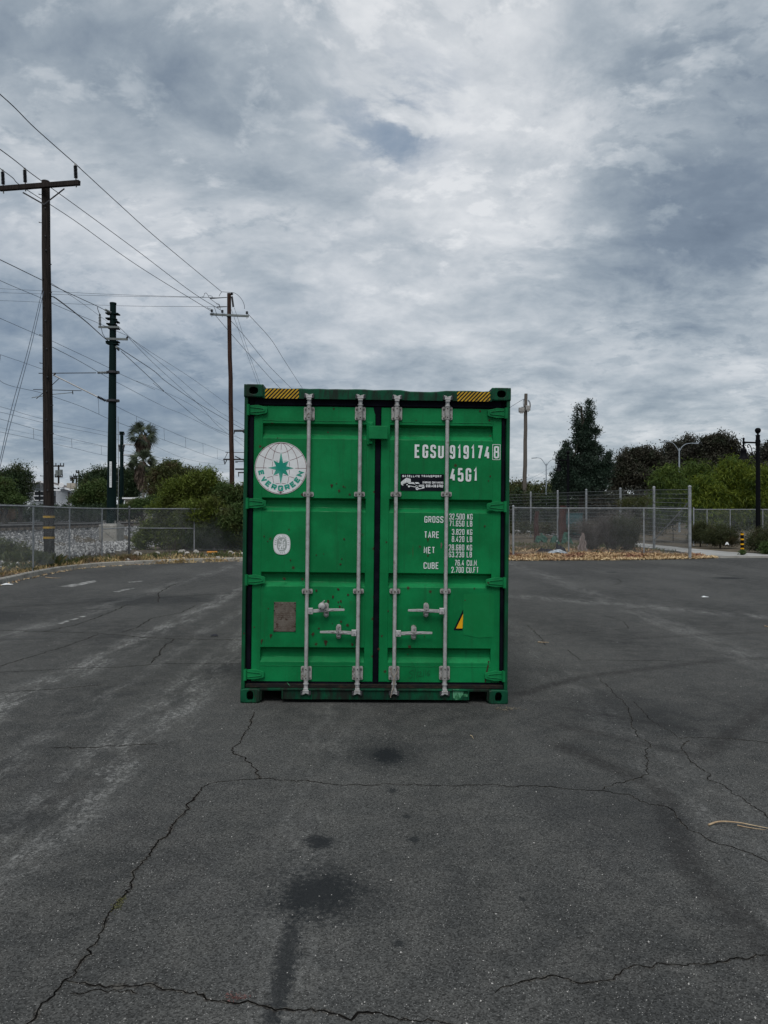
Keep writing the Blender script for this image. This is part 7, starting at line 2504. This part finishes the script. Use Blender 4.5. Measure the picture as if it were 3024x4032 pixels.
cl = MB().add(vs, fs, True).build('hanging_cloth', M['cloth'])
cl.location = (x, 30.15, z)
tag(cl, 'pale pinkish cloth hanging on the grey shrub behind the low fence', 'cloth')

# ================================================================== leaf litter, grass, stones
def scatter_strip(n, f):
    pts = [f() for _ in range(n)]
    return np.array([(x, y, T(x, y)) for x, y in pts])
def flat_leaves(name, label, cat, pos, l, w, m, tilt=.45):
    n = len(pos)
    a = RNG.uniform(0, 2 * math.pi, n)
    d = np.stack([np.cos(a), np.sin(a), RNG.normal(size=n) * tilt], axis=1)
    d /= np.linalg.norm(d, axis=1, keepdims=True)
    up = np.stack([RNG.normal(size=n) * tilt, RNG.normal(size=n) * tilt, np.ones(n)], axis=1)
    s = np.cross(d, up); s /= np.linalg.norm(s, axis=1, keepdims=True)
    Ls = l * RNG.uniform(.5, 1.4, (n, 1)); Ws = w * RNG.uniform(.6, 1.4, (n, 1))
    curl = np.array([0, 0, 1]) * Ls * RNG.uniform(.0, .3, (n, 1))
    p0 = pos + np.array([0, 0, .012])
    V = np.stack([p0 - d * Ls * .5 + curl, p0 + s * Ws * .5, p0 + d * Ls * .5 + curl, p0 - s * Ws * .5], axis=1).reshape(-1, 3)
    V[:, 2] = np.maximum(V[:, 2], np.repeat(pos[:, 2], 4) + .004)
    o = npmesh(name, V, np.arange(4 * n).reshape(n, 4), m)
    return tag(o, label, cat, kind='stuff')
def right_far():
    x = random.uniform(4.3, 13.2)
    t = random.random()
    return x, np.interp(x, [4.3, 9, 12.3, 13.2], [28.45, 28.75, 29.6, 30.2]) + abs(random.gauss(0, 1.5)) * (1.0 if x < 11.5 else .25) - .12
pos = scatter_strip(13000, right_far)
pos[:, 2] += RNG.uniform(0, .07, len(pos))
flat_leaves('fallen_leaves', 'thick drift of yellow and tan fallen leaves along the far right edge of the lot', 'fallen leaves', pos, .15, .055, L['litter'])
def right_near():
    x = random.uniform(4.3, 13.6)
    return x, np.interp(x, [4.3, 9, 12.3, 13.6], [28.35, 28.65, 29.5, 30.1]) + random.uniform(-.15, .35)
pos = scatter_strip(5200, right_near)
pos[:, 2] += RNG.uniform(0, .05, len(pos))
flat_leaves('fallen_leaves', 'pale straw coloured fallen leaves at the very edge of the asphalt on the right', 'fallen leaves', pos, .14, .045, L['litter_pale'])
def right_in():
    return random.uniform(4.5, 12), random.uniform(29.3, 36)
flat_leaves('fallen_leaves', 'thin scatter of dry leaves between the two fences on the right', 'fallen leaves', scatter_strip(2200, right_in), .11, .04, L['litter'])
def along_kerb(a, b, o0, o1):
    """a point beside the left kerb: fraction a..b of it, offset o0..o1 outward"""
    def f():
        t = random.uniform(a, b)
        i = KR[0] + t * (KR[1] - KR[0])
        j = int(i)
        p = Vector((*BND[j % len(BND)], 0)); q = Vector((*BND[(j + 1) % len(BND)], 0))
        c = p.lerp(q, i - j)
        d = (q - p).normalized()
        nrm = Vector((-d.y, d.x, 0))
        c = c + nrm * random.uniform(o0, o1)
        return c.x, c.y
    return f
ks_ = min(range(len(BND)), key=lambda i: (Vector(BND[i]) - Vector((-9.0, 10))).length)
ke_ = min(range(len(BND)), key=lambda i: (Vector(BND[i]) - Vector((1.0, 28.5))).length)
KR = (ks_, ke_ if ke_ > ks_ else ke_ + len(BND))
flat_leaves('fallen_leaves', 'dry leaves and chaff lying along the foot of the left kerb', 'fallen leaves', scatter_strip(420, along_kerb(.1, 1, -.20, .02)), .10, .03, L['litter_pale'])
flat_leaves('fallen_leaves', 'scattered dry leaves on the verge behind the left kerb', 'fallen leaves', scatter_strip(2600, along_kerb(0, 1, .2, 1.6)), .09, .035, L['litter'])

def grass(name, label, pos, h, w, m, lean=.35):
    n = len(pos)
    d = np.stack([RNG.normal(size=n) * lean, RNG.normal(size=n) * lean, np.ones(n)], axis=1)
    a = RNG.uniform(0, 6.28, n)
    s = np.stack([np.cos(a), np.sin(a), np.zeros(n)], axis=1)
    H = h * RNG.uniform(.35, 1.3, (n, 1)); Wd = w * RNG.uniform(.6, 1.3, (n, 1))
    bend = np.stack([RNG.normal(size=n), RNG.normal(size=n), np.zeros(n)], axis=1) * H * .25
    V = np.stack([pos - s * Wd / 2, pos + s * Wd / 2, pos + d * H * .6 + s * Wd * .3, pos + d * H + bend], axis=1).reshape(-1, 3)
    o = npmesh(name, V, np.arange(4 * n).reshape(n, 4), m)
    return tag(o, label, 'grass', kind='stuff')
def tufts(f, k, per, r):
    c = scatter_strip(k, f)
    p = np.repeat(c, per, axis=0)
    p[:, :2] += RNG.normal(size=(len(p), 2)) * r
    return p
grass('dry_grass', 'straw coloured dry grass on the verge behind the left kerb', tufts(along_kerb(0.0, .98, .25, 1.2), 75, 24, .12), .14, .011, L['straw'])
grass('dry_grass', 'low straw hanging over the left kerb onto the asphalt', tufts(along_kerb(.62, .86, .0, .22), 26, 60, .12), .13, .014, L['straw'], lean=.9)
grass('weeds', 'green and rusty weeds growing along the left fence', tufts(along_kerb(0, .8, .4, 1.5), 170, 16, .16), .17, .011, L['weed'])
def gp(cx, cy, rx, ry):
    return lambda: (random.gauss(cx, rx), random.gauss(cy, ry))
grass('weeds', 'tall green grass tuft at the foot of the nearest wooden pole', tufts(gp(-11.3, 23.7, .35, .25), 40, 40, .10), .34, .010, L['weed'])
grass('weeds', 'thin olive grass between the two fences on the right', tufts(lambda: (random.uniform(4.6, 12), random.uniform(30, 39)), 130, 26, .16), .16, .014, L['weed'])
# twiggy dry stems among the ballast
for sx, sy_, yy in ((345, 2160, 26), (385, 2150, 27.5), (690, 2150, 30.6), (660, 2160, 30.4)):
    x, _, z = TXY(sx, yy)
    mb = MB()
    for k in range(7):
        p0 = Vector((x + random.uniform(-.12, .12), yy + random.uniform(-.1, .1), z))
        e = p0 + Vector((random.uniform(-.2, .2), random.uniform(-.1, .1), random.uniform(.4, .8)))
        mb.tube([p0, p0.lerp(e, .5) + Vector((random.uniform(-.05, .05), 0, 0)), e], .008, 3, r_end=.003)
    tag(mb.build('dry_stems', M['dry_br']), {345: 'dark dry weed stems in the ballast left of the plinth', 385: 'dark dry weed stems just left of the plinth', 690: 'dry upright stems under the shrubs, nearer the container', 660: 'dry upright stems under the shrubs, nearer the fence corner'}[sx], 'weed')

# rocks between kerb and fence, left of the container
ico = bpy.data.meshes.new('rock_shape')
import bmesh
bm = bmesh.new(); bmesh.ops.create_icosphere(bm, subdivisions=2, radius=1.0)
rock_meshes = []
for v in range(5):
    for m_ in ('rock', 'rock_pale'):
        b2 = bm.copy()
        rnd = random.Random(v * 7)
        offs = [Vector((rnd.uniform(-1, 1), rnd.uniform(-1, 1), rnd.uniform(-1, 1))).normalized() for _ in range(7)]
        for vt in b2.verts:
            for o_ in offs:
                dd = vt.co.dot(o_) - .62
                if dd > 0: vt.co -= o_ * dd * .95
            vt.co *= rnd.uniform(.94, 1.04)
        me = bpy.data.meshes.new('rock')
        b2.to_mesh(me); me.materials.append(M[m_])
        rock_meshes.append(me); b2.free()
bm.free()
ROCKS = [(900 * .3014, 0)]
for i in range(30):
    if i < 9:
        sx, yy, s, pale = [(620, 29.3, .24, 1), (715, 30.1, .32, 0), (735, 29.6, .20, 1), (772, 29.6, .30, 0), (865, 29.4, .17, 1), (905, 29.4, .26, 1), (925, 29.3, .20, 1), (956, 29.3, .18, 1), (540, 28.6, .30, 0)][i]
        x = (sx - CX) / F_PX * yy
    else:
        f_ = along_kerb(.55, .95, .35, 1.6)
        x, yy = f_(); s = random.uniform(.06, .17); pale = random.random() < .4
    o = bpy.data.objects.new('rock', rock_meshes[(i % 5) * 2 + int(pale)])
    COL.objects.link(o)
    o.location = (x, yy, T(x, yy) + s * .18)
    o.scale = (s * random.uniform(.7, 1.2) * .7, s * .6, s * random.uniform(.4, .7) * .7)
    o.rotation_euler = (0, 0, random.uniform(0, 6.28))
    LAB = {0: 'pale rock behind the kerb below the feathery shrub, left of the others', 1: 'largest grey rock at the foot of the fence left of the container', 2: 'small pale rock right beside the largest grey one',
           3: 'broad grey rock just right of the fence post left of the container', 4: 'small pale rock between the orange piece and the container', 5: 'wide white rock near the container, left of its pair',
           6: 'white rock near the container, right of its pair', 7: 'pale rock closest to the container', 8: 'grey rock at the fence corner post'}
    tag(o, LAB.get(i, 'small rubble stone scattered between kerb and fence left of the container'), 'rock', 'rocks between the kerb and the left fence' if i < 9 else 'rubble stones between the kerb and the fence')
og = MB().bbox(-.21, .21, -.05, .05, 0, .10, .03).build('orange_block', M['orange'], bevel=.02)
x, _, z = TXY(835, 29.4)
og.location = (x, 29.4, z + .02)
tag(og, 'orange plastic block lying among the rocks left of the container', 'plastic block')

# ================================================================== small things on the asphalt
def strand(name, label, cat, pts, r, m, lift=.012):
    q = []
    for p in pts:
        x, y = ground_pt(p[0], p[1])
        q.append(Vector((x, y, lot_z(x, y) + .004 + (p[2] if len(p) > 2 else 0) + r)))
    ob = MB().tube(smooth_path(q, 6), r, 6, r_end=r * .3).build(name, m)
    return tag(ob, label, cat)
M['frond_dry'] = mat('dry_frond', (0.48, 0.38, 0.25), (0.30, 0.21, 0.13), 0.8, scale=20)
strand('palm_frond', 'long thin dried palm frond lying on the asphalt at the right', 'frond', [(2786, 3252), (2830, 3246, .01), (2900, 3248, .008), (2960, 3256, .004), (3030, 3267)], .006, M['frond_dry'])
strand('palm_frond', 'second strand of the dried frond, just below the first', 'frond', [(2900, 3252), (2950, 3262), (3010, 3270)], .004, M['frond_dry'])
strand('twig', 'small pale curled twig on the asphalt in front of the right door', 'twig', [(1852, 2898), (1858, 2903, .004), (1863, 2911)], .004, M['frond_dry'])
strand('twig', 'short pale twig on the asphalt right of the container', 'twig', [(2118, 2531), (2135, 2533, .005), (2160, 2532)], .008, M['frond_dry'])
strand('twig', 'pale twig at the right edge of the asphalt', 'twig', [(3010, 2468), (3022, 2470), (3040, 2469)], .010, M['frond_dry'])
strand('twig', 'long thin dry stalk on the asphalt by the left kerb', 'twig', [(180, 2275), (205, 2279, .01), (240, 2278)], .012, M['frond_dry'])
def scrap(sx, sy, s, m, label, cat, seed, name='paper_scrap'):
    x, y = ground_pt(sx, sy)
    crumple(name, label, cat, (x, y, lot_z(x, y) + .006), s, s * .7, s * .2, m, n=4, seed=seed)
scrap(2775, 2353, .14, M['white'], 'white paper scrap on the asphalt at the right', 'paper', 21)
scrap(30, 2304, .22, M['white'], 'white paper scrap at the foot of the kerb at the left edge', 'paper', 22)
scrap(68, 2243, .25, M['white'], 'flat white litter on the verge at the left', 'litter', 23)
scrap(844, 2505, .10, M['dark_bag'], 'small black scrap on the asphalt left of the container', 'litter', 24, 'dark_scrap')
x_, y_ = (2863 - CX) / F_PX * 36.6, 36.6
crumple('paper_scrap', 'white paper caught by the wide round bush', 'paper', (x_, y_, T(x_, y_) + .25), .16, .1, .14, M['white'], n=4, seed=26)
# pinkish weed rooted in the crack
x, y = ground_pt(930, 3925)
p = np.repeat(np.array([[x, y, lot_z(x, y) + .006]]), 70, axis=0)
p[:, 0] += RNG.normal(size=70) * .020; p[:, 1] += RNG.normal(size=70) * .012
d_ = rand_unit(70); d_[:, 2] = abs(d_[:, 2]) * .3
o = leaf_mesh('weed', p, .014, .003, L['pink'], dirs=d_)
tag(o, 'small reddish weed growing in the long crack at the bottom', 'weed', kind='stuff')
x, y = ground_pt(475, 3555)
p = np.repeat(np.array([[x, y, lot_z(x, y) + .006]]), 160, axis=0)
p[:, 0] += RNG.normal(size=160) * .010; p[:, 1] += RNG.normal(size=160) * .03
d_ = rand_unit(160); d_[:, 2] = abs(d_[:, 2]) * .3
o = leaf_mesh('moss', p, .008, .005, L['weed'], dirs=d_)
tag(o, 'greenish moss in the diagonal crack at the left', 'moss', kind='stuff')
L['crumb'] = foliage_mat('leaf_crumb', (0.05, 0.045, 0.035), (0.24, 0.20, 0.13), trans=0)
# crumbs of leaf under the right rear casting
x, y = ground_pt(1990, 2795)
n = 90
pos = np.stack([x + RNG.normal(size=n) * .07, y + RNG.normal(size=n) * .04, np.full(n, lot_z(x, y) + .004)], axis=1)
flat_leaves('leaf_crumbs', 'dry leaf crumbs on the asphalt at the right foot of the container', 'leaf litter', pos, .016, .007, L['crumb'])
# grit strewn over the asphalt
n = 6000
yy = 2.3 + 11 * RNG.uniform(0, 1, n) ** 1.5
xx = RNG.uniform(-.56, .56, n) * yy
inside = (xx > -1.4) & (xx < 1.3) & (yy > 6.6)
xx, yy = xx[~inside], yy[~inside]
zz = np.array([lot_z(a, b) for a, b in zip(xx, yy)]) + .0045
r = RNG.uniform(.0012, .0040, len(xx)) * RNG.choice([.7, 1.0, 1.4], len(xx), p=[.6, .3, .1])
tet = np.array([[1, 0, 0], [-.5, .87, 0], [-.5, -.87, 0], [0, 0, .9]])
V = tet[None] * r[:, None, None] * RNG.uniform(.6, 1.4, (len(xx), 4, 3)) + np.stack([xx, yy, zz], axis=1)[:, None]
Fc = (np.arange(len(xx)) * 4)[:, None, None] + np.array([[0, 1, 3], [1, 2, 3], [2, 0, 3]])[None]
M['grit'] = foliage_mat('grit', (0.12, 0.12, 0.12), (0.42, 0.41, 0.39), trans=0, rough=.9)
tag(npmesh('grit', V.reshape(-1, 3), Fc.reshape(-1, 3), M['grit']), 'fine pale grit strewn over the asphalt', 'grit', kind='stuff')
